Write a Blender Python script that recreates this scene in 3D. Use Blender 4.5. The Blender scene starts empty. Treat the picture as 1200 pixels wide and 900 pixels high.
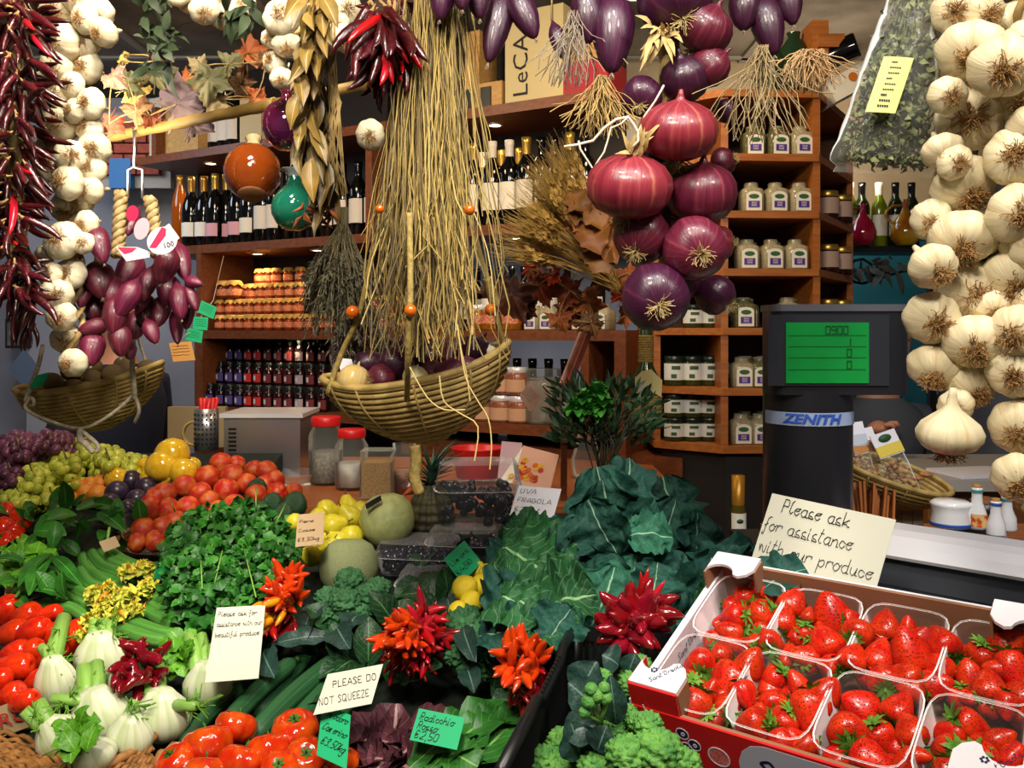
import bpy, math, random
from mathutils import Vector, Matrix, noise
pi = math.pi
RN = random.Random(11)
S = bpy.context.scene
COL = S.collection

# ---------------------------------------------------------------- camera, world, light
F, HY, CZ = 1040.0, 388.0, 1.6           # focal length and horizon in pixels of a 1200x900 frame, eye height
cd = bpy.data.cameras.new('camera'); cam = bpy.data.objects.new('camera', cd); COL.objects.link(cam)
cd.sensor_width = 36; cd.lens = 36 * F / 1200; cd.shift_y = -(450 - HY) / 1200; cd.clip_start = .02
cam.location = (0, 0, CZ); cam.rotation_euler = (pi / 2, 0, 0); S.camera = cam
S.view_settings.view_transform = 'Standard'; S.view_settings.look = 'None'
S.view_settings.exposure = 0.1; S.view_settings.gamma = 1; S.view_settings.use_curve_mapping = False
W = bpy.data.worlds.new('world'); S.world = W; W.use_nodes = True
W.node_tree.nodes['Background'].inputs[0].default_value = (1, .86, .72, 1)
W.node_tree.nodes['Background'].inputs[1].default_value = .10
def P(px, py, Y): return Vector(((px - 600) / F * Y, Y, CZ - (py - HY) / F * Y))
def aim(o, loc, tgt):
    o.location = loc; o.rotation_euler = (Vector(tgt) - Vector(loc)).to_track_quat('-Z', 'Y').to_euler()
def area(loc, tgt, size, power, col=(1, .86, .68)):
    l = bpy.data.lights.new('area_lamp', 'AREA'); l.shape = 'DISK'; l.size = size; l.energy = power; l.color = col
    o = bpy.data.objects.new('area_lamp', l); COL.objects.link(o); aim(o, loc, tgt); return o
def spot(loc, tgt, power, ang=60, rad=.04, col=(1, .82, .6), blend=.5):
    l = bpy.data.lights.new('spot_lamp', 'SPOT'); l.energy = power; l.spot_size = math.radians(ang); l.spot_blend = blend
    l.shadow_soft_size = rad; l.color = col
    o = bpy.data.objects.new('spot_lamp', l); COL.objects.link(o); aim(o, loc, tgt); return o
# street-side ceiling spots above the customer, aimed over the stall
area((-.3, -.1, 2.62), (-.1, 1.6, 1.0), .35, 29, (1, .9, .76))
area((.7, .2, 2.6), (.45, 1.0, 1.25), .25, 11, (1, .94, .86))
spot((-.35, 1.0, 2.6), (-.72, 1.5, 1.95), 42, 60, .05, (1, .86, .62))     # on the garlic and chilli ropes
spot((-.45, .9, 2.62), (-.8, 2.1, 1.1), 52, 60, .06, (1, .92, .8))       # on grapes and fruit
spot((-.15, .5, 2.62), (-.3, 1.6, 1.0), 42, 66, .08, (1, .92, .8))
spot((.75, .1, 2.62), (.52, 1.0, 1.9), 11, 60, .06, (1, .86, .66))        # on the near garlic braids
spot((.35, .4, 2.62), (.2, 1.15, 1.85), 10, 60, .06, (1, .8, .7))         # on the onion braid
spot((.2, .55, 2.62), (.12, 1.5, 1.1), 22, 50, .08, (.95, .97, 1))
spot((.9, .9, 2.62), (.8, 1.6, 1.2), 42, 55, .06, (.95, .97, 1))          # on the scale tray
area((.3, 2.3, 2.6), (.55, 3.0, 1.7), .3, 7, (1, .74, .45))              # on the jar cabinet
area((-.9, 2.4, 2.6), (-.7, 3.6, 1.6), .4, 9, (1, .76, .5))              # on the wall shelves
area((.9, 3.7, 2.4), (.9, 4.6, 1.5), .7, 10, (.75, .87, 1))
area((1.3, 3.5, 2.3), (1.3, 4.3, 2.7), .3, 7, (1, .84, .62))  # added fill to brighten the cream upper wall, not a real fitting
area((-.9, 1.7, 2.0), (-.9, 2.9, 2.9), .4, 5, (1, .88, .7))             # added warm fill with no fixture, lightens the ceiling
area((-2.0, 3.4, 2.5), (-1.9, 4.4, 1.4), .5, 7, (.75, .85, 1))

# ---------------------------------------------------------------- colours and materials
def C(h):
    h = h.lstrip('#'); c = [int(h[i:i + 2], 16) / 255 for i in (0, 2, 4)]
    return tuple(x / 12.92 if x <= .04045 else ((x + .055) / 1.055) ** 2.4 for x in c) + (1,)
def mat(name, col, rough=.5, col2=None, ns=20, uv=False, uvs=(1, 1), metal=0, spec=.5, bump=0, bs=60, coat=0, jit=0, sss=0,
        alpha=1, trans=0, emit=0, detail=3, lo=.35, hi=.65, ior=1.45, col3=None):
    m = bpy.data.materials.new(name); m.use_nodes = True
    N = m.node_tree.nodes; L = m.node_tree.links; b = N['Principled BSDF']
    def put(k, v):
        if k in b.inputs: b.inputs[k].default_value = v
    c = C(col); put('Base Color', c); put('Roughness', rough); put('Metallic', metal); put('Specular IOR Level', spec)
    put('Coat Weight', coat); put('Coat Roughness', .08); put('Alpha', alpha); put('Transmission Weight', trans); put('IOR', ior)
    if sss: put('Subsurface Weight', sss); put('Subsurface Scale', .01)
    if emit: put('Emission Color', c); put('Emission Strength', emit)
    tc = N.new('ShaderNodeTexCoord'); vec = tc.outputs['UV' if uv else 'Object']
    if uv and uvs != (1, 1):
        mp = N.new('ShaderNodeMapping'); mp.inputs['Scale'].default_value = (uvs[0], uvs[1], 1); L.new(vec, mp.inputs[0]); vec = mp.outputs[0]
    out = None
    if col2:
        n = N.new('ShaderNodeTexNoise'); n.inputs['Scale'].default_value = ns; n.inputs['Detail'].default_value = detail
        L.new(vec, n.inputs['Vector']); r = N.new('ShaderNodeValToRGB'); L.new(n.outputs['Fac'], r.inputs[0])
        r.color_ramp.elements[0].color = c; r.color_ramp.elements[0].position = lo
        r.color_ramp.elements[1].color = C(col2); r.color_ramp.elements[1].position = hi
        if col3: e = r.color_ramp.elements.new((lo + hi) / 2 + .04); e.color = C(col3)
        out = r.outputs[0]
    if jit:
        oi = N.new('ShaderNodeObjectInfo'); h = N.new('ShaderNodeHueSaturation'); mr = N.new('ShaderNodeMapRange')
        L.new(oi.outputs['Random'], mr.inputs[0]); mr.inputs[3].default_value = 1 - jit; mr.inputs[4].default_value = 1 + jit * .7
        L.new(mr.outputs[0], h.inputs['Value']); m2 = N.new('ShaderNodeMapRange'); L.new(oi.outputs['Random'], m2.inputs[0])
        m2.inputs[3].default_value = .5 + jit * .02; m2.inputs[4].default_value = .5 - jit * .012; L.new(m2.outputs[0], h.inputs['Hue'])
        if out: L.new(out, h.inputs['Color'])
        else: h.inputs['Color'].default_value = c
        out = h.outputs[0]
    if out: L.new(out, b.inputs['Base Color'])
    if bump:
        n = N.new('ShaderNodeTexNoise'); n.inputs['Scale'].default_value = bs; L.new(vec, n.inputs['Vector'])
        bp = N.new('ShaderNodeBump'); bp.inputs['Strength'].default_value = bump; bp.inputs['Distance'].default_value = .003
        L.new(n.outputs['Fac'], bp.inputs['Height']); L.new(bp.outputs[0], b.inputs['Normal'])
    return m
def wood(name, c1, c2, rough=.45, sc=(3, 40, 40), jit=0):
    m = mat(name, c1, rough, c2, 2.2, jit=jit, detail=6, lo=.3, hi=.7)
    N = m.node_tree.nodes; L = m.node_tree.links; mp = N.new('ShaderNodeMapping'); mp.inputs['Scale'].default_value = sc
    tc = [n for n in N if n.type == 'TEX_COORD'][0]; ns = [n for n in N if n.type == 'TEX_NOISE'][0]
    L.new(tc.outputs['Object'], mp.inputs[0]); L.new(mp.outputs[0], ns.inputs['Vector']); return m
def clear(name, tint='#ffffff', a=.12, rough=.05, gl=.35):
    """thin clear plastic or glass: see-through with a glossy film"""
    m = bpy.data.materials.new(name); m.use_nodes = True; N = m.node_tree.nodes; L = m.node_tree.links
    b = N['Principled BSDF']; b.inputs['Base Color'].default_value = C(tint); b.inputs['Roughness'].default_value = rough
    t = N.new('ShaderNodeBsdfTransparent'); mx = N.new('ShaderNodeMixShader'); lw = N.new('ShaderNodeLayerWeight'); lw.inputs[0].default_value = gl
    ad = N.new('ShaderNodeMath'); ad.operation = 'ADD'; ad.inputs[1].default_value = a; ad.use_clamp = True
    L.new(lw.outputs['Fresnel'], ad.inputs[0]); L.new(ad.outputs[0], mx.inputs[0]); L.new(t.outputs[0], mx.inputs[1]); L.new(b.outputs[0], mx.inputs[2])
    L.new(mx.outputs[0], N['Material Output'].inputs[0]); return m
def leafmat(name, col, vein, col2=None, rough=.45, veins=9, w=.06, jit=.2, bump=.5, bs=200, spec=.4, midw=.05, vs=.4):
    """leaf: pale midrib and side veins laid out in the leaf's own UV"""
    m = mat(name, col, rough, col2 or col, 30, jit=jit, spec=spec)
    N = m.node_tree.nodes; L = m.node_tree.links; b = N['Principled BSDF']
    src = b.inputs['Base Color'].links[0].from_socket
    tc = [n for n in N if n.type == 'TEX_COORD'][0]; sx = N.new('ShaderNodeSeparateXYZ'); L.new(tc.outputs['UV'], sx.inputs[0])
    def mth(op, a, c=None, v=None):
        n = N.new('ShaderNodeMath'); n.operation = op; L.new(a, n.inputs[0])
        if c is not None: L.new(c, n.inputs[1])
        if v is not None: n.inputs[1].default_value = v
        return n.outputs[0]
    au = mth('ABSOLUTE', mth('SUBTRACT', sx.outputs[0], v=.5))
    mid = mth('LESS_THAN', au, v=midw / 2)
    d = mth('SUBTRACT', sx.outputs[1], mth('MULTIPLY', au, v=.7)); fr = mth('FRACT', mth('MULTIPLY', d, v=veins))
    side = mth('LESS_THAN', mth('ABSOLUTE', mth('SUBTRACT', fr, v=.5)), v=w)
    side = mth('MULTIPLY', side, v=vs) if veins else mth('MULTIPLY', side, v=0)
    mx = N.new('ShaderNodeMix'); mx.data_type = 'RGBA'; L.new(mth('MAXIMUM', mid, side), mx.inputs[0]); L.new(src, mx.inputs[6]); mx.inputs[7].default_value = C(vein)
    L.new(mx.outputs[2], b.inputs['Base Color'])
    if bump:
        n = N.new('ShaderNodeTexVoronoi'); n.inputs['Scale'].default_value = bs; L.new(tc.outputs['Object'], n.inputs['Vector'])
        bp = N.new('ShaderNodeBump'); bp.inputs['Strength'].default_value = bump; bp.inputs['Distance'].default_value = .002
        L.new(n.outputs['Distance'], bp.inputs['Height']); L.new(bp.outputs[0], b.inputs['Normal'])
    return m

# ---------------------------------------------------------------- mesh building
class MB:
    def __init__(s): s.v = []; s.f = []; s.u = []
    def grid(s, fn, nu, nv, close=False):
        b = len(s.v); cols = nu if close else nu + 1
        for j in range(nv + 1):
            for i in range(cols): s.v.append(tuple(fn(i / nu, j / nv)))
        for j in range(nv):
            for i in range(nu):
                i2 = (i + 1) % cols
                s.f.append((b + j * cols + i, b + j * cols + i2, b + (j + 1) * cols + i2, b + (j + 1) * cols + i))
                s.u.append(((i / nu, j / nv), ((i + 1) / nu, j / nv), ((i + 1) / nu, (j + 1) / nv), (i / nu, (j + 1) / nv)))
        return s
    def lathe(s, prof, n=20, M=None, fn=None):
        """prof: [(radius, z)]; fn(angle, v, r) changes the radius"""
        M = M or Matrix()
        k = len(prof) - 1
        def g(u, v):
            r, z = prof[round(v * k)]; a = u * 2 * pi
            if fn: r = fn(a, v, r)
            return M @ Vector((r * math.cos(a), r * math.sin(a), z))
        return s.grid(g, n, k, True)
    def tube(s, pts, rad, n=6, cap=True):
        pts = [Vector(p) for p in pts]; k = len(pts) - 1
        rf = rad if callable(rad) else (lambda t: rad)
        fr = []; up = None
        for i, p in enumerate(pts):
            t = (pts[min(i + 1, k)] - pts[max(i - 1, 0)])
            t = t.normalized() if t.length > 1e-9 else Vector((0, 0, 1))
            if up is None: up = t.orthogonal().normalized()
            up = (up - t * up.dot(t)); up = up.normalized() if up.length > 1e-6 else t.orthogonal().normalized()
            fr.append((up.copy(), t.cross(up)))
        def g(u, v):
            i = round(v * k); a = u * 2 * pi; r = rf(v)
            return pts[i] + (fr[i][0] * math.cos(a) + fr[i][1] * math.sin(a)) * r
        b = len(s.v); s.grid(g, n, k, True)
        if cap:
            s.f.append(tuple(b + i for i in range(n))[::-1]); s.u.append(tuple((0, 0) for _ in range(n)))
            e = b + k * n; s.f.append(tuple(e + i for i in range(n))); s.u.append(tuple((0, 1) for _ in range(n)))
        return s
    def box(s, c, d, M=None, bev=0):
        M = M or Matrix(); c = Vector(c); x, y, z = d[0] / 2, d[1] / 2, d[2] / 2; b = len(s.v)
        for sx, sy, sz in ((-1, -1, -1), (1, -1, -1), (1, 1, -1), (-1, 1, -1), (-1, -1, 1), (1, -1, 1), (1, 1, 1), (-1, 1, 1)):
            s.v.append(tuple(M @ (c + Vector((sx * x, sy * y, sz * z)))))
        for q in ((0, 3, 2, 1), (4, 5, 6, 7), (0, 1, 5, 4), (1, 2, 6, 5), (2, 3, 7, 6), (3, 0, 4, 7)):
            s.f.append(tuple(b + i for i in q)); s.u.append(((0, 0), (1, 0), (1, 1), (0, 1)))
        return s
    def bar(s, a, b, w, h, up=(0, 0, 1)):
        a = Vector(a); b = Vector(b); x = (b - a); l = x.length; x.normalize(); y = Vector(up).cross(x).normalized(); z = x.cross(y)
        M = Matrix((x, y, z)).transposed().to_4x4(); M.translation = (a + b) / 2
        return s.box((0, 0, 0), (l, w, h), M)
    def poly(s, pts, th, nrm):
        """flat outline given a real thickness"""
        n = Vector(nrm).normalized() * th; b = len(s.v); k = len(pts)
        for p in pts: s.v.append(tuple(Vector(p)))
        for p in pts: s.v.append(tuple(Vector(p) - n))
        s.f.append(tuple(b + i for i in range(k))); s.u.append(tuple((0, 0) for _ in range(k)))
        s.f.append(tuple(b + k + i for i in range(k))[::-1]); s.u.append(tuple((0, 0) for _ in range(k)))
        for i in range(k):
            j = (i + 1) % k; s.f.append((b + i, b + k + i, b + k + j, b + j)); s.u.append(((0, 0),) * 4)
        return s
    def ball(s, c, r, nu=12, nv=8, sc=(1, 1, 1), M=None):
        c = Vector(c); M = M or Matrix()
        def g(u, v):
            a = u * 2 * pi; b = (v - .5) * pi * .995
            return M @ (c + Vector((math.cos(a) * math.cos(b) * r * sc[0], math.sin(a) * math.cos(b) * r * sc[1], math.sin(b) * r * sc[2])))
        return s.grid(g, nu, nv, True)
    def leaf(s, A, B, w, nrm, curl=.15, cup=.15, wav=0, nu=4, nv=7, shape='oval', fr=0, seed=0, twist=0, crk=0):
        """leaf blade from A (stalk end) to B (tip), facing nrm"""
        A = Vector(A); B = Vector(B); y = B - A; L = y.length; y.normalize(); x = y.cross(Vector(nrm)); x = x.normalized() if x.length > 1e-6 else y.orthogonal().normalized(); z = x.cross(y)
        def wd(v):
            if shape == 'oval': return math.sin(pi * min(1, v * .97 + .015)) ** .75
            if shape == 'lance': return math.sin(pi * v ** .8) ** 1.1
            if shape == 'round': return (math.sin(pi * (v * .93 + .05))) ** .45
            if shape == 'tongue': return min(1, v * 3 + .15) * (1 - max(0, v - .75) ** 2 * 12) ** .5 if v < .999 else .25
            return 1 - v
        def g(u, v):
            k = (u - .5) * 2; ww = w / 2 * wd(v)
            if fr: ww *= 1 + fr * noise.noise(Vector((v * 9 + seed, k * 2, seed * 1.3)))
            wv = wav * L * (abs(k) ** 1.5) * math.sin(v * 17 + seed * 3 + (1.3 if k > 0 else 0)) if wav else 0
            wv += wav * L * .5 * noise.noise(Vector((u * 4 + seed, v * 6, seed))) if wav else 0
            if crk: wv += crk * (noise.noise(Vector((u * w * 55 + seed, v * L * 55, 1))) + .6 * abs(noise.noise(Vector((u * w * 110, v * L * 110 + seed, 4))))) * wd(v) ** .5
            zz = z * (curl * L * (math.sin(pi * v * .9) if curl > 0 else v * v) + cup * ww * k * k + wv)
            xx = x * k * ww
            if twist: xx.rotate(Matrix.Rotation(twist * v, 3, y))
            return A + y * L * v + xx + zz
        return s.grid(g, nu, nv)
    def mesh(s, name, m, smooth=True):
        me = bpy.data.meshes.new(name); me.from_pydata(s.v, [], s.f)
        uv = me.uv_layers.new(name='UVMap'); flat = [c for q in s.u for t in q for c in t]
        uv.data.foreach_set('uv', flat)
        me.polygons.foreach_set('use_smooth', [smooth] * len(me.polygons))
        if m: me.materials.append(m)
        me.update(); return me
    def build(s, name, m, parent=None, smooth=True, link=True, loc=None):
        o = bpy.data.objects.new(name, s.mesh(name, m, smooth))
        if loc is not None:      # vertices were given in world space: bring them round the origin
            L = Vector(loc); o.data.transform(Matrix.Translation(-L)); o.location = L
        if parent:
            o.parent = parent
        if link and not (parent and parent.get('_proto')): COL.objects.link(o)
        if parent and parent.get('_proto'): o['_proto'] = 1
        return o
    def centre(s):
        n = len(s.v); return Vector((sum(v[0] for v in s.v) / n, sum(v[1] for v in s.v) / n, sum(v[2] for v in s.v) / n))
def wm(o):
    m = o.matrix_basis.copy()
    while o.parent: o = o.parent; m = o.matrix_basis @ m
    return m
def wpart(mb, name, m, parent, smooth=True):
    """part whose shape was given in world space"""
    o = bpy.data.objects.new(name, mb.mesh(name, m, smooth)); o.data.transform(wm(parent).inverted()); o.parent = parent
    COL.objects.link(o); return o
def tag(o, label, cat, group=None, kind=None):
    if label: o['label'] = label; o['category'] = cat
    if group: o['group'] = group
    if kind: o['kind'] = kind
    return o
def thing(name, label, cat, loc=(0, 0, 0), group=None, M=None, proto=False):
    o = bpy.data.objects.new(name, None)
    if M is not None: o.matrix_basis = M
    else: o.location = loc
    if proto: o['_proto'] = 1
    else: COL.objects.link(o)
    o.empty_display_size = .02
    return tag(o, label, cat, group)
def struct(mb, name, m, smooth=False):
    o = mb.build(name, m, smooth=smooth); o['kind'] = 'structure'; return o
KIDS = {}
def kids(o):
    k = o.get('_k')
    if k is None or k not in KIDS: 
        o['_k'] = k = 'k%d' % len(KIDS); KIDS[k] = [c for c in bpy.data.objects if c.parent == o]
    return KIDS[k]
def copy_tree(o, parent=None):
    c = o.copy(); c.parent = parent; COL.objects.link(c)
    for key in ('_proto', '_k'):
        if key in c: del c[key]
    for ch in kids(o): copy_tree(ch, c)
    return c
def place(proto, M, label=None, cat=None, group=None, parent=None):
    c = copy_tree(proto, parent); c.matrix_basis = M
    if label: tag(c, label, cat, group)
    return c
def frame(loc, z=(0, 0, 1), x=(1, 0, 0), s=1):
    z = Vector(z).normalized(); x = Vector(x); x = x - z * x.dot(z)
    x = x.normalized() if x.length > 1e-5 else z.orthogonal().normalized(); y = z.cross(x)
    M = Matrix((x, y, z)).transposed().to_4x4()
    sc = s if isinstance(s, (tuple, list)) else (s, s, s)
    M = M @ Matrix.Diagonal((*sc, 1)); M.translation = Vector(loc); return M
def rnd(a, b): return RN.uniform(a, b)
def rdir(up=0):
    while True:
        v = Vector((rnd(-1, 1), rnd(-1, 1), rnd(-1, 1)))
        if .1 < v.length < 1: 
            v.normalize(); v.z += up; return v.normalized()
TOCAM = Vector((0, -1, 0))
ORD = ['first', 'second', 'third', 'fourth', 'fifth', 'sixth', 'seventh', 'eighth', 'ninth', 'tenth', 'eleventh', 'twelfth', 'thirteenth', 'fourteenth',
       'fifteenth', 'sixteenth', 'seventeenth', 'eighteenth', 'nineteenth', 'twentieth', 'twenty-first', 'twenty-second', 'twenty-third', 'twenty-fourth',
       'twenty-fifth', 'twenty-sixth', 'twenty-seventh', 'twenty-eighth', 'twenty-ninth', 'thirtieth', 'thirty-first', 'thirty-second', 'thirty-third', 'thirty-fourth', 'thirty-fifth', 'thirty-sixth']
def pix(v): return 600 + F * v.x / v.y, HY - F * (v.z - CZ) / v.y
# ---- writing
def smooth_path(pts, k=3):
    if len(pts) < 3: return pts
    out = []
    for i in range(len(pts) - 1):
        p0 = pts[max(i - 1, 0)]; p1 = pts[i]; p2 = pts[i + 1]; p3 = pts[min(i + 2, len(pts) - 1)]
        for j in range(k):
            t = j / k
            out.append(tuple(.5 * ((2 * b) + (c - a) * t + (2 * a - 5 * b + 4 * c - d) * t * t + (-a + 3 * b - 3 * c + d) * t ** 3) for a, b, c, d in zip(p0, p1, p2, p3)))
    out.append(pts[-1]); return out
# glyph strokes: digits pairs x,y on a small grid (baseline y=3, x-height 6, ascender 9), strokes separated by a space; 'a'=10
GL = {
 'a': (3.6, '3616050413233436 363343'), 'b': (3.4, '0903 05263435241303'), 'c': (3, '3516050413 1323 2334'), 'd': (3.8, '3616050413233436 3933 3343'), 'e': (3.2, '0525363616050413 1323 2334'),
 'f': (2.6, '392918 1811 1101 0102 0526'), 'g': (3.6, '36160504132336 363130 301001'), 'h': (3.6, '0903 05263533 3343'), 'i': (1.6, '0603 0313 0808 0708'), 'j': (2, '161100 1818'),
 'k': (3.2, '0903 36042433 3343'), 'l': (2, '1908 0804 0413 1324'), 'm': (5, '0603 05161514 1413 15262524 2423 3323'), 'n': (3.6, '0603 05263533 3343'), 'o': (3.6, '1605041323343526 2616 2635 3546'),
 'p': (3.6, '0600 05263534231304'), 'q': (3.5, '36160504132336 3630'), 'r': (3, '0603 05162636 3635'), 's': (3, '2616051424331304 1303'), 't': (2.4, '1904 0413 1323 0727'), 'u': (3.6, '0604132336 3633 3343'),
 'v': (3, '061336'), 'w': (4.6, '06131625334346'), 'x': (3, '0633 3603'), 'y': (3.4, '0604132336 3630 301000'), 'z': (3, '06360333'),
 'A': (4, '032943 1535'), 'B': (3.8, '0903 09293736060603 063635331303'), 'C': (3.8, '3819080413 132334'), 'D': (4, '0903 092938342303'), 'E': (3.2, '390903 0333 0626'), 'F': (3.2, '390903 0626'),
 'G': (4, '381908041323343625'), 'H': (4, '0903 3933 0636'), 'I': (1.6, '0903'), 'K': (3.8, '0903 390633'), 'L': (3.2, '09030333'), 'M': (4.8, '0309254943'), 'N': (4, '03093339'), 'O': (4.2, '1908041323343819 1929 2938'),
 'P': (3.8, '0903 092938362606'), 'Q': (4.4, '1908041323343829 2919 2542'), 'R': (3.8, '0903 092938362606 1633'), 'S': (3.6, '3829190817262534231303'), 'T': (3.6, '2923 0949'), 'U': (4, '090413233439'), 'V': (4, '092349'),
 'W': (5, '0913263349'), 'Z': (3.6, '09390333'), '0': (3.4, '1908041323343829 2919'), '1': (2.2, '071913'), '2': (3.4, '08192938360333'), '3': (3.4, '0829381626342303'), '4': (3.4, '29054555 3633'), '5': (3.4, '3909062635342303'),
 '8': (3.4, '1908360413233507 2919 2938'), '9': (3.4, '38190716263833'), ',': (1.8, '1311'), '.': (1.8, '0313'), '/': (3, '0339'), "'": (1.4, '1918'), '€': (3.8, '38190804132334 0626 0525'), '-': (3, '0525'), ' ': (2.6, '')}
def script_mb(text, size, wgt=.05, slant=.15, jitter=.25, seed=1, mb=None, ox=0, oy=0, z=0, italic_gap=.9):
    rn = random.Random(seed); mb = mb or MB(); x = 0; sc = size / 6
    for ch in text:
        w, st = GL.get(ch, GL[' ']); dy = rn.uniform(-.3, .3) * jitter
        for k in st.split():
            pts = [(int(k[i]), int(k[i + 1]) - 3) for i in range(0, len(k) - 1, 2)]
            pts = [(a + rn.uniform(-.5, .5) * jitter, b + rn.uniform(-.5, .5) * jitter + dy) for a, b in pts]
            sm = smooth_path(pts)
            q = [Vector(((a + x + b * slant) * sc + ox, b * sc + oy, z)) for a, b in sm]
            for i in range(len(q) - 1):
                d = q[i + 1] - q[i]
                if d.length < 1e-7: continue
                d.normalize(); n = Vector((-d.y, d.x, 0)) * size * wgt; e = d * size * wgt * .6
                mb.poly([q[i] - n - e, q[i + 1] - n + e, q[i + 1] + n + e, q[i] + n - e], .0003, (0, 0, 1))
        x += w + italic_gap
    return mb, x * sc
def write(lines, w, size, m, parent, ox, oy, gap, name='handwriting', wgt=.05, slant=.15, jitter=.3, fit=True, seed=3, z=.0012):
    """lines of handwriting on a card lying in its parent's XY plane; w is the width the longest line takes"""
    mb = MB(); sc = 1
    if fit:
        sc = w / max(script_mb(t, size)[1] for t in lines)
    for i, t in enumerate(lines):
        tmp, _ = script_mb(t, size, wgt, slant, jitter, seed + i)
        b = len(mb.v); mb.v += [(x * sc + ox, y + oy - i * gap, z) for x, y, _z in [(a, c, d) for a, c, d in tmp.v]]
        # keep the thickness
        mb.v[b:] = [(x, y, z + tmp.v[j][2]) for j, (x, y, _q) in enumerate(mb.v[b:])]
        mb.f += [tuple(b + q for q in f) for f in tmp.f]; mb.u += tmp.u
    return mb.build(name, m, parent, smooth=False)
def print_text(s, size, m, parent, M, name='lettering', shear=0, ext=.0004, wx=1, bold=0):
    cu = bpy.data.curves.new('t', 'FONT'); cu.body = s; cu.size = size; cu.extrude = ext; cu.offset = bold; cu.shear = shear; cu.align_x = 'CENTER'; cu.align_y = 'CENTER'; cu.resolution_u = 2
    t = bpy.data.objects.new('t', cu); me = bpy.data.meshes.new_from_object(t); bpy.data.objects.remove(t)
    me.transform(Matrix.Diagonal((wx, 1, 1, 1))); me.name = name; me.materials.clear(); me.materials.append(m)
    o = bpy.data.objects.new(name, me); o.parent = parent; o.matrix_basis = M
    if parent and parent.get('_proto'): o['_proto'] = 1
    else: COL.objects.link(o)
    return o
# ---------------------------------------------------------------- shared materials
m_shelf = wood('shelf wood', '#7a4424', '#5e2f16')
m_shelfr = wood('honey wood', '#a8652a', '#8a4c1a')
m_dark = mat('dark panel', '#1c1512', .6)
m_black = mat('black plastic', '#141416', .35)
m_ink = mat('ink', '#1b1a1c', .6)
m_card = mat('cream card', '#cfcdb9', .7)
m_green = mat('green card', '#12a56a', .6)
m_greencard2 = mat('deep green card', '#0d8a55', .6)
m_paper = mat('white paper', '#dedbe2', .7)
m_kraft = mat('brown card', '#b59a78', .7)
m_counterw = wood('counter wood', '#b06a3c', '#8e4f2a', .35)
m_glass = clear('clear glass', '#dfe6df', .06, .05, .2)
m_clear = clear('clear plastic', '#f2f2f4', .03, .06, .12)
m_cello = clear('cellophane', '#e8ece6', .045, .08, .13)
m_steel = mat('brushed steel', '#b9b9bd', .28, metal=.9)
m_chrome = mat('bright steel', '#e8e6ea', .25, metal=.35)
m_rim = clear('plastic rim', '#ffffff', .1, .05, .3)
m_red = mat('red lid', '#c41a1e', .35)
m_gold = mat('gold foil', '#c9a24a', .3, metal=.8)
m_white = mat('white glaze', '#e2e2e4', .15, coat=.5)
m_blue = mat('blue print', '#2b4fa8', .4)
m_purple = mat('violet print', '#4a2d8c', .5)
m_wine = mat('dark bottle glass', '#08090a', .08, spec=.7)
m_label = mat('paper label', '#d8cfc4', .7)
m_cord = mat('twisted cord', '#b9ad98', .8, '#8d8270', 300, bump=.5, bs=400)
m_stem = mat('dry stem', '#b79a62', .8, '#8e7645', 60)
m_root = mat('dry roots', '#b98e54', .85, '#7c5a30', 60)

# ---------------------------------------------------------------- the room
m_wall = mat('cool plaster', '#9a9ba6', .8, '#8c8e9a', 3)
m_cream = mat('cream plaster', '#a08a6c', .8, '#94805f', 4)
m_ceil = mat('ceiling panel', '#80766a', .8, '#544c42', 4)
struct(MB().box((0, 2.5, -.05), (7, 7, .1)), 'floor', wood('floor boards', '#4a3626', '#3a2a1e', .5))
struct(MB().box((0, 5.05, 1.4), (7, .1, 2.8)), 'wall_back', m_wall)
struct(MB().box((-3.05, 2.5, 1.4), (.1, 5, 2.8)), 'wall_left', m_wall)
struct(MB().box((3.05, 2.5, 1.4), (.1, 5, 2.8)), 'wall_right', m_wall)
mb = MB().box((0, 2.5, 2.95), (7, 7, .1)); struct(mb, 'ceiling', m_ceil)
m_strip = mat('ceiling strip', '#8f887c', .6)
mb = MB()
for x in (-2.4, -1.7, -1.0, -.3, .4, 1.1): mb.box((x, 3.2, 2.893), (.03, 3.6, .012))
for y in (1.6, 2.6, 3.3, 4.2): mb.box((-.6, y, 2.8925), (4, .03, .011))
struct(mb, 'trim_1', m_strip)
# stub walls behind the shelves
struct(MB().box((-2.05, 4.6, 1.4), (.9, .06, 2.8)), 'wall_corner', m_wall)
# upper cream wall above the cabinet
struct(MB().box((1.35, 4.3, 2.5), (1.9, .06, .8)), 'wall_upper', m_cream)
# teal door behind on both sides
t = MB().box((1.78, 4.35, 1.02), (.62, .05, 2.04)).build('door_1', mat('teal door', '#11515a', .5), smooth=False); t['kind'] = 'structure'
MB().ball((1.55, 4.29, 1.0), .03).build('door_handle', m_steel, t)
# brick pier and blue panel behind the garlic rope
m_brick = mat('brick', '#8a3a2a', .8, '#a04a34', 40)
mb = MB()
bo = P(146, 175, 4.2)
for r in range(5):
    for c in range(3): mb.box((bo.x - .1 + c * .11 + (r % 2) * .05, 4.2, bo.z - .1 + r * .05), (.1, .05, .042))
struct(mb, 'wall_brick', m_brick)
struct(MB().box((bo.x, 4.24, bo.z), (.42, .04, .36)), 'wall_mortar', mat('mortar', '#9a948c', .9))
o = MB().box(P(143, 204, 4.195), (.1, .05, .14)).build('box_file', mat('blue board', '#1464a0', .5), smooth=False)
tag(o, 'blue box file against the bricks behind the garlic rope', 'box')
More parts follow.
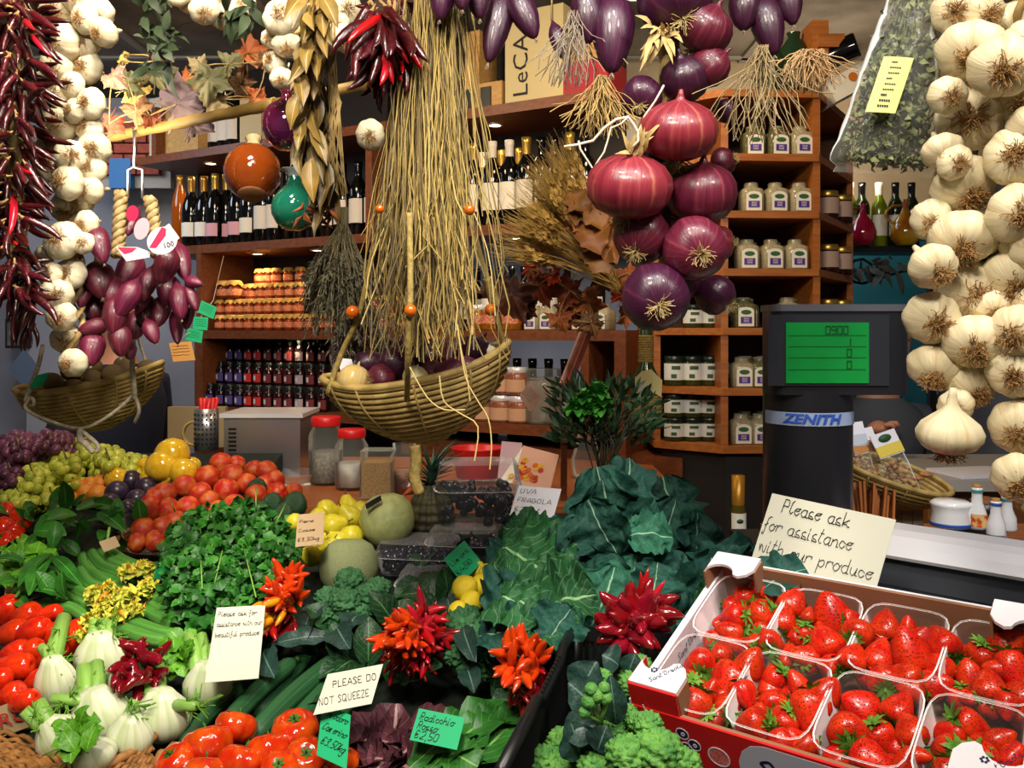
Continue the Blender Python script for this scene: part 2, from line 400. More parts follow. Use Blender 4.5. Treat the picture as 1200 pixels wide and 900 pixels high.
# pictures on the far wall at left
for i, (px, py, w, h, l) in enumerate(((21, 391, .12, .15, 'small dark framed photo on the pale wall below the chilli rope'), (19, 330, .1, .16, 'upper dark framed photo half hidden by the chilli rope'))):
    c = P(px, py, 4.558); t = thing('picture_frame', l, 'picture', c)
    MB().box((0, 0, 0), (w, .02, h)).build('frame', m_dark, t, False); MB().box((0, -.012, 0), (w * .8, .006, h * .8)).build('picture', mat('photo print', '#6a6a66', .5, '#3a3a3c', 40), t, False)
c = P(28, 432, 4.56); mb = MB().poly([c + Vector((-.08, 0, 0)), c + Vector((0, 0, -.1)), c + Vector((.08, 0, 0)), c + Vector((0, 0, .1))], .008, (0, -1, 0))
tag(mb.build('diamond_tile', mat('blue grey tile', '#5f6e85', .5), smooth=False, loc=c), 'blue grey diamond shaped plaque on the pale wall', 'plaque')

# ---------------------------------------------------------------- wall shelves (right end s=0, running away to the left)
SA = Vector((.251, 2.9, 0)); SE = Vector((-.867, .498, 0)); SN = Vector((.498, .867, 0))
def SP(s, d, z): v = SA + SE * s + SN * d; return Vector((v.x, v.y, z))
def SX(px, d=0):
    k = (px - 600) / F; a = SA + SN * d
    return (k * a.y - a.x) / (SE.x - k * SE.y)
def sbox(mb, s0, s1, d0, d1, z0, z1):
    c = SP((s0 + s1) / 2, (d0 + d1) / 2, (z0 + z1) / 2)
    return mb.box((0, 0, 0), (abs(s1 - s0), abs(d1 - d0), abs(z1 - z0)), frame(c, (0, 0, 1), SE))
SD = .3
sh = thing('wall_shelves', 'brown wooden wall shelving holding wines, jams and preserves', 'shelves', SP(.9, 0, 0))
Z1, Z2, Z3, Z4 = 2.385, 1.97, 1.603, 1.28
for nm, s0, s1, z in (('shelf', .0, 2.25, Z1), ('shelf', .0, 2.15, Z2), ('shelf', -.13, 1.83, Z3), ('shelf', -.02, 1.85, Z4)):
    wpart(sbox(MB(), s0, s1, 0, SD, z - .035, z), nm, m_shelf, sh, False)
for s0, s1, z0, z1 in ((1.82, 1.87, .9, Z3), (1.83, 1.86, Z3, Z2 - .035), (.9, .93, Z2, Z1 - .035), (-.13, -.09, .9, Z3 - .035), (.0, .03, Z4, Z3 - .035), (2.12, 2.15, Z1, 2.6)):
    wpart(sbox(MB(), s0, s1, .0, SD, z0, z1), 'upright', m_shelf, sh, False)
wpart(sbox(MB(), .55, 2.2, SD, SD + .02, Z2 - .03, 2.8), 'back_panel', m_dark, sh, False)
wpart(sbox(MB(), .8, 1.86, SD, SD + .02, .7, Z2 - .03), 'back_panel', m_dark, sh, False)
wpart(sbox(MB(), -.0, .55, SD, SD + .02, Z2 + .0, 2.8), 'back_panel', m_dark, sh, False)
wpart(sbox(MB(), -.3, .8, .05, SD, 1.14, 1.2), 'shelf', m_shelf, sh, False)
# glowing recessed lamps under the shelves
m_lamp = mat('lamp glow', '#ffe2b0', .5, emit=14)
m_ring = mat('lamp ring', '#cfc6b8', .3, metal=.6)
for px, z, l, e in ((247, Z1 - .035, 'lit recessed spot above the sparkling wine bottles', 1.6), (580, Z1 - .035, 'lit recessed spot above the upright wine bottles', 1.6), (607, Z2 - .035, 'lit recessed spot beside the wheat sheaf', 1.2),
                 (302, Z2 - .035, 'lit recessed spot above the orange preserve jars', 2.2), (372, Z2 - .035, 'lit recessed spot above the drying lavender', 1.2), (345, Z3 - .035, 'lit recessed spot above the dark juice bottles', .9)):
    d = .12; p = SP(SX(px, d), d, z - .004)
    t = thing('recessed_spot', l, 'lamp', p, 'spots under the shelves')
    MB().lathe([(.0, .0), (.022, 0), (.024, .003)], 14).build('bulb', m_lamp, t); MB().lathe([(.022, -.002), (.03, -.002), (.031, .004)], 14).build('ring', m_ring, t)
    pl = bpy.data.lights.new('lamp', 'SPOT'); pl.energy = e * 1.6; pl.color = (1, .74, .42); pl.spot_size = 2.5; pl.spot_blend = .8; pl.shadow_soft_size = .02
    o = bpy.data.objects.new('lamp', pl); o.parent = t; o.location = (0, 0, -.012); COL.objects.link(o)

t = thing('ceiling_spot', 'bright white ceiling spot lamp seen above the large purple onion', 'lamp', P(743, -4, 3.3)); MB().lathe([(0, 0), (.03, 0), (.034, .01)], 16).build('bulb', mat('white lamp glow', '#f4f6ff', .5, emit=12), t); MB().lathe([(.034, -.004), (.045, -.004), (.045, .09), (.0, .09)], 16).build('housing', m_ring, t)
# ---------------------------------------------------------------- bottles and jars
def bottle_prof(r, h, neck=.014, body=.62, sh=.16):
    return [(0, 0), (r * .8, .0), (r, .006), (r, h * body), (r * .96, h * (body + sh * .3)), (r * .7, h * (body + sh * .7)), (neck * 1.15, h * (body + sh)), (neck, h * (body + sh + .05)), (neck, h * .94), (neck * 1.12, h * .945), (neck * 1.12, h * .99), (0, h)]
def bottle(name, r=.037, h=.3, mg=m_wine, mcap=m_wine, mlab=m_label, lab=(.18, .5), neck=.014, capfrom=.8, body=.6, sh=.18):
    t = thing(name, None, None, proto=True)
    MB().lathe(bottle_prof(r, h, neck, body, sh), 16).build('glass', mg, t)
    MB().lathe([(neck + .001, h * capfrom), (neck + .0015, h * .93), (neck * 1.12 + .001, h * .94), (neck * 1.12 + .001, h * 1.001), (0, h * 1.003)], 12).build('capsule', mcap, t)
    if mlab:
        b = MB(); b.grid(lambda u, v: Vector(((r + .0008) * math.sin((u - .5) * 2.4), -(r + .0008) * math.cos((u - .5) * 2.4), h * (lab[0] + (lab[1] - lab[0]) * v))), 10, 1); b.build('label', mlab, t)
    return t
m_cream2 = mat('cream label', '#e2dccb', .7); m_pink = mat('pink label', '#d39aa6', .6); m_gold2 = mat('bronze foil', '#b98a3e', .3, metal=.7)
b_red = bottle('wine_bottle', mlab=m_label)
b_gold = bottle('wine_bottle', mlab=m_cream2, mcap=m_gold, capfrom=.72)
b_whitecap = bottle('wine_bottle', mlab=m_cream2, mcap=mat('white capsule', '#d6cfc6', .4), capfrom=.76)
b_spark = bottle('sparkling_wine_bottle', r=.04, h=.31, mcap=m_gold, mlab=m_pink, capfrom=.66, body=.5, sh=.26, lab=(.12, .3))
b_spark2 = bottle('sparkling_wine_bottle', r=.04, h=.31, mcap=m_gold2, mlab=m_cream2, capfrom=.7, body=.5, sh=.26, lab=(.14, .34))
b_spirit = bottle('spirit_bottle', r=.036, h=.33, mg=mat('amber spirit', '#b0560c', .08, trans=.3), mcap=m_gold2, mlab=None, body=.55, sh=.3)
b_oil = bottle('oil_bottle', r=.033, h=.28, mg=mat('green gold oil', '#7c8a12', .1, trans=.3), mlab=m_cream2, mcap=m_cream2)
b_dark = bottle('oil_bottle', r=.033, h=.28, mg=mat('olive glass', '#18240c', .1), mlab=m_cream2)
b_juice = {}
for k, c, g in (('violet', '#4c3f86', '#170a18'), ('red', '#c2221c', '#30060a'), ('maroon', '#6d1f28', '#26070a'), ('grey', '#a79aa0', '#1b0d10')):
    t = thing('preserve_bottle', None, None, proto=True)
    MB().lathe([(0, 0), (.024, 0), (.027, .004), (.027, .058), (.021, .07), (.016, .074), (.016, .082)], 12).build('glass', mat(k + ' preserve', g, .12), t)
    MB().lathe([(.018, .08), (.018, .096), (.0, .0965)], 12).build('lid', mat('green black lid', '#10201a', .35), t)
    b = MB(); b.grid(lambda u, v: Vector((.0278 * math.sin((u - .5) * 2.6), -.0278 * math.cos((u - .5) * 2.6), .012 + .036 * v)), 8, 1); b.build('label', mat(k + ' label', c, .6), t)
    b = MB(); b.grid(lambda u, v: Vector((.0284 * math.sin((u - .5) * .6), -.0284 * math.cos((u - .5) * .6), .02 + .02 * v)), 3, 1); b.build('crest', mat('crest', '#cfc8c4', .6), t)
    b_juice[k] = t
j_orange = thing('preserve_jar', None, None, proto=True)
MB().lathe([(0, 0), (.022, 0), (.026, .004), (.027, .03), (.023, .044), (.018, .05)], 12).build('glass', mat('orange preserve', '#b0441a', .15, '#6d1c0c', 90, jit=.35), j_orange)
MB().grid(lambda u, v: Vector((lambda r, a: (r * math.cos(a), r * math.sin(a), .066 - .002 * v - (.016 + .004 * math.sin(a * 7)) * max(0, v - .55) / .45))( .022 * min(v / .55, 1) + .009 * max(0, v - .55) / .45 * (1 + .25 * math.sin(a7 := u * 2 * pi * 7)), u * 2 * pi)), 28, 5, True).build('cloth_cap', mat('cloth cap', '#cf9f4c', .8, '#a87934', 50, jit=.25), j_orange)
MB().lathe([(.0275, .012), (.0278, .014), (.0278, .032), (.0275, .034)], 12).build('label', mat('speckled label', '#c4562c', .6, '#e2a070', 160), j_orange)
def spice_jar(k):
    """square glass spice jar with arched cream label"""
    t = thing('spice_jar', None, None, proto=True); w, h = .07, .092
    def g(u, v):
        pr = [(.0, 0), (.9, 0), (1, .04), (1, .66), (.92, .78), (.62, .86), (.62, .96)]
        r, z = pr[round(v * 6)]; a = u * 2 * pi; c, s_ = math.cos(a), math.sin(a)
        q = (abs(c) ** 6 + abs(s_) ** 6) ** (-1 / 6) if r > .7 else 1.0
        return Vector((c * q * r * w / 2, s_ * q * r * w / 2, z * h))
    MB().grid(g, 24, 6, True).build('glass', mat('spice filled glass ' + k, {'green': '#6f6a48', 'pale': '#a59a7c'}[k], .15, {'green': '#4a4c30', 'pale': '#8d8468'}[k], 200), t)
    MB().lathe([(.021, .078), (.0215, .092), (.019, .094), (0, .094)], 16).build('lid', mat('clear cap', '#8d8a78', .2, metal=.2), t)
    pts = [(-.024, .005), (.024, .005), (.024, .052)] + [(.024 * math.cos(a * pi / 8), .052 + .012 * math.sin(a * pi / 8)) for a in range(1, 8)] + [(-.024, .052)]
    MB().poly([(x, -w / 2 - .0012, z) for x, z in pts], .001, (0, -1, 0)).build('label', m_cream2, t, False)
    l = kids_last(t) if False else None
    MB().box((0, -w / 2 - .002, .024), (.034, .0012, .020)).build('violet_panel', m_purple, t, False)
    MB().poly([(.016 * math.cos(a * pi / 8), -w / 2 - .0016, .048 + .0075 * math.sin(a * pi / 8)) for a in range(16)], .001, (0, -1, 0)).build('green_crest', mat('green crest', '#2f5a34', .6), t, False)
    print_text('SALE', .008, m_cream2, t, frame((0, -w / 2 - .0028, .028), (0, -1, 0), (1, 0, 0)), ext=.0002)
    print_text('PEPE', .008, m_cream2, t, frame((0, -w / 2 - .0028, .020), (0, -1, 0), (1, 0, 0)), ext=.0002)
    return t
j_spice = {k: spice_jar(k) for k in ('green', 'pale')}
def round_jar(name, r, h, mg, mlid, mlab, emblem=None, lab=(.2, .75)):
    t = thing(name, None, None, proto=True)
    MB().lathe([(0, 0), (r * .9, 0), (r, h * .05), (r, h * .7), (r * .9, h * .8), (r * .85, h * .84)], 18).build('glass', mg, t)
    MB().lathe([(r * .92, h * .8), (r * .94, h * .82), (r * .94, h * .97), (r * .88, h), (0, h)], 18).build('lid', mlid, t)
    if mlab: MB().grid(lambda u, v: Vector(((r + .0008) * math.sin((u - .5) * 2.6), -(r + .0008) * math.cos((u - .5) * 2.6), h * (lab[0] + (lab[1] - lab[0]) * v))), 10, 1).build('label', mlab, t)
    if emblem:
        MB().grid(lambda u, v: Vector(((r + .0016) * math.sin((u - .5) * .8), -(r + .0016) * math.cos((u - .5) * .8), h * (.55 + .12 * v))), 6, 1).build('green_crest', emblem, t)
        MB().grid(lambda u, v: Vector(((r + .0016) * math.sin((u - .9) * .5), -(r + .0016) * math.cos((u - .9) * .5), h * (.26 + .14 * v))), 4, 1).build('green_leaf_print', emblem, t)
    return t
m_crest = mat('crest green', '#2c5230', .6); m_lidd = mat('dark green lid', '#11201a', .3)
j_pesto = round_jar('pesto_jar', .034, .095, mat('pesto', '#3d4416', .12, '#2a2f10', 150), m_lidd, mat('jar label', '#cfd2cc', .6), m_crest)
j_capers = round_jar('caper_jar', .034, .075, mat('capers', '#2c3018', .12, '#3d4222', 150), m_lidd, mat('jar label b', '#cfd2cc', .6), m_crest)
j_jam = round_jar('jam_jar', .036, .095, mat('dark jam', '#2c0a08', .1), m_gold, mat('jam label', '#c3a08c', .6))
j_must = round_jar('mustard_jar', .036, .09, mat('mustard', '#a86a18', .15, '#8a4c10', 60), m_chrome, mat('red flower label', '#b8442a', .6, '#d89a78', 120), lab=(.25, .6))
j_beans = round_jar('preserve_jar', .045, .1, mat('pink preserve', '#a2684a', .2, '#7c4a34', 60), m_chrome, mat('tan label', '#c49a78', .7), lab=(.1, .55))

# wines and boxes on the shelves
def on_shelf(proto, px, z, d, label, cat, group, Yaw=True, sc=1, rot=0):
    p = SP(SX(px, d), d, z); return place(proto, frame(p, (0, 0, 1), (Matrix.Rotation(rot - .12, 3, 'Z') @ -SE), sc), label, cat, group)
# top shelf
def crate(nm, label, px0, px1, z, h, d0, d1, m, cat='box'):
    s1, s0 = SX(px0, d0), SX(px1, d0); t = thing(nm, label, cat, SP((s0 + s1) / 2, d0, z))
    wpart(sbox(MB(), s0, s1, d0, d1, z, z + h), 'body', m, t, False); return t
m_pine = wood('pine box', '#c49a5a', '#ab8247')
t = crate('wine_box', 'tall pale wooden wine box printed with lettering on the top shelf', 592, 660, Z1 + .001, .33, .06, .16, mat('pale box', '#c9b98a', .6))
print_text('LeCA', .085, m_ink, t, wm(t).inverted() @ frame(SP(SX(611, .06), .059, Z1 + .14), -SN, (0, 0, 1)), wx=1.1)
t = crate('wine_rack_box', 'open pigeonhole wooden box with dark bottles beside the raffia hank', 540, 588, Z1 + .001, .1, .06, .22, m_pine)
for a in (550, 570): 
    s = SX(a, .06); wpart(sbox(MB(), s - .02, s + .02, .052, .062, Z1 + .015, Z1 + .085), 'dark_opening', m_black, t, False)
t = crate('gift_box', 'pine wine box standing above the pigeonhole box on the top shelf', 545, 562, Z1 + .103, .2, .08, .2, m_pine)
t = crate('gift_box', 'red gift box beside the lettered wine box', 660, 712, Z1 + .001, .12, .06, .22, mat('red board', '#a01e2c', .5))
t = crate('gift_box', 'cream gift box stacked on the red one', 661, 700, Z1 + .123, .08, .06, .22, m_pine)
t = crate('wine_box', 'honey coloured wooden wine box behind the bamboo pole', 190, 232, Z1 + .001, .27, .05, .2, m_pine)
t = crate('wine_box', 'slim cream wine box at the far end of the top shelf', 175, 189, Z1 + .001, .27, .04, .2, mat('cream box', '#c2b49a', .6))
t = crate('wine_box', 'cream wine box behind the orange jug', 281, 306, Z1 + .001, .22, .12, .25, mat('cream box 2', '#c8b68c', .6))
for i, px in enumerate((240, 252, 264, 275)):
    on_shelf(b_red, px, Z1, .14, ORD[i] + ' dark wine bottle from the honey wooden box on the top shelf', 'bottle', 'wine bottles on the top shelf')
# second shelf: spirits, sparkling wine, still wine
on_shelf(b_spirit, 211, Z2, .08, 'amber spirit bottle with a ribbon at the neck beside the sparkling wines', 'bottle', None)
for i, (px, d, pr) in enumerate(((224, .05, b_spark2), (239, .07, b_spark2), (252, .05, b_spark), (265, .09, b_spark), (278, .06, b_spark), (292, .06, b_spark2))):
    on_shelf(pr, px, Z2, d, ORD[i] + ' sparkling wine bottle with foil neck counted from the amber spirit bottle', 'bottle', 'sparkling wine bottles')
for i, px in enumerate((308, 322, 336, 352, 368, 385, 402, 420, 438)):
    on_shelf(b_red, px, Z2, .1 if px > 330 else .06, ORD[i] + ' dark wine bottle with pale label after the sparkling wines on the middle shelf', 'bottle', 'wine bottles on the middle shelf')
for i, (px, d, pr) in enumerate(((536, .12, b_red), (554, .05, b_gold), (577, .05, b_whitecap), (597, .06, b_whitecap), (617, .05, b_gold), (566, .2, b_whitecap), (588, .2, b_gold), (609, .2, b_gold), (634, .08, b_red), (650, .1, b_red), (668, .06, b_gold), (686, .1, b_red))):
    row = 'front' if d < .18 else 'back'
    on_shelf(pr, px, Z2, d, '%s wine bottle counted along the %s line beside the wheat sheaf%s' % (ORD[i if i < 5 else (i - 5 if i < 8 else i - 3)], row, {b_red: '', b_gold: ' with gold capsule', b_whitecap: ' with white capsule'}[pr]), 'bottle', 'wine bottles beside the raffia')
# third shelf: orange jars on riser boards, in tiers
rows = [(0, [258, 270, 281, 292, 304, 315, 327, 339, 351, 363, 375, 387], .03), (.068, [258, 270, 281, 292, 304, 315, 326, 338, 350], .08), (.136, [271, 282, 293, 305, 316, 328, 340, 352], .13), (.204, [304, 314, 324, 338, 352], .18)]
for k, (dz, xs, d) in enumerate(rows):
    if k:
        s1, s0 = SX(xs[0] - 6, d), SX(xs[-1] + 6, d)
        tag(sbox(MB(), s0, s1, d - .03, d + .03, Z3 + dz - .004, Z3 + dz).build('glass_riser', clear('riser glass', '#f0d9a8', .2), smooth=False), 'clear riser plate under the %s tier of orange preserve jars' % ORD[k], 'riser')
    for i, px in enumerate(xs):
        on_shelf(j_orange, px, Z3 + dz + .0005, d, 'orange preserve jar with cloth cap, %s along the %s tier from the upright' % (ORD[i], ORD[k]), 'jar', 'cloth capped preserve jars', sc=(.82, .82, 1))
for i, px in enumerate((263, 275)):
    on_shelf(j_orange, px, Z3 + .136, .1, '%s of the two taller cloth capped jars above the green notes' % ('near' if i else 'far'), 'jar', None, sc=1.25)
for i, px in enumerate((438, 450, 462, 474, 500, 515)):
    on_shelf(j_orange, px, Z3, .05, 'cloth capped jar behind the raffia strands, %s from the lavender' % ORD[i], 'jar', 'cloth capped jars behind the raffia')
for i, px in enumerate((440, 452, 464, 478)):
    on_shelf(j_orange, px, Z3 + .068, .07, 'upper cloth capped jar behind the raffia strands, %s from the lavender' % ORD[i], 'jar', 'cloth capped jars behind the raffia')
for i, px in enumerate((559, 576, 600)):
    on_shelf(j_must, px, Z3, .05, 'yellow preserve jar with red flower label, %s beside the basket cord' % ORD[i], 'jar', 'flower labelled jars')
for i, (px, d) in enumerate(((627, .05), (645, .05), (683, .05), (708, .05), (636, .12), (690, .12))):
    on_shelf(j_spice['pale'], px, Z3, d, ('front' if d < .1 else 'rear') + ' white labelled spice jar, %s below the autumn leaves' % ORD[i if i < 4 else i - 4], 'jar', 'spice jars below the autumn leaves', sc=.9)
for i, px in enumerate((548, 560, 573, 585, 600, 614, 630, 648, 665, 700)):
    on_shelf(b_red, px, Z3, .17 + .05 * (i % 2), '%s dark wine bottle standing behind the flower labelled and spice jars' % ORD[i], 'bottle', 'wine bottles behind the small jars', sc=.78)
# juice bottles, three tiers
cl = lambda px: 'violet' if px < 283 and px > 0 else ('red' if px < 308 else ('maroon' if px < 342 else 'grey' if 345 < px < 354 else 'maroon'))
ws = {'violet': 'violet', 'red': 'red', 'maroon': 'maroon', 'grey': 'grey'}
for k, (dz, xs, d) in enumerate(((.0, [247, 259, 270, 281, 292, 303, 315, 327, 339, 352, 365, 379], .03), (.092, [247, 259, 270, 281, 292, 303, 315, 327, 339, 352, 365, 379, 392], .09), (.184, [270, 281, 292, 303, 315, 327, 339, 352, 365, 379, 392], .15))):
    if k:
        s1, s0 = SX(xs[0] - 6, d), SX(xs[-1] + 6, d)
        tag(sbox(MB(), s0, s1, d - .028, d + .03, Z4 + .001, Z4 + dz - .001).build('riser_block', m_dark, smooth=False), 'dark riser block under the %s tier of preserve bottles' % ORD[k], 'riser')
    for i, px in enumerate(xs):
        c = ('violet' if px < (275 if k == 2 else 285) else cl(px + 0)) if px < 285 else cl(px)
        on_shelf(b_juice[c], px, Z4 + dz, d, 'small %s labelled preserve bottle, %s along the %s tier below the orange jars' % (c, ORD[i], ORD[k]), 'bottle', 'small preserve bottles', sc=(.8, .8, 1.0))
# bottles and jars lower centre
for i, (px, d) in enumerate(((534, .2), (554, .2), (573, .2), (606, .2), (624, .2), (643, .2), (662, .2), (688, .2), (703, .2))):
    on_shelf(b_red, px, Z4 - .08, d, '%s corked dark bottle against the pale light, counted from the hanging basket' % ORD[i], 'bottle', 'dark bottles against the light')
for i, (px, dz) in enumerate(((566, 0), (588, 0), (609, 0), (588, .1), (606, .1))):
    on_shelf(j_beans, px, Z4 + dz, .06, '%s pink preserve jar %s tier behind the hanging basket' % (ORD[i % 3], 'upper' if dz else 'lower'), 'jar', 'pink preserve jars', sc=.95)
t = round_jar('storage_jar', .065, .19, clear('jar glass', '#9a9486', .45), m_glass, None)
on_shelf(t, 637, Z4, .08, 'large clear lidded jar with a tag tied on, beside the pink preserve jars', 'jar', None)

# ---------------------------------------------------------------- corner jar cabinet
CP = [P(770, HY, 2.84), P(849, HY, 2.7), P(957, HY, 2.72), P(996, HY, 3.1)]
CP = [Vector((p.x, p.y, 0)) for p in CP]; CB = [Vector((CP[3].x - .0, 3.22, 0)), Vector((CP[0].x, 3.22, 0))]
cab = thing('corner_cabinet', 'honey brown corner shelf cabinet with seven levels of small jars', 'cabinet', (CP[1].x + .15, 2.9, 0))
LV = [1.25, 1.426, 1.61, 1.79, 1.966, 2.14, 2.335]
def slab(z0, z1, pts, out=0):
    c = sum(pts, Vector()) / len(pts)
    q = [p + (p - c).normalized() * out for p in pts]
    return MB().poly([Vector((p.x, p.y, z1)) for p in q], z1 - z0, (0, 0, 1))
for z in LV: wpart(slab(z - .022, z, CP + CB, .01), 'shelf', m_shelfr, cab, False)
def post(mb, p, z0, z1, w=.022, dd=.3, dirn=(0, 1, 0)):
    d = Vector(dirn).normalized(); mb.bar(Vector((p.x, p.y, (z0 + z1) / 2)), Vector((p.x, p.y, (z0 + z1) / 2)) + d * dd, w, z1 - z0); return mb
for p, dd, dn in ((CP[0], .35, (0, 1, 0)), (CP[1], .45, (.05, 1, 0)), (CP[2], .48, (-.05, 1, 0)), (CP[3], .12, (0, 1, 0))):
    wpart(post(MB(), p, 1.23, 2.335, .022, dd, dn), 'upright', m_shelfr, cab, False)
wpart(MB().box(((CP[0].x + CP[3].x) / 2, 3.22, 1.78), (CP[3].x - CP[0].x, .015, 1.12)), 'back_panel', wood('back panel', '#6e431f', '#5a3518'), cab, False)
wpart(slab(.0, 1.228, CP + CB, -.02), 'plinth', m_dark, cab, False)
def jar_at(proto, px, lv, Y, label, cat, group, dz=0, sc=1):
    x = (px - 600) / F * Y; return place(proto, frame((x, Y, LV[lv] + dz), (0, 0, 1), (1, .12 * (px > 900), 0), sc), label, cat, group)
LN = ['lowest', 'second', 'third', 'fourth', 'fifth', 'sixth']
for lv, xs in ((5, (882, 910, 937)), (4, (880, 908, 936)), (3, (875, 903, 931)), (2, (871, 922)), (1, (869, 890)), (0, (868, 890, 912))):
    for i, px in enumerate(xs): jar_at(j_spice['green' if (px + lv) % 2 else 'pale'], px, lv, 2.76, 'square spice jar with violet label, %s on the %s cabinet level' % (ORD[i], LN[lv]), 'jar', 'square spice jars in the cabinet')
    for i, px in enumerate(xs[:2]): jar_at(j_spice['green'], px + 4, lv, 2.86, 'square spice jar hidden behind the %s one on the %s cabinet level' % (ORD[i], LN[lv]), 'jar', 'square spice jars at the back of the cabinet')
for lv, xs in ((2, (812, 833)), (1, (790, 811, 832)), (0, (790, 811, 831))):
    for i, px in enumerate(xs):
        pr = j_pesto if lv == 1 else j_capers; w = 'pesto' if lv == 1 else 'caper'
        jar_at(pr, px, lv, 2.84, '%s jar with white label, %s on the %s level of the narrow cabinet column' % (w, ORD[i], LN[lv]), 'jar', w + ' jars in the narrow column')
        if lv == 0: jar_at(pr, px, lv, 2.84, 'stacked caper jar, %s on top of the lowest level of the narrow column' % ORD[i], 'jar', 'caper jars in the narrow column', dz=.0755)
    for i, px in enumerate(xs[1:]): jar_at(j_pesto, px + 10, lv, 2.94, 'dim jar behind, %s in the narrow column on the %s level' % (ORD[i], LN[lv]), 'jar', None)
for lv in (4, 3, 2):
    for i, (px, Y) in enumerate(((970, 2.93), (986, 3.02))):
        jar_at(j_jam, px, lv, Y, 'dark jam jar with gold lid, %s side in the angled %s cabinet bay' % ('near' if not i else 'far', LN[lv]), 'jar', 'gold lidded jam jars')
for lv, px in ((5, 800), (4, 815), (4, 838)): jar_at(j_pesto, px, lv, 2.84, 'green jar glimpsed behind the onion braid near pixel column' if False else 'green jar glimpsed behind the onion braid on the %s cabinet level, %s' % (LN[lv], {800: 'alone', 815: 'inner', 838: 'outer'}[px]), 'jar', None)
# things on top of the cabinet
t = thing('wine_bottle', 'dark wine bottle lying on its side on top of the cabinet, base outward', 'bottle', M=frame(P(1005, 52, 2.7), (-.9, .5, -.32), (0, 0, 1)))
MB().lathe([(0, .012), (.02, .003), (.036, 0), (.039, .006), (.039, .18), (.03, .21), (.015, .24), (.014, .3), (0, .3)], 20).build('glass', m_wine, t)
MB().lathe([(.015, .25), (.0155, .3), (0, .301)], 12).build('capsule', m_black, t)
c = P(996, 96, 2.75); t = thing('gift_carton', 'white carton with orange dot under the lying bottle', 'box', c)
MB().box((0, .05, 0), (.15, .14, .07), Matrix.Rotation(-.5, 4, 'Y')).build('body', m_cream2, t, False); MB().lathe([(0, 0), (.014, 0)], 14, frame((0.0, -.024, .01), (0, -1, 0))).build('orange_dot', mat('orange dot', '#c46a12', .5), t)
c = P(955, 62, 2.75); tag(MB().box((0, 0, 0), (.05, .1, .17)).box((.03, 0, .02), (.08, .12, .04)).build('wood_offcut', m_shelfr, smooth=False, loc=None), 'upright orange brown wooden block on the cabinet top', 'block').location = c
on = [(905, 60, .05), (930, 75, .06)]
for i, (px, py, r) in enumerate(on):
    c = P(px, py, 2.78); tag(MB().lathe([(0, 0), (r * .7, 0), (r, r), (r * .9, r * 2.2), (r * .3, r * 3), (r * .35, r * 3.3)], 16).build('glass_flask', mat('bottle green glass', '#1e3320', .1)), 'dark green flask on the cabinet top, %s of the block' % ('far' if i == 0 else 'just short'), 'flask').location = (c.x, c.y, 2.336)
# far shelf with oils
c = P(1040, 296, 3.6); fs = thing('black_shelf', 'narrow black shelf with oil bottles beyond the cabinet', 'shelf', c)
wpart(MB().box(P(1060, 294, 3.6), (.62, .16, .025)), 'board', m_black, fs, False)
for px_ in (1092, 1130): wpart(MB().box((P(px_, 0, 3.66).x, 3.66, .96), (.03, .03, 1.91)), 'leg', m_black, fs, False)
b = MB(); q = P(1000, 318, 3.6)
b.tube([q + Vector((.03 + .05 * math.cos(a * .7), 0, .05 * math.sin(a * .7))) for a in range(8)] + [q + Vector((.2, 0, .0)), q + Vector((.5, 0, .03))], .006, 6); wpart(b, 'scroll_bracket', m_black, fs)
for i, (px, pr, l) in enumerate(((1010, b_dark, 'dark oil bottle with tan capsule on the black shelf'), (1030, b_oil, 'golden oil bottle with white label on the black shelf'), (1049, b_dark, 'green oil bottle between the golden one and the yellow jug'), (1068, b_dark, 'dark oil bottle half hidden by the garlic braid'), (996, b_oil, 'pale oil bottle at the cabinet end of the black shelf'))):
    p = P(px, 289, 3.62); p.z = c.z + .02; place(pr, frame(p, s=.95), l, 'bottle', None)
def jug(name, label, p, r, m, m2=None, sc=1):
    t = thing(name, label, 'jug', p)
    MB().lathe([(0, 0), (r * .6, 0), (r * .95, r * .5), (r, r), (r * .8, r * 1.6), (r * .4, r * 2.1), (r * .2, r * 2.5), (r * .18, r * 2.9), (r * .3, r * 3.1), (r * .2, r * 3.1)], 20).build('body', m, t)
    MB().tube([Vector((-r * .85, 0, r * 1.5)) + Vector((-r * .5 * math.sin(a * pi / 8), 0, r * 1.2 * (a / 8))) for a in range(9)] + [Vector((-r * .2, 0, r * 2.7))], r * .09, 6).build('handle', m, t); return t
p = P(1011, 289, 3.5); p.z = c.z + .02; jug('teardrop_jug', 'glossy crimson teardrop jug on the black shelf', p, .053, mat('crimson glaze', '#9c1030', .1, coat=1))
p = P(1061, 289, 3.5); p.z = c.z + .02; jug('teardrop_jug', 'yellow and brown glazed teardrop jug beside the garlic braid', p, .058, mat('yellow brown glaze', '#8a3c10', .1, '#c9a018', 9, coat=1))
# grey leaves sprig below the black shelf
sg = thing('grey_leaf_sprig', 'dull grey green leaf sprig hanging under the black shelf', 'leaves', P(1040, 310, 3.5))
b = MB()
for i in range(26):
    a = P(rnd(990, 1055), rnd(302, 318), rnd(3.4, 3.5)); q = a + Vector((rnd(-.08, .08), rnd(-.03, .03), rnd(-.12, .03))); b.leaf(a, q, .03, rdir() + Vector((0, -1, 0)), shape='lance', nu=2, nv=4)
wpart(b, 'leaves', mat('grey leaf', '#4a4f4c', .7, jit=.2), sg)
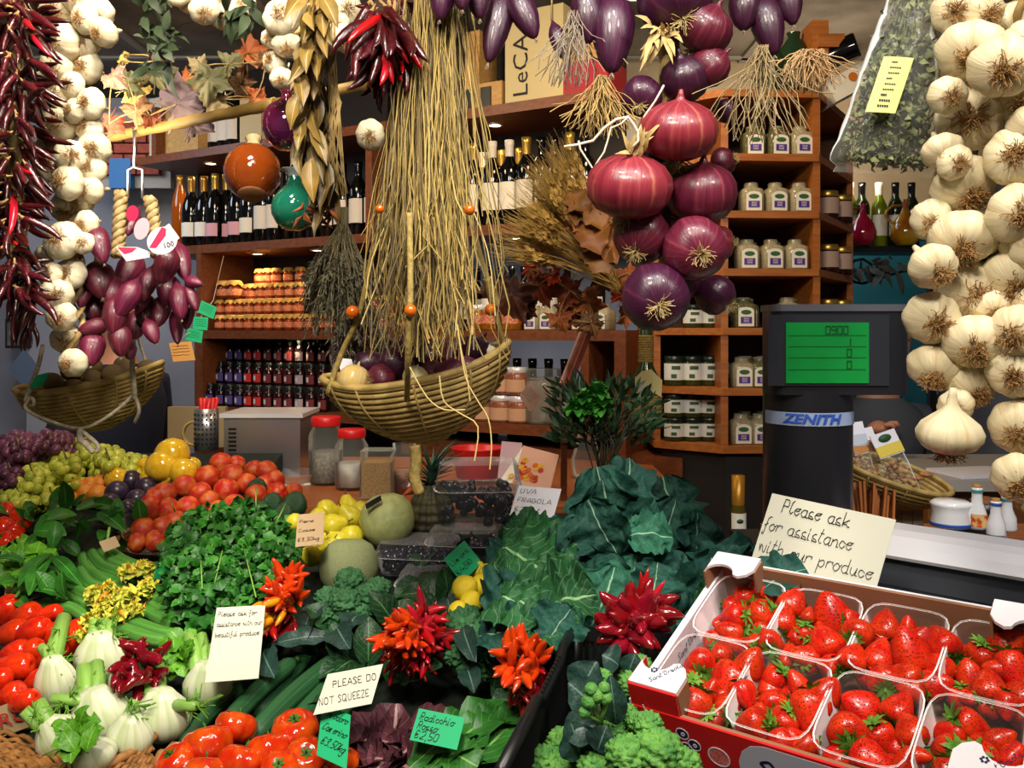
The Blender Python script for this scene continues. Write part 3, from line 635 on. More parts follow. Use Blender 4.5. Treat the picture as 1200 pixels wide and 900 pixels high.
# ---------------------------------------------------------------- hanging goods
def onskin(name, a, b, c=None, **k): return mat(name, a, k.pop('rough', .34), b, 1, uv=True, uvs=(34, 1.1), jit=k.pop('jit', .25), coat=.15, bump=.25, bs=7, detail=4, lo=.3, hi=.72, col3=c, **k)
m_garlic = mat('garlic skin', '#d8cdae', .5, '#b9a27c', 1, uv=True, uvs=(22, .8), jit=.12, detail=4, lo=.45, hi=.9, sss=.12, bump=.3, bs=6)
m_garlicw = mat('near garlic skin', '#dccfaa', .45, '#b89c68', 1, uv=True, uvs=(24, .7), jit=.08, detail=4, lo=.45, hi=.85, sss=.12, bump=.3, bs=6)
m_redon = onskin('red onion skin', '#471024', '#7c3440', '#5c1a2c')
m_redon2 = onskin('copper onion skin', '#6c1a2c', '#a4584c', '#842a36')
m_darkon = onskin('violet onion skin', '#2c0c22', '#4e2034', '#38102a')
m_trop = onskin('torpedo onion skin', '#4c0f28', '#7c3048', '#621a34')
GR = {}
def garlic(name='bulb', m=None, key='a', droop=.4, nroot=60):
    """bulb of radius 1 along z: roots at -z, neck at +z"""
    m = m or m_garlic
    o = bpy.data.objects.new(name, None); bpy.data.objects.remove(o)
    ph = rnd(0, 6)
    prof = [(0, -.62), (.16, -.66), (.45, -.66), (.78, -.5), (.97, -.2), (1.0, .05), (.86, .36), (.58, .62), (.32, .84), (.19, 1.05), (.15, 1.35), (.11, 1.6), (0, 1.62)]
    def rib(a, v, r): return r * (1 + (.07 * abs(math.cos(a * 4 + ph)) + .05 * math.sin(a * 2 + ph)) * math.sin(pi * min(1, v * 1.25)) )
    b = MB().lathe(prof, 36, None, rib).build(name, m, None, link=False); b['_proto'] = 1
    q = MB()
    for i in range(nroot):
        a = rnd(0, 6.28); r = rnd(0, .3); p = Vector((r * math.cos(a), r * math.sin(a), -.6)); pts = [p]; d = Vector((math.cos(a) * rnd(.1, .9), math.sin(a) * rnd(.1, .9), -1)).normalized()
        for k in range(4):
            d = (d + rdir() * .75).normalized(); p = p + d * .14; pts.append(p)
        q.tube(pts, .017, 3, False)
    r = q.build('roots', m_root, b); 
    return b
gp = [garlic() for _ in range(4)]; gpn = [garlic(m=m_garlicw, nroot=90) for _ in range(4)]
def rope_of(nm, label, cat, pts, Y, protos, loc, stem_pts=None, dscale=None, root_bias=(0, -1, -.3), mstem=None, jit=.5, group=None, sr=.005):
    t = thing(nm, label, cat, loc, group)
    if stem_pts:
        for k in range(3):
            sp = [P(x, y, Y + .045) + Vector((.012 * math.sin(i * 1.4 + k * 2.1), .012 * math.cos(i * 1.4 + k * 2.1), 0)) for i, (x, y) in enumerate(stem_pts)]
            wpart(MB().tube([Vector(v) for v in smooth_path([tuple(v) for v in sp], 3)], sr, 7), 'braided_stem', mstem or m_stem, t)
    for i, q in enumerate(pts):
        px, py, r = q[:3]; d = (Vector(root_bias) + rdir() * jit).normalized() if len(q) < 4 else Vector(q[3]).normalized()
        y = Y + rnd(-.02, .02) + (.03 if i % 3 == 2 else 0); p = P(px, py, y); rr = r / F * y
        c = copy_tree(protos[i % len(protos)], t); c.matrix_basis = wm(t).inverted() @ frame(p, -d, rdir(), rr)
    return t
def stem_line(x0, y0, x1, y1, n=30): return [(x0 + (x1 - x0) * i / n, y0 + (y1 - y0) * i / n) for i in range(n + 1)]
L1 = [(66, 10, 21), (92, -5, 20), (115, 15, 18), (100, 22, 17), (75, 50, 22), (100, 50, 18), (122, 38, 17), (66, 78, 19), (103, 80, 18), (62, 113, 20), (107, 122, 18), (52, 95, 14), (70, 144, 21), (105, 150, 17), (60, 170, 17), (112, 172, 18), (84, 183, 19), (58, 196, 17), (108, 198, 17), (80, 214, 20), (107, 222, 16), (85, 100, 15), (88, 130, 14)]
L2 = [(80, 243, 20), (102, 262, 15), (74, 282, 22), (82, 322, 19), (66, 345, 18), (72, 370, 18), (77, 397, 17), (86, 425, 17), (60, 322, 14), (97, 235, 15), (98, 285, 13), (52, 300, 12)]
rope_of('garlic_braid', 'long braid of cream garlic bulbs hanging beside the dark chilli rope', 'garlic braid', L1 + L2, 1.45, gp, P(80, -30, 1.47), stem_line(88, -40, 88, 440), mstem=m_stem)
rope_of('garlic_braid', 'short garlic bunch high above the autumn leaves near the green sprig', 'garlic braid', [(222, 0, 16), (240, 12, 17), (262, 18, 16), (280, 28, 15), (250, -8, 16), (285, 5, 14), (210, -6, 14)], 1.5, gp, P(250, -30, 1.5), stem_line(245, -60, 250, 0, 8))
rope_of('garlic_braid', 'pale garlic braid behind the yellow bay leaves', 'garlic braid', [(331, 20, 22), (336, 52, 16), (322, 72, 15), (318, 45, 12), (405, 45, 17), (408, 12, 18), (398, 28, 12), (330, 92, 13), (434, 158, 17)], 1.4, gp, P(370, -30, 1.42), stem_line(365, -50, 345, 60, 8))
RA = [(1118, 12, 26), (1150, 14, 26), (1185, 30, 29), (1138, 58, 36), (1110, 112, 22), (1136, 137, 37), (1104, 176, 22), (1128, 217, 37), (1092, 258, 24), (1128, 278, 36), (1093, 312, 28), (1139, 342, 38), (1092, 373, 31), (1143, 400, 34), (1096, 430, 30), (1138, 452, 28), (1118, 190, 20), (1160, 300, 20), (1160, 360, 22), (1120, 475, 20)]
t = rope_of('garlic_braid', 'near garlic braid with brown root tufts hanging beside the herb bag', 'garlic braid', RA, .97, gpn, P(1130, -30, .99), stem_line(1128, -60, 1130, 470), root_bias=(-.25, -1, -.55), jit=.45)
c = copy_tree(gpn[1], t); c.matrix_basis = wm(t).inverted() @ frame(P(1113, 508, .95), (0, -.15, 1), (1, 0, 0), .031)
rope_of('garlic_braid', 'near garlic braid cut by the photo edge beside the wall', 'garlic braid', [(1175, 78, 36), (1200, 55, 28), (1200, 118, 30), (1186, 183, 31), (1190, 250, 33), (1190, 322, 35), (1193, 388, 32), (1188, 437, 29), (1192, 500, 31), (1195, 560, 30), (1215, 150, 30), (1215, 220, 30), (1215, 290, 30), (1215, 360, 30), (1192, 285, 20)], .93, gpn, P(1200, -30, .95), stem_line(1205, -60, 1205, 600), root_bias=(-.5, -1, -.5), jit=.4)
# --- onions
def onion(m, flat=.8, nroot=45, name='bulb', mr=None):
    prof = [(0, -.98), (.12, -1.0), (.42, -.96), (.75, -.74), (.95, -.38), (1, 0), (.95, .36), (.76, .7), (.48, .90), (.25, .98), (.12, 1.06), (.08, 1.2), (.05, 1.38), (0, 1.4)]
    ph = rnd(0, 6)
    b = MB().lathe([(r, z * flat) for r, z in prof], 40, None, lambda a, v, r: r * (1 + .018 * math.sin(a * 3 + ph) + .012 * math.sin(a * 9 + ph * 2))).build(name, m, None, link=False); b['_proto'] = 1
    q = MB()
    for i in range(nroot):
        a = rnd(0, 6.28); r = rnd(0, .12); p = Vector((r * math.cos(a), r * math.sin(a), -.97 * flat)); pts = [p]; d = Vector((math.cos(a) * rnd(.2, 1.2), math.sin(a) * rnd(.2, 1.2), -.7)).normalized()
        for k in range(5): d = (d + rdir() * .5).normalized(); p = p + d * .085; pts.append(p)
        q.tube(pts, .011, 3, False)
    q.build('roots', mr or mat('pale roots', '#b09a66', .8), b); return b
op = {'r': onion(m_redon, .82), 'c': onion(m_redon2, .72), 'd': onion(m_darkon, .9), 'p': onion(m_redon, .95)}
def torpedo(m):
    prof = [(0, -1), (.1, -1.02), (.3, -.93), (.62, -.65), (.88, -.2), (1, .25), (.93, .62), (.66, .92), (.34, 1.14), (.14, 1.35), (.08, 1.6), (0, 1.62)]
    b = MB().lathe(prof, 28, None, lambda a, v, r: r * (1 + .02 * math.sin(a * 3))).build('bulb', m, None, link=False); b['_proto'] = 1
    q = MB()
    for i in range(14):
        a = rnd(0, 6.28); p = Vector((0, 0, -.98)); d = Vector((math.cos(a) * .5, math.sin(a) * .5, -1)); q.tube([p, p + d * .12, p + d * .2 + rdir() * .05], .02, 3, False)
    q.lathe([(.0, -1.0), (.14, -.99), (.16, -.95)], 10); q.build('roots', mat('grey roots', '#7e6a58', .9), b); return b
tp = [torpedo(m_trop), torpedo(m_redon)]; tpd = torpedo(m_darkon)
t = thing('onion_braid', 'hanging braid of big glossy red onions in front of the jar cabinet', 'onion braid', P(790, -30, 1.12))
ON = [(795, 153, 47, 40, 'c', (.0, -.35, .9)), (738, 218, 51, 42, 'c', (.05, -.3, .95)), (822, 226, 42, 42, 'r', (0, -.3, .95)), (814, 291, 38, 37, 'r', (.05, -.95, -.35)), (768, 348, 40, 38, 'd', (-.05, -.9, -.3)),
      (752, 276, 33, 33, 'p', (-.3, -.6, -.6)), (838, 345, 24, 36, 'd', (.5, -.4, -.5)), (847, 190, 17, 20, 'r', (.8, -.4, .2)), (845, 285, 20, 24, 'c', (.7, -.4, 0)), (802, 93, 29, 34, 'd', (-.3, -.5, .9)), (832, 78, 24, 28, 'p', (.6, -.3, .5)),
      (752, 113, 24, 28, 'd', (-.2, -.6, -.6)), (790, -2, 44, 34, 'd', (.1, -.4, -.6)), (826, 34, 34, 34, 'r', (.4, -.4, .7)), (800, 330, 22, 22, 'd', (.1, .4, -.5)), (770, 180, 26, 26, 'd', (0, .5, .5)), (790, 250, 25, 25, 'd', (0, .6, .3)), (850, 130, 14, 18, 'd', (.5, .2, .3))]
for i, (px, py, rx, rz, k, zd) in enumerate(ON):
    Y = 1.1 + (.05 if i in (6, 7, 8, 14, 15, 16, 17) else 0) + (-.03 if i in (0, 1, 4, 3) else 0)
    root = Vector(zd) if zd[2] < 0 or k in 'd' and zd[2] < .3 else None
    z = -Vector(zd) if zd[2] < .25 else Vector(zd)
    c = copy_tree(op[k], t); c.matrix_basis = wm(t).inverted() @ frame(P(px, py, Y), z, (1, .2, 0), rx / F * Y)
for k in range(4):
    wpart(MB().tube([P(785 + 8 * math.sin(i * .9 + k * 1.6), -40 + i * 15, 1.15 + .01 * math.cos(i * .9 + k * 1.6)) for i in range(26)], .007, 6), 'braided_stem', m_stem, t)
# string and loose stalks
b = MB(); b.tube([P(x, y, 1.04) for x, y in ((661, 172), (675, 170), (695, 165), (708, 150), (722, 140), (736, 137), (742, 145), (748, 155), (748, 165), (742, 172))], .0017, 6)
b.tube([P(x, y, 1.03) for x, y in ((736, 137), (728, 145), (716, 150), (712, 165), (708, 178), (700, 190), (694, 197), (680, 175), (678, 165))], .0012, 5)
b.tube([P(x, y, 1.06) for x, y in ((778, 100), (768, 118), (756, 135), (750, 150), (742, 168))], .0014, 5)
wpart(b, 'pale_string', mat('pale string', '#c9b8a0', .8), t)
b = MB()
for i in range(14): a = P(rnd(735, 755), rnd(170, 188), 1.05); b.leaf(a, a + Vector((rnd(-.03, .03), rnd(-.02, .0), rnd(-.01, .035))), .006, (0, -1, .3), nu=2, nv=4, shape='lance')
for i in range(22): a = P(rnd(760, 785), rnd(30, 48), 1.08); b.leaf(a, a + Vector((rnd(-.03, .03), rnd(-.03, .0), rnd(-.05, .01))), .008, (0, -1, .3), nu=2, nv=4, shape='lance')
wpart(b, 'dry_leaves', m_stem, t)
# torpedo shaped aubergine-dark onions along the top
def hung(label, pts, name='torpedo_onion_bunch', Y=1.12, grp=None):
    t = thing(name, label, 'onion bunch', P(pts[0][0], pts[0][1] - 60, Y))
    for i, (px, py, w, h, ang) in enumerate(pts):
        d = Vector((math.sin(math.radians(ang)), -.25, -math.cos(math.radians(ang)))).normalized(); y = Y + rnd(-.02, .02)
        c = copy_tree(tpd, t); c.matrix_basis = wm(t).inverted() @ frame(P(px, py, y), -d, (0, 1, 0), (w / F * y, w / F * y, h / F * y))
        top = P(px, py, y) - d * h / F * y * 1.4
        wpart(MB().tube([top, top + Vector((0, .0, .04)), P(pts[0][0], pts[0][1] - 75, Y)], .002, 5), 'stalk', m_stem, t)
    return t
hung('large purple torpedo onion with yellow roots, hanging beside the lettered wine box', [(718, 42, 26, 47, -3), (655, 50, 10, 22, 15), (688, 20, 20, 34, 0)])
hung('dark pair of torpedo onions above the pigeonhole box', [(582, 32, 17, 46, -12), (615, 18, 17, 32, 22), (560, -5, 16, 30, 5)], Y=1.15)
hung('dark torpedo onion with rosy tip just above the raffia hank', [(518, 0, 16, 26, -5), (540, -12, 14, 26, 5)], Y=1.12)
hung('dark onions hanging at the top above the cabinet', [(900, 32, 20, 36, 8), (872, 12, 19, 26, -5), (925, 2, 16, 30, 5)], Y=1.1)
def tuft(label, px, py, Y, n, w, h, m, nm='root_tuft', r=.0007, up=0):
    b = MB()
    for i in range(n):
        p = P(px + rnd(-w * .2, w * .2), py, Y) + Vector((0, rnd(-.01, .01), 0)); pts = [p]; d = Vector((rnd(-1, 1) * w / h, rnd(-.4, .4), -1 + up)).normalized()
        for k in range(6): d = (d + rdir() * .45 + Vector((0, 0, -.15 + up * .3))).normalized(); p = p + d * h / F * Y / 5.0; pts.append(p)
        b.tube(pts, r, 3, False)
    return tag(b.build(nm, m, loc=P(px, py, Y)), label, 'roots')
m_rt = mat('straw roots', '#a98c50', .8, '#7e683c', 50)
tuft('yellow wiry root tuft below the large purple torpedo onion', 705, 90, 1.08, 70, 26, 62, m_rt)
tuft('grey wispy root tuft beside the lettered wine box', 672, 15, 1.1, 60, 30, 75, mat('grey roots 2', '#7d7060', .9))
tuft('long wispy root tuft falling over the cabinet top shelf', 893, 55, 1.06, 60, 32, 95, mat('pale roots 2', '#94805a', .9))
tuft('spreading wiry root tuft over the cabinet corner', 950, 60, 1.05, 110, 70, 42, mat('roots 3', '#a8875c', .9))
def scribble(o, w, h, n, m=None, seed=1):
    b = MB(); r = random.Random(seed)
    for i in range(n):
        y = -h * (.2 + .65 * i / n); x = w * .12
        while x < w * .85:
            e = x + w * r.uniform(.03, .06); yy = y + h * r.uniform(-.03, .03); b.poly([(x, y, .0008), (e, yy, .0008), (e, yy + h * .02, .0008), (x, y + h * .02, .0008)], .0003, (0, 0, 1)); y = yy * .5 + -h * (.2 + .65 * i / n) * .5; x = e
    return b.build('scrawl', m or m_ink, o, smooth=False)
# --- torpedo onion bunch with tags
t = thing('tropea_onion_bunch', 'shiny purple torpedo onion bunch with white and red tags over the kiwi basket', 'onion bunch', P(150, 235, 1.5))
TB = [(117, 288, 12, 25, 22), (117, 330, 17, 25, 24), (150, 320, 15, 25, -14), (194, 313, 14, 22, -8), (213, 308, 11, 27, 25), (111, 357, 15, 24, 20), (148, 352, 13, 24, -22), (172, 335, 10, 24, -8), (197, 342, 13, 22, 12), (135, 372, 14, 24, 4), (165, 352, 9, 16, 0), (188, 366, 11, 22, 5), (210, 355, 11, 22, 16), (108, 384, 10, 17, -70),
      (207, 384, 8, 26, 20), (141, 400, 13, 20, 12), (108, 410, 14, 22, 10), (160, 382, 12, 20, 8), (228, 331, 7, 12, 75), (219, 366, 9, 24, 10), (155, 262, 7, 20, -5), (178, 390, 9, 16, 30), (132, 345, 12, 20, 0), (170, 365, 12, 22, 10), (225, 350, 7, 18, 28), (98, 345, 9, 18, 0), (152, 412, 8, 13, 25)]
for i, (px, py, w, h, ang) in enumerate(TB):
    d = Vector((math.sin(math.radians(ang)), -.35 - .2 * (i % 3), -math.cos(math.radians(ang)))).normalized(); y = 1.5 + .04 * ((i * 7) % 3) - .04
    c = copy_tree(tp[i % 2], t); c.matrix_basis = wm(t).inverted() @ frame(P(px, py, y), -d, (0, 1, 0), (w / F * y * 1.05, w / F * y * 1.05, h / F * y * .95))
for x0, y0, x1, y1 in ((142, 225, 138, 300), (176, 232, 185, 300)):
    for k in range(3): wpart(MB().tube([P(x0 + (x1 - x0) * i / 16 + 4.5 * math.sin(i * 1.1 + k * 2.1), y0 + (y1 - y0) * i / 16, 1.46 + .007 * math.cos(i * 1.1 + k * 2.1)) for i in range(17)], .0065, 7), 'braided_stem', mat('braid straw', '#b39a6a', .8, '#8a6f44', 80), t)
def cardM(tl, tr, bl):
    tl, tr, bl = (P(*q) for q in (tl, tr, bl)); x = (tr - tl); w = x.length; x.normalize(); d = bl - tl; h = d.length; d = d - x * d.dot(x) * 1; hh = d.length; y = -d.normalized(); z = x.cross(y)
    M = Matrix((x, y, z)).transposed().to_4x4(); M.translation = tl; return M, w, hh
def card(nm, label, tl, tr, bl, m, cat='sign', parent=None, bend=0, shear=0, group=None):
    """a card with its corner at the origin: x to the right 0..w, y down to -h; writing sits just above z=0"""
    M, w, h = cardM(tl, tr, bl)
    if parent: 
        o = bpy.data.objects.new(nm, None); o.parent = parent; o.matrix_basis = wm(parent).inverted() @ M; COL.objects.link(o)
    else: o = thing(nm, label, cat, M=M, group=group)
    TL, TR, BL = (P(*q) for q in (tl, tr, bl)); q = M.inverted() @ BL; k = q.x / h
    b = MB()
    n = 8
    for sgn in (1, 0):
        b.grid(lambda u, v: Vector((u * w + v * k * h, -v * h, bend * math.sin(pi * u) - (1 - sgn) * .0007)), n, 2)
    b.build('sheet', m, o, smooth=False)
    return o, w, h, k
tg, w, h, k = card('price_tag', None, (172, 283, 1.41), (198, 262, 1.41), (184, 300, 1.40), m_paper, parent=t)
tg = None
tag_white = mat('tag white', '#dcd6da', .5); tag_red = mat('tag crimson', '#b01844', .5)
def disc(mb, c, rx, ry, M, n=24, th=.0008):
    mb.poly([M @ (Vector(c) + Vector((rx * math.cos(a * 2 * pi / n), ry * math.sin(a * 2 * pi / n), 0))) for a in range(n)], th, M.to_3x3() @ Vector((0, 0, 1))); return mb
MT = frame(P(190, 282, 1.40), (0, -1, .1), (1, 0, .35))
wpart(disc(MB(), (0, 0, 0), .024, .022, MT), 'round_tag', tag_white, t, False)
b = MB().poly([MT @ Vector(v) for v in ((-.022, -.004, .001), (.006, .021, .001), (.012, .016, .001), (.008, .006, .001), (-.012, -.008, .001))], .0006, MT.to_3x3() @ Vector((0, 0, 1))); wpart(b, 'red_print', tag_red, t, False)
print_text('100', .012, m_ink, t, wm(t).inverted() @ MT @ Matrix.Translation((.008, -.010, .0012)))
MT2 = frame(P(155, 296, 1.405), (.1, -1, .1), (1, 0, .12))
b = MB().poly([MT2 @ Vector(v) for v in ((-.024, .012, 0), (.008, .008, 0), (.028, -.002, 0), (.026, -.01, 0), (-.01, -.013, 0))], .0008, (0, -1, 0)); wpart(b, 'folded_tag', tag_white, t, False)
b = MB().poly([MT2 @ Vector(v) for v in ((-.022, .011, .001), (.008, .007, .001), (.0, .001, .001), (-.012, -.001, .001))], .0006, (0, -1, 0)); wpart(b, 'red_print', tag_red, t, False)
MT3 = frame(P(166, 268, 1.43), (0, -1, 0), (1, 0, -.3)); wpart(disc(MB(), (0, 0, 0), .012, .018, MT3), 'round_tag', mat('pink tag', '#c79aa4', .6), t, False)
MT4 = frame(P(155, 250, 1.45), (0, -1, 0), (1, 0, -.1)); wpart(disc(MB(), (0, 0, 0), .01, .013, MT4), 'round_tag', tag_red, t, False)
# --- chilli ropes and bunches
def chilli(m, curve=.15, ms=None, fat=1):
    pts = [Vector((curve * math.sin(i / 8 * 2.2), 0, i / 8)) for i in range(9)]
    b = MB().tube(pts, lambda v: .1 * fat * (math.sin(pi * min(.98, v * .85 + .15)) ** .6) * (1 - .25 * v) * (1.0 if v < .98 else .1), 8).build('chilli', m, None, link=False); b['_proto'] = 1
    MB().tube([(0, 0, -.16), (.01, 0, -.05), (0, 0, .02)], lambda v: .02 + .05 * v * v * fat, 6).build('stalk', ms or mat('chilli stalk', '#5c6a24', .7), b); return b
m_ch1 = mat('dark dried chilli', '#480a12', .3, '#2e060c', 12, jit=.35, coat=.3, bump=.4, bs=14); m_ch2 = mat('fresh red chilli', '#a8101a', .2, jit=.25, coat=.4)
m_ch3 = mat('orange chilli', '#d8440a', .2, '#c22a08', 3, jit=.15, coat=.4); m_ch4 = mat('amber chilli', '#d88a0c', .2, jit=.15, coat=.4); m_ch5 = mat('crimson chilli', '#7c0a18', .18, jit=.2, coat=.5)
m_sd = mat('dry chilli stalk', '#8a6c3c', .8)
cdry = [chilli(m_ch1, c, m_sd) for c in (.1, .25, -.2)]; cred = [chilli(m_ch2, c) for c in (.08, .2)]; cor = [chilli(m_ch3, c, fat=1.25) for c in (.05, .12)]; camb = [chilli(m_ch4, .08, fat=1.25)]; ccr = [chilli(m_ch5, c, fat=1.7) for c in (.1, .25)]
def add_kid(t, proto, M):
    c = copy_tree(proto, t); c.matrix_basis = wm(t).inverted() @ M; return c
def stuff_copies(mb, proto, M):
    me = proto.data; b = len(mb.v); mb.v += [tuple(M @ v.co) for v in me.vertices]
    for p in me.polygons: mb.f.append(tuple(b + i for i in p.vertices)); mb.u.append(tuple((0, 0) for _ in p.vertices))
t = thing('chilli_rope', 'thick rope of dark red dried chillies hanging beside the garlic braid', 'chilli rope', P(18, -30, 1.35))
back = MB()
for i in range(420):
    big = i < 95; py = rnd(-20, 345); wx = 26 + 8 * math.sin(py / 50); cx = 12 + 4 * math.sin(py / 70); px = cx + rnd(-wx, wx)
    y = rnd(1.27, 1.31) if big else rnd(1.31, 1.42); d = Vector(((px - cx) / wx * .9 + rnd(-.3, .3), rnd(-.7, .1), rnd(-1, .1))).normalized(); M = frame(P(px, py, y), d, rdir(), rnd(.045, .07))
    if big: add_kid(t, (cred if i % 12 == 0 else cdry)[i % (2 if i % 12 == 0 else 3)], M)
    else: stuff_copies(back, cdry[i % 3], M)
for i in range(50):
    py = rnd(330, 400); M = frame(P(rnd(15, 42), py - 15, rnd(1.3, 1.36)), (rnd(-.3, .3), rnd(-.3, 0), -1), rdir(), rnd(.03, .045)); stuff_copies(back, cdry[i % 3], M)
o = wpart(back, 'inner_chillies', m_ch1, t); o['kind'] = 'stuff'
wpart(MB().tube([P(20 + 3 * math.sin(i), -40 + i * 22, 1.37) for i in range(18)], .012, 6), 'core_string', m_stem, t)
def chilli_bunch(label, hub, R, n, protos, spread, size, Y, dirb=(0, -.7, -.6), nm='dried_chilli_bunch', nb=0, grp=None):
    t = thing(nm, label, 'chilli bunch', P(hub[0], hub[1], Y + .03), grp)
    for i in range(n):
        d = (Vector(dirb) + rdir() * spread).normalized()
        if d.y > .35: d.y = -d.y
        a = P(hub[0], hub[1], Y) + Vector((rnd(-1, 1) * R, rnd(0, .02), rnd(-1, 1) * R)); add_kid(t, protos[i % len(protos)], frame(a, d, rdir(), size * rnd(.8, 1.15)))
    wpart(MB().ball(P(hub[0], hub[1], Y + .02), R * 1.1, 10, 8), 'tied_core', mat('dark core', '#241008', .9), t); return t
chilli_bunch('upper dried chilli bunch, fan of glossy dark red pods over the raffia', (447, 18), .018, 34, [cdry[0], cdry[1], cdry[2], cdry[0], cdry[1], cred[0]], .6, .085, 1.12, (0, -.35, -1))
chilli_bunch('lower dried chilli bunch, crumpled red pods on the raffia', (452, 75), .014, 20, [cdry[1], cdry[2], cred[1]], .7, .042, 1.13, (0, -.3, -1))
chilli_bunch('dark chilli bunch at the top edge behind the red pods', (460, -8), .02, 26, [cdry[0], cdry[1], cdry[2]], .9, .06, 1.16, (0, -.4, -.5))
# --- raffia hank
m_raf = mat('raffia', '#b49a58', .7, '#8f7842', 3, jit=0); 
def strands(label, n, m, y0, y1, seed):
    r = random.Random(seed); b = MB()
    for i in range(n):
        x0 = r.gauss(504, 14); x1 = x0 + (x0 - 503) * r.uniform(.4, 1.4) + r.gauss(-4, 12); e = r.uniform(250, 380) if r.random() < .55 else r.uniform(350, 425); Y = 1.17 + r.uniform(-.035, .035); pts = []; ph = r.uniform(0, 6); fr_ = r.uniform(.5, 1.5)
        for k in range(13):
            t = k / 12; px = x0 + (x1 - x0) * t ** .9 + (5 * math.sin(t * 7 * fr_ + ph) + 2.5 * math.sin(t * 17 * fr_ + ph * 2)) * (.3 + t) * (1 + 2 * max(0, t - .8)) + r.gauss(0, 1.2) + (r.uniform(-8, 8) if t > .85 else 0); py = -30 + (e + 30) * t
            pts.append(P(px, py, Y + .015 * math.sin(t * 5 + ph)))
        b.tube(pts, r.choice((.0005, .0006, .0008, .0011)), 3, False)
    return tag(b.build('raffia_hank' if seed == 1 else 'dry_raffia_strands', m, loc=P(500, -30, 1.17)), label, 'raffia')
t = thing('raffia_hank', 'long hank of golden raffia strands hanging over the onion basket', 'raffia', P(500, -30, 1.17))
for i, (n, c1, c2) in enumerate(((340, '#a89050', '#8a7438'), (330, '#7c6a40', '#5a4b33'), (100, '#c4aa64', '#a48a48'))):
    o = strands(None, n, mat('raffia %d' % i, c1, .6, c2, 4), 0, 0, i + 2); o.name = 'strands'; o['kind'] = 'stuff'; o.parent = t; o.location = (0, 0, 0)
b = MB()
for px, py, dx in ((428, 360, 20), (430, 330, 40), (560, 390, -30), (585, 350, -40), (545, 450, 20)):
    b.tube([P(505 + (px - 505) * k / 12 + 6 * math.sin(k * .8 + px), 60 + (py - 40) * k / 12, 1.15) for k in range(13)], .0009, 3, False)
for (pts) in (((536, 380), (545, 440), (560, 470), (572, 490), (576, 520), (574, 550)), ((515, 440), (520, 470), (540, 485), (560, 500), (556, 540)), ((480, 430), (500, 465), (520, 480), (545, 480))):
    b.tube([P(x, y, 1.12) for x, y in smooth_path(list(pts))], .0011, 4, False)
o = b.build('trailing_strands', mat('raffia pale', '#c8b070', .6)); o.data.transform(wm(t).inverted()); o.parent = t; o['kind'] = 'stuff'
# --- bay leaf bunch
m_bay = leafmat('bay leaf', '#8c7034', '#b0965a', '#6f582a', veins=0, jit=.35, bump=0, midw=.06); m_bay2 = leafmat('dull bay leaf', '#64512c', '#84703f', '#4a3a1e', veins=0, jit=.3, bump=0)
t = thing('bay_leaf_bunch', 'hanging bunch of dry yellow brown bay leaves beside the red jug', 'dried leaves', P(365, -30, 1.3))
def leafy_line(t, n, x0, y0, x1, y1, sx, Ls, m, Y, w=.32, nm='leaf', dr=(0, -.3, -1), spr=.5, shape='lance', up=(0, -1, 0), wav=.02):
    for i in range(n):
        k = i / n; px = x0 + (x1 - x0) * k + rnd(-sx, sx); py = y0 + (y1 - y0) * k + rnd(-8, 8); L = rnd(*Ls); a = P(px, py, Y + rnd(-.02, .02))
        d = (Vector(dr) + rdir() * spr).normalized(); b = MB().leaf(a, a + d * L, L * w * rnd(.8, 1.2), Vector(up) + rdir() * .6, curl=rnd(-.1, .25), cup=rnd(.1, .5), wav=wav, nu=4, nv=7, shape=shape, seed=rnd(0, 99))
        wpart(b, nm, m, t)
leafy_line(t, 30, 366, -20, 366, 75, 12, (.045, .07), m_bay, 1.26, spr=.45)
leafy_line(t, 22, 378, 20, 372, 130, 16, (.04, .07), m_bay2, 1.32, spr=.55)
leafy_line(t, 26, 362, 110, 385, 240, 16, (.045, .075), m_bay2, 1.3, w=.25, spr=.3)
leafy_line(t, 12, 352, 60, 362, 190, 8, (.05, .075), m_bay, 1.27, spr=.4)
b = MB()
for i in range(30): b.tube([P(rnd(350, 395), -20 + 10 * rnd(0, 9), 1.31), P(rnd(355, 400), 120, 1.31), P(rnd(365, 410), rnd(180, 260), 1.31)], .0012, 4)
wpart(b, 'twigs', m_stem, t)
t = thing('dried_pod_cluster', 'cluster of rusty brown dried pods in front of the green glass jug', 'dried pods', P(365, 225, 1.32))
for i in range(22):
    a = P(rnd(350, 385), rnd(235, 255), rnd(1.28, 1.32)); b = MB().tube([a, a + rdir(-.4) * .012, a + rdir(-.9) * .028], lambda v: .0035 * math.sin(pi * (v * .9 + .08)), 7); wpart(b, 'pod', mat('dried pod', '#8a4a1e', .7, '#5f2c12', 50, jit=.3) if i == 0 else bpy.data.materials['dried pod'], t)
# --- lavender bunch
def broom(label, x0, y0, tips, m, n, Y, nm, cat='dried herbs', r=.0011, bush=0, mb2=None):
    t = thing(nm, label, cat, P(x0, y0, Y)); b = MB(); f = MB()
    for i in range(n):
        tx, ty = tips[0] + rnd(0, 1) * (tips[1] - tips[0]), rnd(tips[2], tips[3]); e = P(tx, ty, Y + rnd(-.04, .04)); a = P(x0 + rnd(-6, 6), y0, Y + rnd(-.01, .01)); mid = a.lerp(e, .5) + Vector((0, 0, .01)) + rdir() * .004
        b.tube([a + Vector((0, 0, .03)), a, mid, e], r * .7, 3, False)
        for k in range(bush): 
            q = a.lerp(e, rnd(.45, 1.05)) + rdir() * .004; f.leaf(q, q + (e - a).normalized() * .012 + rdir() * .011, .0035, rdir(), nu=1, nv=2, shape='lance')
    wpart(b, 'stems', m, t); 
    if bush: wpart(f, 'dried_leaves', mb2, t)
    return t
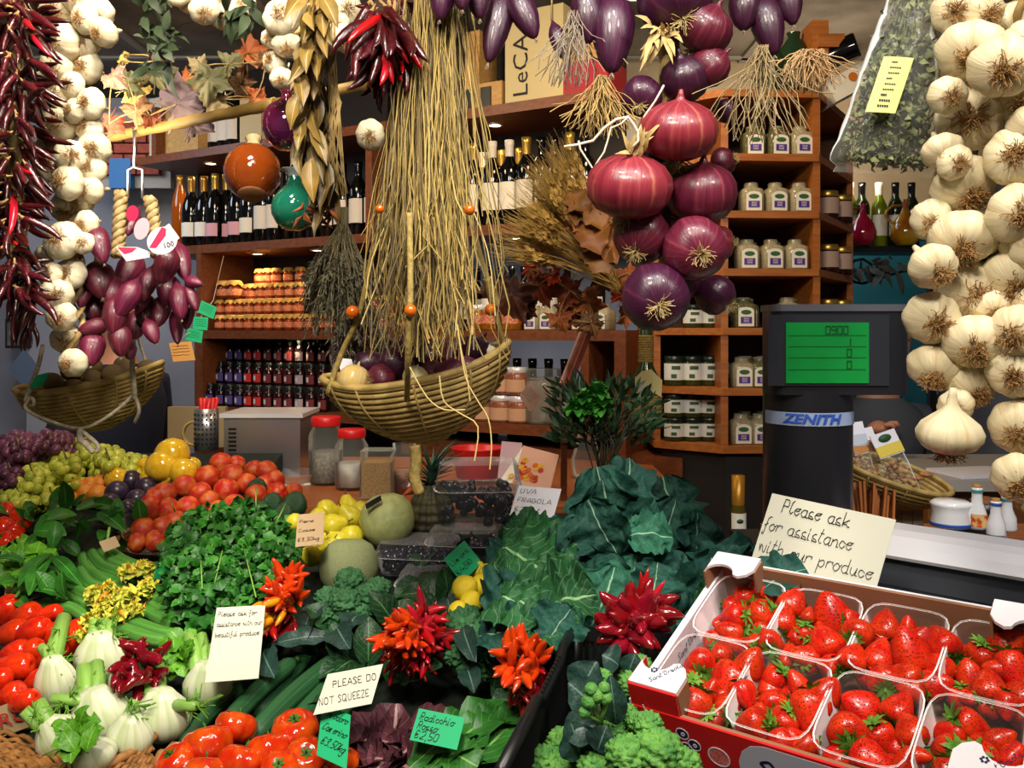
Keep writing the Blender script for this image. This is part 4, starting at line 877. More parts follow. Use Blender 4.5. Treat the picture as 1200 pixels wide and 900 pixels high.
broom('grey green dried lavender bunch hanging behind the basket cord', 402, 262, (352, 440, 320, 392), mat('lavender stem', '#6b6244', .8), 110, 1.6, 'lavender_bunch', bush=22, mb2=mat('lavender leaf', '#5a5540', .9, '#3c3a2c', 60, jit=0))
broom('darker dried herb bunch low behind the onion basket cord', 418, 330, (385, 470, 380, 425), mat('herb stem', '#5c5438', .8), 70, 1.62, 'dried_herb_bunch', bush=18, mb2=mat('herb leaf', '#4e4a3a', .9, '#5c4c4a', 60))
# --- wheat sheaf and autumn leaves
t = thing('wheat_sheaf', 'golden wheat sheaf fanned out beside the onion braid', 'wheat', P(722, 335, 1.9))
m_wheat = mat('wheat', '#c89e50', .7, '#a88038', 30); m_wheat2 = mat('wheat awn', '#b8944a', .6)
st = MB(); ear = MB(); awn = MB()
for i in range(100):
    k = rnd(0, 1); tx, ty = 598 + 62 * k ** 1.5 + rnd(-14, 14), 300 - 150 * k + rnd(-14, 14); a = P(722, 336, 1.88) + rdir() * .01; e = P(tx, ty, rnd(1.78, 1.9)); m = a.lerp(e, .5) + Vector((0, 0, .012))
    st.tube([a, a.lerp(m, .6), m, m.lerp(e, .4)], .0012, 4, False); s0 = m.lerp(e, .2); d = (e - m).normalized(); L = .07
    for q in range(9):
        c = s0 + d * L * q / 9; ear.leaf(c, c + (d + rdir() * .4).normalized() * .018, .010, rdir(), nu=2, nv=3, shape='lance', cup=.5)
        awn.tube([c, c + (d + rdir() * .22).normalized() * rnd(.05, .085)], .0004, 3, False)
wpart(st, 'stems', m_wheat, t); wpart(ear, 'ears', m_wheat, t); wpart(awn, 'awns', m_wheat2, t)
def maple(mb, c, r, nrm, up, lobes=5, seed=0, curl=.2):
    M = frame(c, nrm, up, r); 
    def g(u, v):
        a = u * 2 * pi; q = .6 + .36 * (1 - abs(math.sin(a * lobes / 2)) ** .9) + .13 * (1 - abs(math.sin(a * lobes * 1.5))); q *= (1 - .3 * max(0, -math.cos(a)) ** 4)
        return M @ Vector((math.cos(a) * q * v, math.sin(a) * q * v, 1.5 * curl * v * v * math.sin(a * 2 + seed) - curl * v * v + .05 * v * math.cos(a * lobes * 1) + .25 * v * noise.noise(Vector((math.cos(a) * q * v * 6 + seed, math.sin(a) * q * v * 6, 2))) + curl * 1.6 * v * noise.noise(Vector((math.cos(a) + seed, math.sin(a), v * 2)))))
    mb.grid(g, 60, 7, True); mb.tube([M @ Vector((0, 0, 0)), M @ Vector((-.5, 0, -.1)), M @ Vector((-.95, .05, -.3))], r * .025, 4); return mb
lm = {k: mat('autumn leaf ' + k, a, .65, b, 14, jit=.2) for k, a, b in (('mauve', '#57444c', '#7a625c'), ('olive', '#5c5a38', '#77704a'), ('yellow', '#a88438', '#c0a45c'), ('rose', '#8a5a50', '#a47c60'), ('orange', '#94441c', '#b0622c'), ('rust', '#6a2c14', '#8a3c18'), ('brown', '#5c3c20', '#7a5228'), ('red', '#a82414', '#c43c14'), ('dark', '#3c1c10', '#54240f'), ('beige', '#a89468', '#8a7650'))}
VINE = []
def vine(label):
    b = MB(); q = sorted(VINE); c = P(*q[0])
    for i in range(len(q)): 
        near = sorted(q, key=lambda o: abs(o[0] - q[i][0]) + abs(o[1] - q[i][1]))[1:4]
        for o in near: a, e = P(*q[i]), P(*o); b.tube([a, a.lerp(e, .5) + rdir() * .006, e], .0012, 4)
    tag(b.build('leaf_garland_twig', m_stem, loc=c), label, 'twig'); VINE.clear()
def mleaf(px, py, Y, r, k, label, nrm=None, up=None, seed=0, curl=.22):
    b = MB(); maple(b, P(px, py, Y), r / F * Y * 1.3, nrm or (Vector((0, -1, .2)) + rdir() * .5), up or rdir(), 5, seed, curl)
    tag(b.build('autumn_leaf', lm[k], loc=P(px, py, Y)), label, 'leaf'); VINE.append((px, py, Y))
LV_ = [(132, 88, 16, 'rose', 'rosy leaf beside the garlic rope, highest of the pinks'), (150, 98, 16, 'olive', 'olive leaf next to the rosy leaf'), (158, 105, 17, 'yellow', 'bright yellow leaf over the bamboo pole'), (182, 88, 20, 'olive', 'olive leaf above the big mauve leaf'), (190, 70, 13, 'rose', 'thin rosy leaf pointing up'), (208, 122, 30, 'mauve', 'big crinkled mauve leaf on the bamboo pole'), (225, 145, 20, 'mauve', 'drooping mauve leaf under the bamboo pole'),
       (218, 95, 16, 'orange', 'orange leaf above the mauve leaf'), (245, 92, 22, 'olive', 'broad olive leaf between orange and beige leaves'), (255, 116, 16, 'beige', 'beige leaf near the honey wooden box'), (142, 72, 7, 'yellow', 'small yellow leaf standing alone'), (146, 64, 5, 'yellow', 'tiny yellow leaf tip above all'), (160, 130, 18, 'brown', 'brown leaf low on the pole'), (128, 145, 16, 'rust', 'rusty leaf curling at the pole end'),
       (290, 62, 20, 'orange', 'orange leaf high beside the pale garlic'), (282, 100, 16, 'brown', 'brown leaf above the orange jug'), (300, 115, 14, 'orange', 'orange leaf touching the red jug'), (268, 75, 16, 'olive', 'dull olive leaf by the ceiling'), (176, 135, 14, 'rust', 'rusty leaf under the yellow leaf'), (235, 78, 13, 'beige', 'beige leaf behind the olive ones'), (312, 70, 12, 'brown', 'brown leaf beside the bay leaves')]
for i, (px, py, r, k, l) in enumerate(LV_): mleaf(px, py, 1.75 + .03 * (i % 4), r, k, l, seed=i)
vine('thin twigs joining the autumn leaves along the bamboo pole')
for i, (px, py, r, k, l) in enumerate([(600, 345, 26, 'dark', 'large dark leaf below the wheat ears'), (630, 335, 22, 'rust', 'rusty leaf below the middle of the wheat'), (580, 335, 20, 'dark', 'dark leaf at the outer end of the leaf spray'), (622, 315, 12, 'red', 'bright red leaf under the wheat ears'), (648, 322, 11, 'red', 'second bright red leaf nearer the onions'), (668, 340, 20, 'rust', 'rusty leaf beside the wheat stalks'), (690, 355, 20, 'orange', 'orange rust leaf above the white spice jars'),
                                    (670, 365, 20, 'rust', 'drooping rusty leaf over the white spice jars'), (655, 372, 15, 'orange', 'orange leaf touching the spice jars'), (736, 320, 15, 'orange', 'bright orange leaf tucked behind the lowest onion'), (728, 345, 12, 'red', 'red orange leaf left of the lowest onion'.replace('left of', 'beside')), (735, 370, 13, 'orange', 'orange leaf tip below the lowest onion'), (705, 330, 14, 'brown', 'brown leaf where the wheat stalks meet'), (693, 378, 15, 'brown', 'brown leaf hanging lowest of the spray'), (615, 360, 16, 'dark', 'dark leaf above the flower labelled jars')]):
    mleaf(px, py, 1.92 + .03 * (i % 4), r, k, l, seed=i + 40)
vine('thin twigs joining the rusty leaves under the wheat')
t = thing('oak_leaf_spray', 'spray of curled brown orange oak leaves between wheat and onions', 'dried leaves', P(690, 240, 1.75))
m_oak = mat('oak leaf', '#8a5620', .6, '#6a3c14', 20, jit=.25)
for (x0, y0, x1, y1, w) in ((668, 225, 690, 255, .05), (676, 232, 712, 275, .06), (684, 252, 705, 300, .07), (698, 262, 722, 310, .05), (670, 232, 676, 262, .04), (704, 240, 716, 262, .035), (690, 285, 716, 322, .06)):
    wpart(MB().leaf(P(x0, y0, 1.76), P(x1, y1, 1.72), w, (rnd(-.4, .4), -1, rnd(-.3, .3)), curl=rnd(-.1, .2), cup=.4, wav=.12, nu=6, nv=12, fr=.6, seed=x0), 'leaf', m_oak, t)
# --- green sprig at the top
t = thing('green_sprig', 'dark green leafy sprig hanging in front of the ceiling panels', 'leaves', P(180, -20, 1.7)); b = MB()
for i in range(60): a = P(rnd(168, 205), rnd(-10, 85), rnd(1.66, 1.74)); b.leaf(a, a + rdir(-.6) * rnd(.03, .06), .018, rdir() + Vector((0, -1, 0)), nu=2, nv=5, shape='lance')
for i in range(16): a = P(rnd(262, 300), rnd(-10, 25), rnd(1.45, 1.5)); b.leaf(a, a + rdir(-1) * .05, .018, rdir() + Vector((0, -1, 0)), nu=2, nv=5, shape='lance')
wpart(b, 'leaves', mat('sprig leaf', '#26331c', .6, '#36442a', 20), t)
# --- bamboo pole, hook and ceramics
a, e = P(122, 162, 1.95), P(322, 122, 1.6); t = thing('bamboo_pole', 'pale bamboo pole carrying the leaves and ceramic jugs', 'pole', a)
wpart(MB().tube([a.lerp(e, k / 24) + Vector((0, 0, .0008 * math.sin(k * 1.9))) for k in range(25)] , lambda v: .011 + .0012 * (abs((v * 7) % 1 - .5) > .46), 12), 'cane', mat('bamboo', '#86682e', .5, '#a08044', 12), t)
wpart(MB().tube([e, P(430, 98, 1.5)], .01, 8), 'cane_end', bpy.data.materials['bamboo'], t)
t = thing('steel_hook', 'slim chrome hook hanging from the bamboo pole beside the braided stems', 'hook', P(157, 160, 1.85))
wpart(MB().tube([P(157, 150, 1.85), P(158, 175, 1.85), P(157, 197, 1.85)], .0035, 6), 'rod', m_steel, t)
b = MB(); 
for x in (150, 167): b.tube([P(157, 196, 1.85), P(x, 199, 1.85), P(x, 232, 1.85)], .003, 6)
wpart(b, 'fork', m_steel, t)
def ceramic(nm, label, px, py, rpx, Y, m, prof, extra=None, zdir=(0, 0, 1)):
    r = rpx / F * Y; t = thing(nm, label, 'jug', M=frame(P(px, py, Y), zdir)); MB().lathe([(a * r, b * r) for a, b in prof], 36).build('body', m, t); return t, r
SPH = [(0, -.98), (.42, -1), (.5, -.93), (.55, -.9), (.82, -.62), (.97, -.28), (1, .05), (.93, .4), (.72, .72), (.42, .92), (.24, 1.06), (.2, 1.25), (.3, 1.4), (.24, 1.42), (.16, 1.25)]
t, r = ceramic('orange_jug', 'round glossy orange brown ceramic jug tilted to show its unglazed foot', 296, 201, 33, 1.6, mat('orange glaze', '#8a3e0c', .08, '#6a2c08', 6, coat=1), SPH, zdir=(-.1, .45, 1))
MB().lathe([(0, -1.01 * r), (.44 * r, -1.02 * r), (.5 * r, -.95 * r)], 28).build('bare_foot', mat('bare clay', '#8a5a38', .8), t)
MB().lathe([(.5 * r, .86 * r), (.45 * r, .95 * r), (.24 * r, 1.08 * r), (.22 * r, 1.26 * r), (.31 * r, 1.41 * r), (.3 * r, 1.43 * r)], 28).build('pale_collar', mat('pale clay', '#b09a70', .6), t)
t, r = ceramic('red_jug', 'dark crimson ceramic jug hanging above the green glass one', 336, 146, 29, 1.5, mat('wine glaze', '#5c0a22', .08, '#3a0c2c', 5, coat=1), SPH)
MB().tube([(0, 0, 1.4 * r), (-.1 * r, 0, 1.8 * r), (.1 * r, 0, 2.5 * r)], .002, 5).build('hanging_string', m_cord, t)
t, r = ceramic('green_glass_jug', 'round green glass jug with frilled neck hanging above the shelf', 345, 243, 27, 1.55, mat('green glass', '#0b4a38', .06, '#12604a', 5, coat=1), [(0, -1), (.4, -.98), (.75, -.72), (.97, -.3), (1, 0), (.92, .38), (.66, .72), (.4, .95), (.3, 1.15), (.28, 1.35)])
MB().lathe([(.28 * r, 1.34 * r), (.34 * r, 1.5 * r), (.55 * r, 1.62 * r), (.58 * r, 1.66 * r), (.3 * r, 1.5 * r)], 28, None, lambda a, v, q: q * (1 + .12 * v * math.sin(a * 5))).build('frilled_lip', mat('milky lip', '#8f9c98', .15, coat=.5), t)
MB().tube([(0, 0, 1.6 * r), (0, 0, 3 * r)], .0015, 4).build('hanging_string', m_cord, t)
# --- straw wrapped flask in front of the cabinet
c = P(757, 497, 2.35); t = thing('wrapped_flask', 'tall flask wrapped in rope with a parchment label in front of the cabinet', 'bottle', c)
h = (497 - 372) / F * 2.35; w_ = 18 / F * 2.35
MB().lathe([(0, 0), (w_, 0), (w_, h * .3), (w_ * .9, h * .42), (w_ * .45, h * .56), (w_ * .42, h * .9), (w_ * .3, h * .96), (w_ * .3, h), (0, h)], 20).build('glass', mat('flask glass', '#2c3a18', .15), t)
m_rope = mat('rope wrap', '#9c8040', .8, '#7c6430', 120)
b = MB(); 
for k in range(11): b.lathe([(w_ * 1.02, h * .02 + k * .0065), (w_ * 1.08, h * .02 + .0032 + k * .0065), (w_ * 1.02, h * .02 + .0065 + k * .0065)], 20)
b.build('rope_base', m_rope, t); b = MB()
for k in range(11): b.lathe([(w_ * .47, h * .58 + k * .0065), (w_ * .54, h * .58 + .0032 + k * .0065), (w_ * .47, h * .58 + .0065 + k * .0065)], 16)
b.build('rope_neck', m_rope, t)
b = MB().poly([(x * w_, -w_ * .95, z * h) for x, z in ((-.8, .3), (-.3, .27), (.4, .3), (.85, .26), (.9, .42), (.6, .46), (.2, .52), (-.4, .5), (-.85, .44))], .002, (0, -1, 0)); b.build('parchment_label', mat('parchment', '#b8ac74', .7), t, False)
# --- dark plant in a tall vase
c = P(705, 575, 2.05); t = thing('leafy_vase_plant', 'dark rosemary like plant with bright green rosettes in front of the shelves', 'plant', c)
b = MB(); g = MB(); s = MB()
for i in range(420):
    a = P(rnd(650, 765), rnd(452, 525), rnd(1.96, 2.14)); 
    if ((a.x - P(700, 490, 2.05).x) / .13) ** 2 + ((a.z - P(700, 490, 2.05).z) / .09) ** 2 > 1: continue
    d = ((a - P(705, 545, 2.05)).normalized() + rdir() * .6).normalized(); b.leaf(a, a + d * rnd(.03, .055), .011, rdir(), curl=.1, nu=2, nv=4, shape='lance')
for (px, py) in ((686, 470), (700, 462), (676, 480), (705, 478), (690, 484)):
    cc = P(px, py, 1.95)
    for k in range(34): d = rdir(.3); g.leaf(cc, cc + d * .03, .022, d + Vector((0, 0, 1)), nu=3, nv=4, cup=.6, shape='round')
for i in range(26): s.tube([P(705 + rnd(-8, 8), 570, 2.05), P(705 + rnd(-25, 25), 520, 2.05 + rnd(-.03, .03)), P(705 + rnd(-45, 45), 480, 2.05)], .0022, 4)
for i in range(14):
    cc = P(728, 470, 1.98); d = rdir(.2); b.leaf(cc, cc + d * .06, .012, d + Vector((0, 0, 1)), nu=2, nv=4, shape='lance')
wpart(b, 'foliage', mat('dark foliage', '#122414', .5, '#2a4a2a', 40), t); wpart(g, 'rosettes', mat('rosette green', '#22601c', .5, '#3c8628', 40), t); wpart(s, 'stems', mat('dark stems', '#2c2c18', .7), t)
wpart(MB().lathe([(0, 0), (.045, 0), (.055, .05), (.04, .13), (.05, .15), (.0, .14)], 16, Matrix.Translation(P(705, 640, 2.05))), 'vase', mat('dark vase', '#1c1a18', .4), t)
a, e = P(695, 372, 2.2), P(664, 452, 2.1); t = thing('wooden_stake', 'slanting red brown wooden stake behind the leafy plant', 'stake', a)
wpart(MB().bar(a, e, .016, .02), 'stake', mat('red wood', '#7c3a2a', .5), t, False); wpart(MB().bar(a + Vector((-.011, -.004, 0)), e + Vector((-.011, -.004, 0)), .006, .022), 'pale_edge', mat('pale edge', '#b98a80', .5), t, False)
# --- cellophane bag of herbs
t = thing('herb_bag', 'cellophane bag of dried oregano with a yellow label, beside the near garlic', 'bag', P(1040, 90, 1.02))
def bag(sc, off):
    def g(u, v):
        py = -60 + 265 * v; l, r = 1062 - (py + 60) * .36 + (10 if v > .97 else 0), 1092 + (py + 60) * .04; c_ = (l + r) / 2; hw = (r - l) / 2 * sc; th = (.010 + .026 * math.sin(pi * min(1, v * .9)) ) * sc * (1 if v < .97 else .3)
        a = u * 2 * pi; p = P(c_ + hw * math.cos(a), py + (12 if v > .97 else 0) * 0 + .06 * (c_ + hw * math.cos(a) - c_) * v, 1.02); p.y += th * math.sin(a) + .004 * noise.noise(Vector((u * 9, v * 12, off))); p.x += .003 * noise.noise(Vector((v * 14, u * 5, off))); return p
    return g
wpart(MB().grid(bag(1, 1), 40, 36, True), 'cellophane', m_cello, t)
b = MB()
for i in range(2600):
    v = rnd(.42, .95) if i % 5 else rnd(.15, .95); u = rnd(0, 1); p = bag(rnd(.2, .88), 3)(u, v); b.leaf(p, p + rdir() * rnd(.006, .013), .007, rdir(), nu=1, nv=2, cup=.5)
for i in range(60): p = bag(rnd(.2, .7), 3)(rnd(0, 1), .9); q = bag(rnd(.2, .8), 3)(rnd(0, 1), rnd(.0, .2)); b.tube([p, p.lerp(q, .5) + rdir() * .005, q], .0008, 3, False)
wpart(b, 'dried_oregano', mat('oregano', '#767c4c', .8, '#4c5430', 60, jit=0), t)['kind'] = 'stuff'
lb, w, h, k = card('label', None, (1036, 66, .98), (1071, 68, .98), (1014, 131, .978), mat('yellow label', '#cfc878', .6), parent=t, bend=.001)
b = MB()
for i in range(9):
    y = -.006 - i * .0062; x0 = .01 + .0 * i + k * (-y); ww = w - .02 - (.006 if i % 3 == 0 else 0); 
    for j in range(5): b.box((x0 + ww * (j + .5) / 5.2, y, .0012), (ww / 7, .0016 + .001 * (i > 5), .0004))
b.build('print_lines', m_ink, lb, False)
# --- woven hanging baskets
m_bas = mat('cane', '#b89c5c', .6, '#92783f', 40, bump=.4, bs=90); m_bas2 = mat('cane lining', '#80683a', .8)
def boat_basket(nm, label, M, a, b_, h, rise, nr=13, cat='basket', m=None, pinch=.25):
    m = m or m_bas; t = thing(nm, label, cat, M=M)
    def ring(z, s, off=0):
        pts = []
        for i in range(61):
            q = i / 60 * 2 * pi; c, sn = math.cos(q), math.sin(q); rr = (abs(c) ** 2.0)
            x = a * s * c; y = b_ * s * sn * (1 - pinch * abs(c) ** 3); pts.append(Vector((x, y, z + rise * rr * abs(c) * (s ** 2) + off)))
        return pts
    w = MB(); 
    for k in range(nr):
        f = (k + .5) / nr; s = math.sin(f * pi / 2) ** .62; w.tube(ring(-h + h * f, s), h / nr * .56, 5, False)
    w.build('weave', m, t)
    MB().grid(lambda u, v: (lambda s, p: p)(0, Vector((a * .975 * (math.sin((v * .97 + .0) * pi / 2) ** .62) * math.cos(u * 2 * pi), b_ * .975 * (math.sin(v * .97 * pi / 2) ** .62) * math.sin(u * 2 * pi) * (1 - pinch * abs(math.cos(u * 2 * pi)) ** 3), -h + h * v * .97 + rise * abs(math.cos(u * 2 * pi)) ** 3 * math.sin(v * pi / 2) ** 1.24))), 40, 10, True).build('lining', m_bas2, t)
    MB().tube(ring(0, 1.0), .0058, 7, False).build('rim', m, t)
    rb = MB()
    for q in (.5, .9, 1.6, 2.2, 2.64, 3.7, 4.1, 4.71, 5.3, 5.75):
        pts = []
        for k in range(12):
            f = max(.02, 1 - k / 12); s = math.sin(f * pi / 2) ** .62 * 1.03; c, sn = math.cos(q), math.sin(q); pts.append(Vector((a * s * c, b_ * s * sn * (1 - pinch * abs(c) ** 3), -h + h * f + rise * abs(c) ** 3 * s * s - .002)))
        rb.tube(pts, .0022, 5)
    rb.build('binding', m, t); return t
MB1 = Matrix.Translation(P(490, 436, 1.3)) @ Matrix.Rotation(-math.radians(11), 4, 'Y') @ Matrix.Rotation(math.radians(7), 4, 'X')
bk = boat_basket('hanging_basket', 'large boat shaped cane basket of onions hanging from corded straps', MB1, .138, .085, .105, .018)
def cord(pts, r, nm, par, m=None, Y=None): return wpart(MB().tube([Vector(v) for v in smooth_path([tuple(P(*q)) for q in pts], 4)], r, 7), nm, m or m_cordy, par)
m_cordy = mat('straw cord', '#a08a4a', .8, '#7f6c38', 150, bump=.4, bs=200)
cord([(384, 462, 1.26), (400, 415, 1.26), (420, 372, 1.24), (430, 330, 1.22), (444, 260, 1.22), (458, 180, 1.22)], .0042, 'cord', bk)
cord([(477, 468, 1.21), (478, 430, 1.14), (479, 380, 1.115), (481, 340, 1.115), (480, 250, 1.13)], .0042, 'cord', bk)
cord([(597, 414, 1.29), (588, 395, 1.28), (577, 352, 1.26), (572, 330, 1.25), (560, 290, 1.24), (546, 230, 1.22), (535, 180, 1.22)], .0042, 'cord', bk)
cord([(571, 325, 1.25), (576, 345, 1.255), (580, 358, 1.26)], .0072, 'knot', bk)
cord([(486, 522, 1.27), (488, 540, 1.27), (486, 560, 1.27), (492, 578, 1.27)], .0085, 'tail_cord', bk)
m_bead = mat('orange bead', '#b4500c', .2, '#c8640f', 10, coat=.6)
for px, py, r, y in ((413, 366, 8, 1.23), (481, 364, 7.5, 1.105), (575, 363, 7, 1.235), (550, 246, 6.5, 1.11), (445, 245, 5.5, 1.11)): wpart(MB().ball(P(px, py, y), r / F * y, 14, 10), 'bead', m_bead, bk)
# contents
def single(proto, nm, px, py, Y, r, z, label, cat, grp=None, x=(1, 0, 0)):
    c = copy_tree(proto); c.matrix_basis = frame(P(px, py, Y), z, x, [q / F * Y for q in r] if isinstance(r, (list, tuple)) else r / F * Y); c.name = nm; return tag(c, label, cat, grp)
m_yon = mat('yellow onion skin', '#c9a452', .35, '#b07c34', 1, uv=True, uvs=(20, .7), coat=.3, col3='#c4ae78')
m_won = mat('white onion skin', '#d8d0a4', .35, '#bfae74', 1, uv=True, uvs=(20, .7), coat=.3)
single(onion(m_yon, .9), 'yellow_onion', 415, 446, 1.262, 20, (.2, .5, 1), 'pale yellow onion with a brown patch at the low end of the hanging basket', 'onion')
single(onion(m_won, .85), 'white_onion', 487, 443, 1.245, 16, (.2, -.5, .9), 'small white onion behind the middle basket cord', 'onion')
BO = [(px_, py_ - 7, Y_, r_ * 1.12, k_, l_) for px_, py_, Y_, r_, k_, l_ in [(447, 452, 1.262, 17, 'r', 'red onion between the yellow and white onions'), (432, 434, 1.3, 16, 'd', 'dark onion behind the yellow onion'), (462, 434, 1.28, 19, 'd', 'dark red onion behind the middle cord'), (508, 445, 1.26, 15, 'r', 'red onion beside the white onion'), (556, 420, 1.3, 19, 'd', 'violet onion under the right cord'.replace('right', 'high')), (500, 425, 1.32, 18, 'd', 'dark onion deep in the middle of the hanging basket'), (525, 425, 1.33, 16, 'r', 'red onion at the back under the raffia ends'), (480, 412, 1.34, 15, 'd', 'topmost dark onion at the back of the hanging basket')]]
for px, py, Y, r, k, l in BO: single(op[k], 'red_onion', px, py, Y, r, rdir(.5), l, 'onion')
single(tp[0], 'torpedo_onion', 534, 432, 1.245, (15, 15, 25), (1, .1, .1), 'glossy pink red torpedo onion lying across the hanging basket', 'onion', x=(0, 1, 0))
single(gp[0], 'garlic_bulb', 575, 420, 1.3, 17, (-.5, -.3, -.5), 'pale garlic bulb in the raised end of the hanging basket', 'garlic')
ct, w, h, k = card('price_card', 'small blank looking card stuck behind the yellow onion', (395, 419, 1.3), (412, 421, 1.3), (400, 438, 1.3), m_paper)
MB2 = Matrix.Translation(P(106, 447, 1.7)) @ Matrix.Rotation(-math.radians(10), 4, 'Y') @ Matrix.Rotation(math.radians(6), 4, 'X')
b2 = boat_basket('hanging_basket', 'smaller cane basket of kiwi fruit hanging under the purple onions', MB2, .14, .09, .095, .012)
m_wc = mat('white cord', '#b4a890', .8, '#938671', 150, bump=.4, bs=200)
for pts, r in ((((50, 405, 1.7), (45, 428, 1.66), (35, 455, 1.62), (30, 470, 1.6)), .0042), (((156, 400, 1.62), (155, 430, 1.6), (157, 452, 1.59), (158, 468, 1.6)), .0048), (((160, 390, 1.75), (168, 415, 1.78), (174, 430, 1.78)), .003), (((28, 478, 1.62), (40, 474, 1.6), (36, 466, 1.6), (30, 478, 1.6), (50, 490, 1.6), (94, 502, 1.6), (130, 486, 1.6), (157, 462, 1.6)), .0034), (((94, 500, 1.6), (94, 515, 1.6), (100, 520, 1.6), (110, 530, 1.6)), .006), (((157, 462, 1.6), (163, 480, 1.6), (158, 495, 1.62)), .0034), (((96, 505, 1.6), (115, 522, 1.6), (112, 530, 1.6)), .004)): cord([*pts], r, 'cord', b2, m_wc)
m_kiwi = mat('kiwi skin', '#6e5a34', .75, '#57462a', 60, jit=.15, bump=.4, bs=150)
kp = MB().ball((0, 0, 0), 1, 16, 12, (1, .85, .85)).build('kiwi_fruit', m_kiwi, None, link=False); kp['_proto'] = 1
for i, (px, py) in enumerate(((62, 448), (85, 455), (110, 445), (132, 438), (150, 447), (172, 432), (165, 446), (145, 430), (108, 430), (84, 436), (128, 455), (180, 438), (98, 458), (70, 460))):
    c = copy_tree(kp); c.matrix_basis = frame(P(px, py, 1.68 + .02 * (i % 3) + (.04 if py < 440 else 0)), rdir(), rdir(), 13.5 / F * 1.65); tag(c, '%s brown kiwi fruit from the low end of the hanging basket' % ORD[sorted(range(14), key=lambda q: (62, 85, 110, 132, 150, 176, 170, 145, 108, 84, 128, 188, 98, 70)[q]).index(i)], 'kiwi', 'kiwi fruit in the hanging basket')
card('price_card', 'green card behind the cord at the edge of the kiwi basket', (42, 440, 1.62), (58, 436, 1.62), (34, 456, 1.6), m_green)
# notes strung beside the shelves
tag(MB().tube([P(262, 300, 2.4), P(250, 352, 2.105), P(235, 372, 2.105), P(228, 386, 2.105), P(205, 402, 2.085)], .001, 4).build('note_string', m_cord), 'thin string holding the green and orange notes', 'string')
for tl, tr, bl, m, l, nm in (((236, 352, 2.1), (254, 360, 2.1), (232, 366, 2.1), m_green, 'highest green note of the three hung beside the jar shelf', 1), ((227, 371, 2.1), (244, 372, 2.1), (226, 386, 2.1), m_green, 'middle green note of the three beside the jar shelf', 2), ((219, 384, 2.1), (238, 388, 2.1), (217, 398, 2.1), m_green, 'lowest green note above the orange one', 3), ((198, 402, 2.08), (224, 400, 2.08), (203, 424, 2.08), mat('orange note', '#c98e46', .7), 'orange yellow note hanging below the green notes', 4)):
    o, w, h, k = card('hanging_note', l, tl, tr, bl, m, 'note'); scribble(o, w, h, 4)
# ---------------------------------------------------------------- stall, work counter and things on it
def GY(py, h): return (CZ - .7081 - h) / (.213 + (py - HY) / F)
def G(px, py, h=0): return P(px, py, GY(py, h))
tb = thing('display_table', 'dark sloping market display table under all the produce', 'table', (-.6, 1.6, 0))
wpart(MB().poly([(-2.1, .55, .823), (.82, .55, .823), (.82, 1.24, .970), (.42, 1.24, .970), (.42, 2.14, 1.161), (-.66, 2.14, 1.161), (-.66, 2.55, 1.249), (-2.1, 2.55, 1.249)], .05, (0, -.2, 1)), 'sloping_top', mat('dark green cloth', '#0f1a12', .9), tb, False)
wpart(MB().box((-.90, 1.5, .38), (2.28, 1.8, .76)), 'body', m_dark, tb, False)
wc = thing('work_counter', 'red brown wooden work counter behind the produce with jars on it', 'counter', (-.2, 2.9, 0))
wpart(MB().box((-.1, 2.6, 1.156), (1.1, .86, .03)), 'worktop', m_counterw, wc, False); wpart(MB().box((-.1, 2.72, .55), (.85, .3, 1.1)), 'body', m_dark, wc, False)
rc = thing('side_counter', 'brown wooden side counter beyond the scale with a pale top', 'counter', (1.3, 2.6, 0))
wpart(MB().box((1.65, 2.6, 1.19), (1.1, .5, .03)), 'worktop', mat('pale worktop', '#a8a49e', .4), rc, False); wpart(MB().box((1.65, 2.62, .6), (1.06, .46, 1.17)), 'body', wood('side wood', '#8a5a2c', '#6e4420'), rc, False)
sc_ = thing('lower_counter', 'lower wooden counter carrying the small painted bottles', 'counter', (.95, 2.0, 0))
wpart(MB().box((1.0, 1.92, 1.12), (.8, .45, .03)), 'worktop', m_counterw, sc_, False); wpart(MB().box((1.0, 1.92, .55), (.76, .42, 1.1)), 'body', m_dark, sc_, False)
ZC = 1.1715
def onc(px, Y, z=ZC): return Vector(((px - 600) / F * Y, Y, z))
t = thing('steel_box', 'brushed steel machine box with vent slots on the counter', 'machine', onc(318, 2.66))
MB().box((0, 0, .09), (.22, .2, .18)).build('body', m_steel, t, False)
b = MB(); [b.box((-.085, -.101, .05 + k * .012), (.022, .003, .006)) for k in range(9)]; b.build('vent_slots', m_black, t, False)
MB().box((0, 0, .185), (.24, .22, .012)).build('top_plate', m_chrome, t, False)
t = thing('grater_tin', 'perforated steel canister holding red handled tools beside the steel box', 'canister', onc(242, 2.58, 1.255))
MB().lathe([(.0, 0), (.034, 0), (.034, .12), (.031, .12), (.03, .01)], 16).build('canister', m_steel, t)
b = MB(); [b.box((.0335 * math.sin(a * .35), -.0335 * math.cos(a * .35), .02 + k * .014), (.004, .003, .006), Matrix.Rotation(0, 4, 'Z')) for a in range(-3, 4) for k in range(7)]; b.build('perforation', m_black, t, False)
b = MB(); [b.tube([(rnd(-.015, .015), rnd(-.015, .015), .05), (rnd(-.025, .025), rnd(-.02, .02), .15)], .007, 6) for _ in range(6)]; b.build('red_handles', m_red, t)
t = thing('wicker_ring', 'coiled cane ring and green cloth beside the steel canister', 'ring', onc(228, 2.6, 1.26)); b = MB()
for k in range(3): b.tube([Vector((.035 * math.cos(a * pi / 8), .0 + .006 * k, .035 * math.sin(a * pi / 8) + .04)) for a in range(17)], .004, 5)
b.build('cane_ring', m_bas, t)
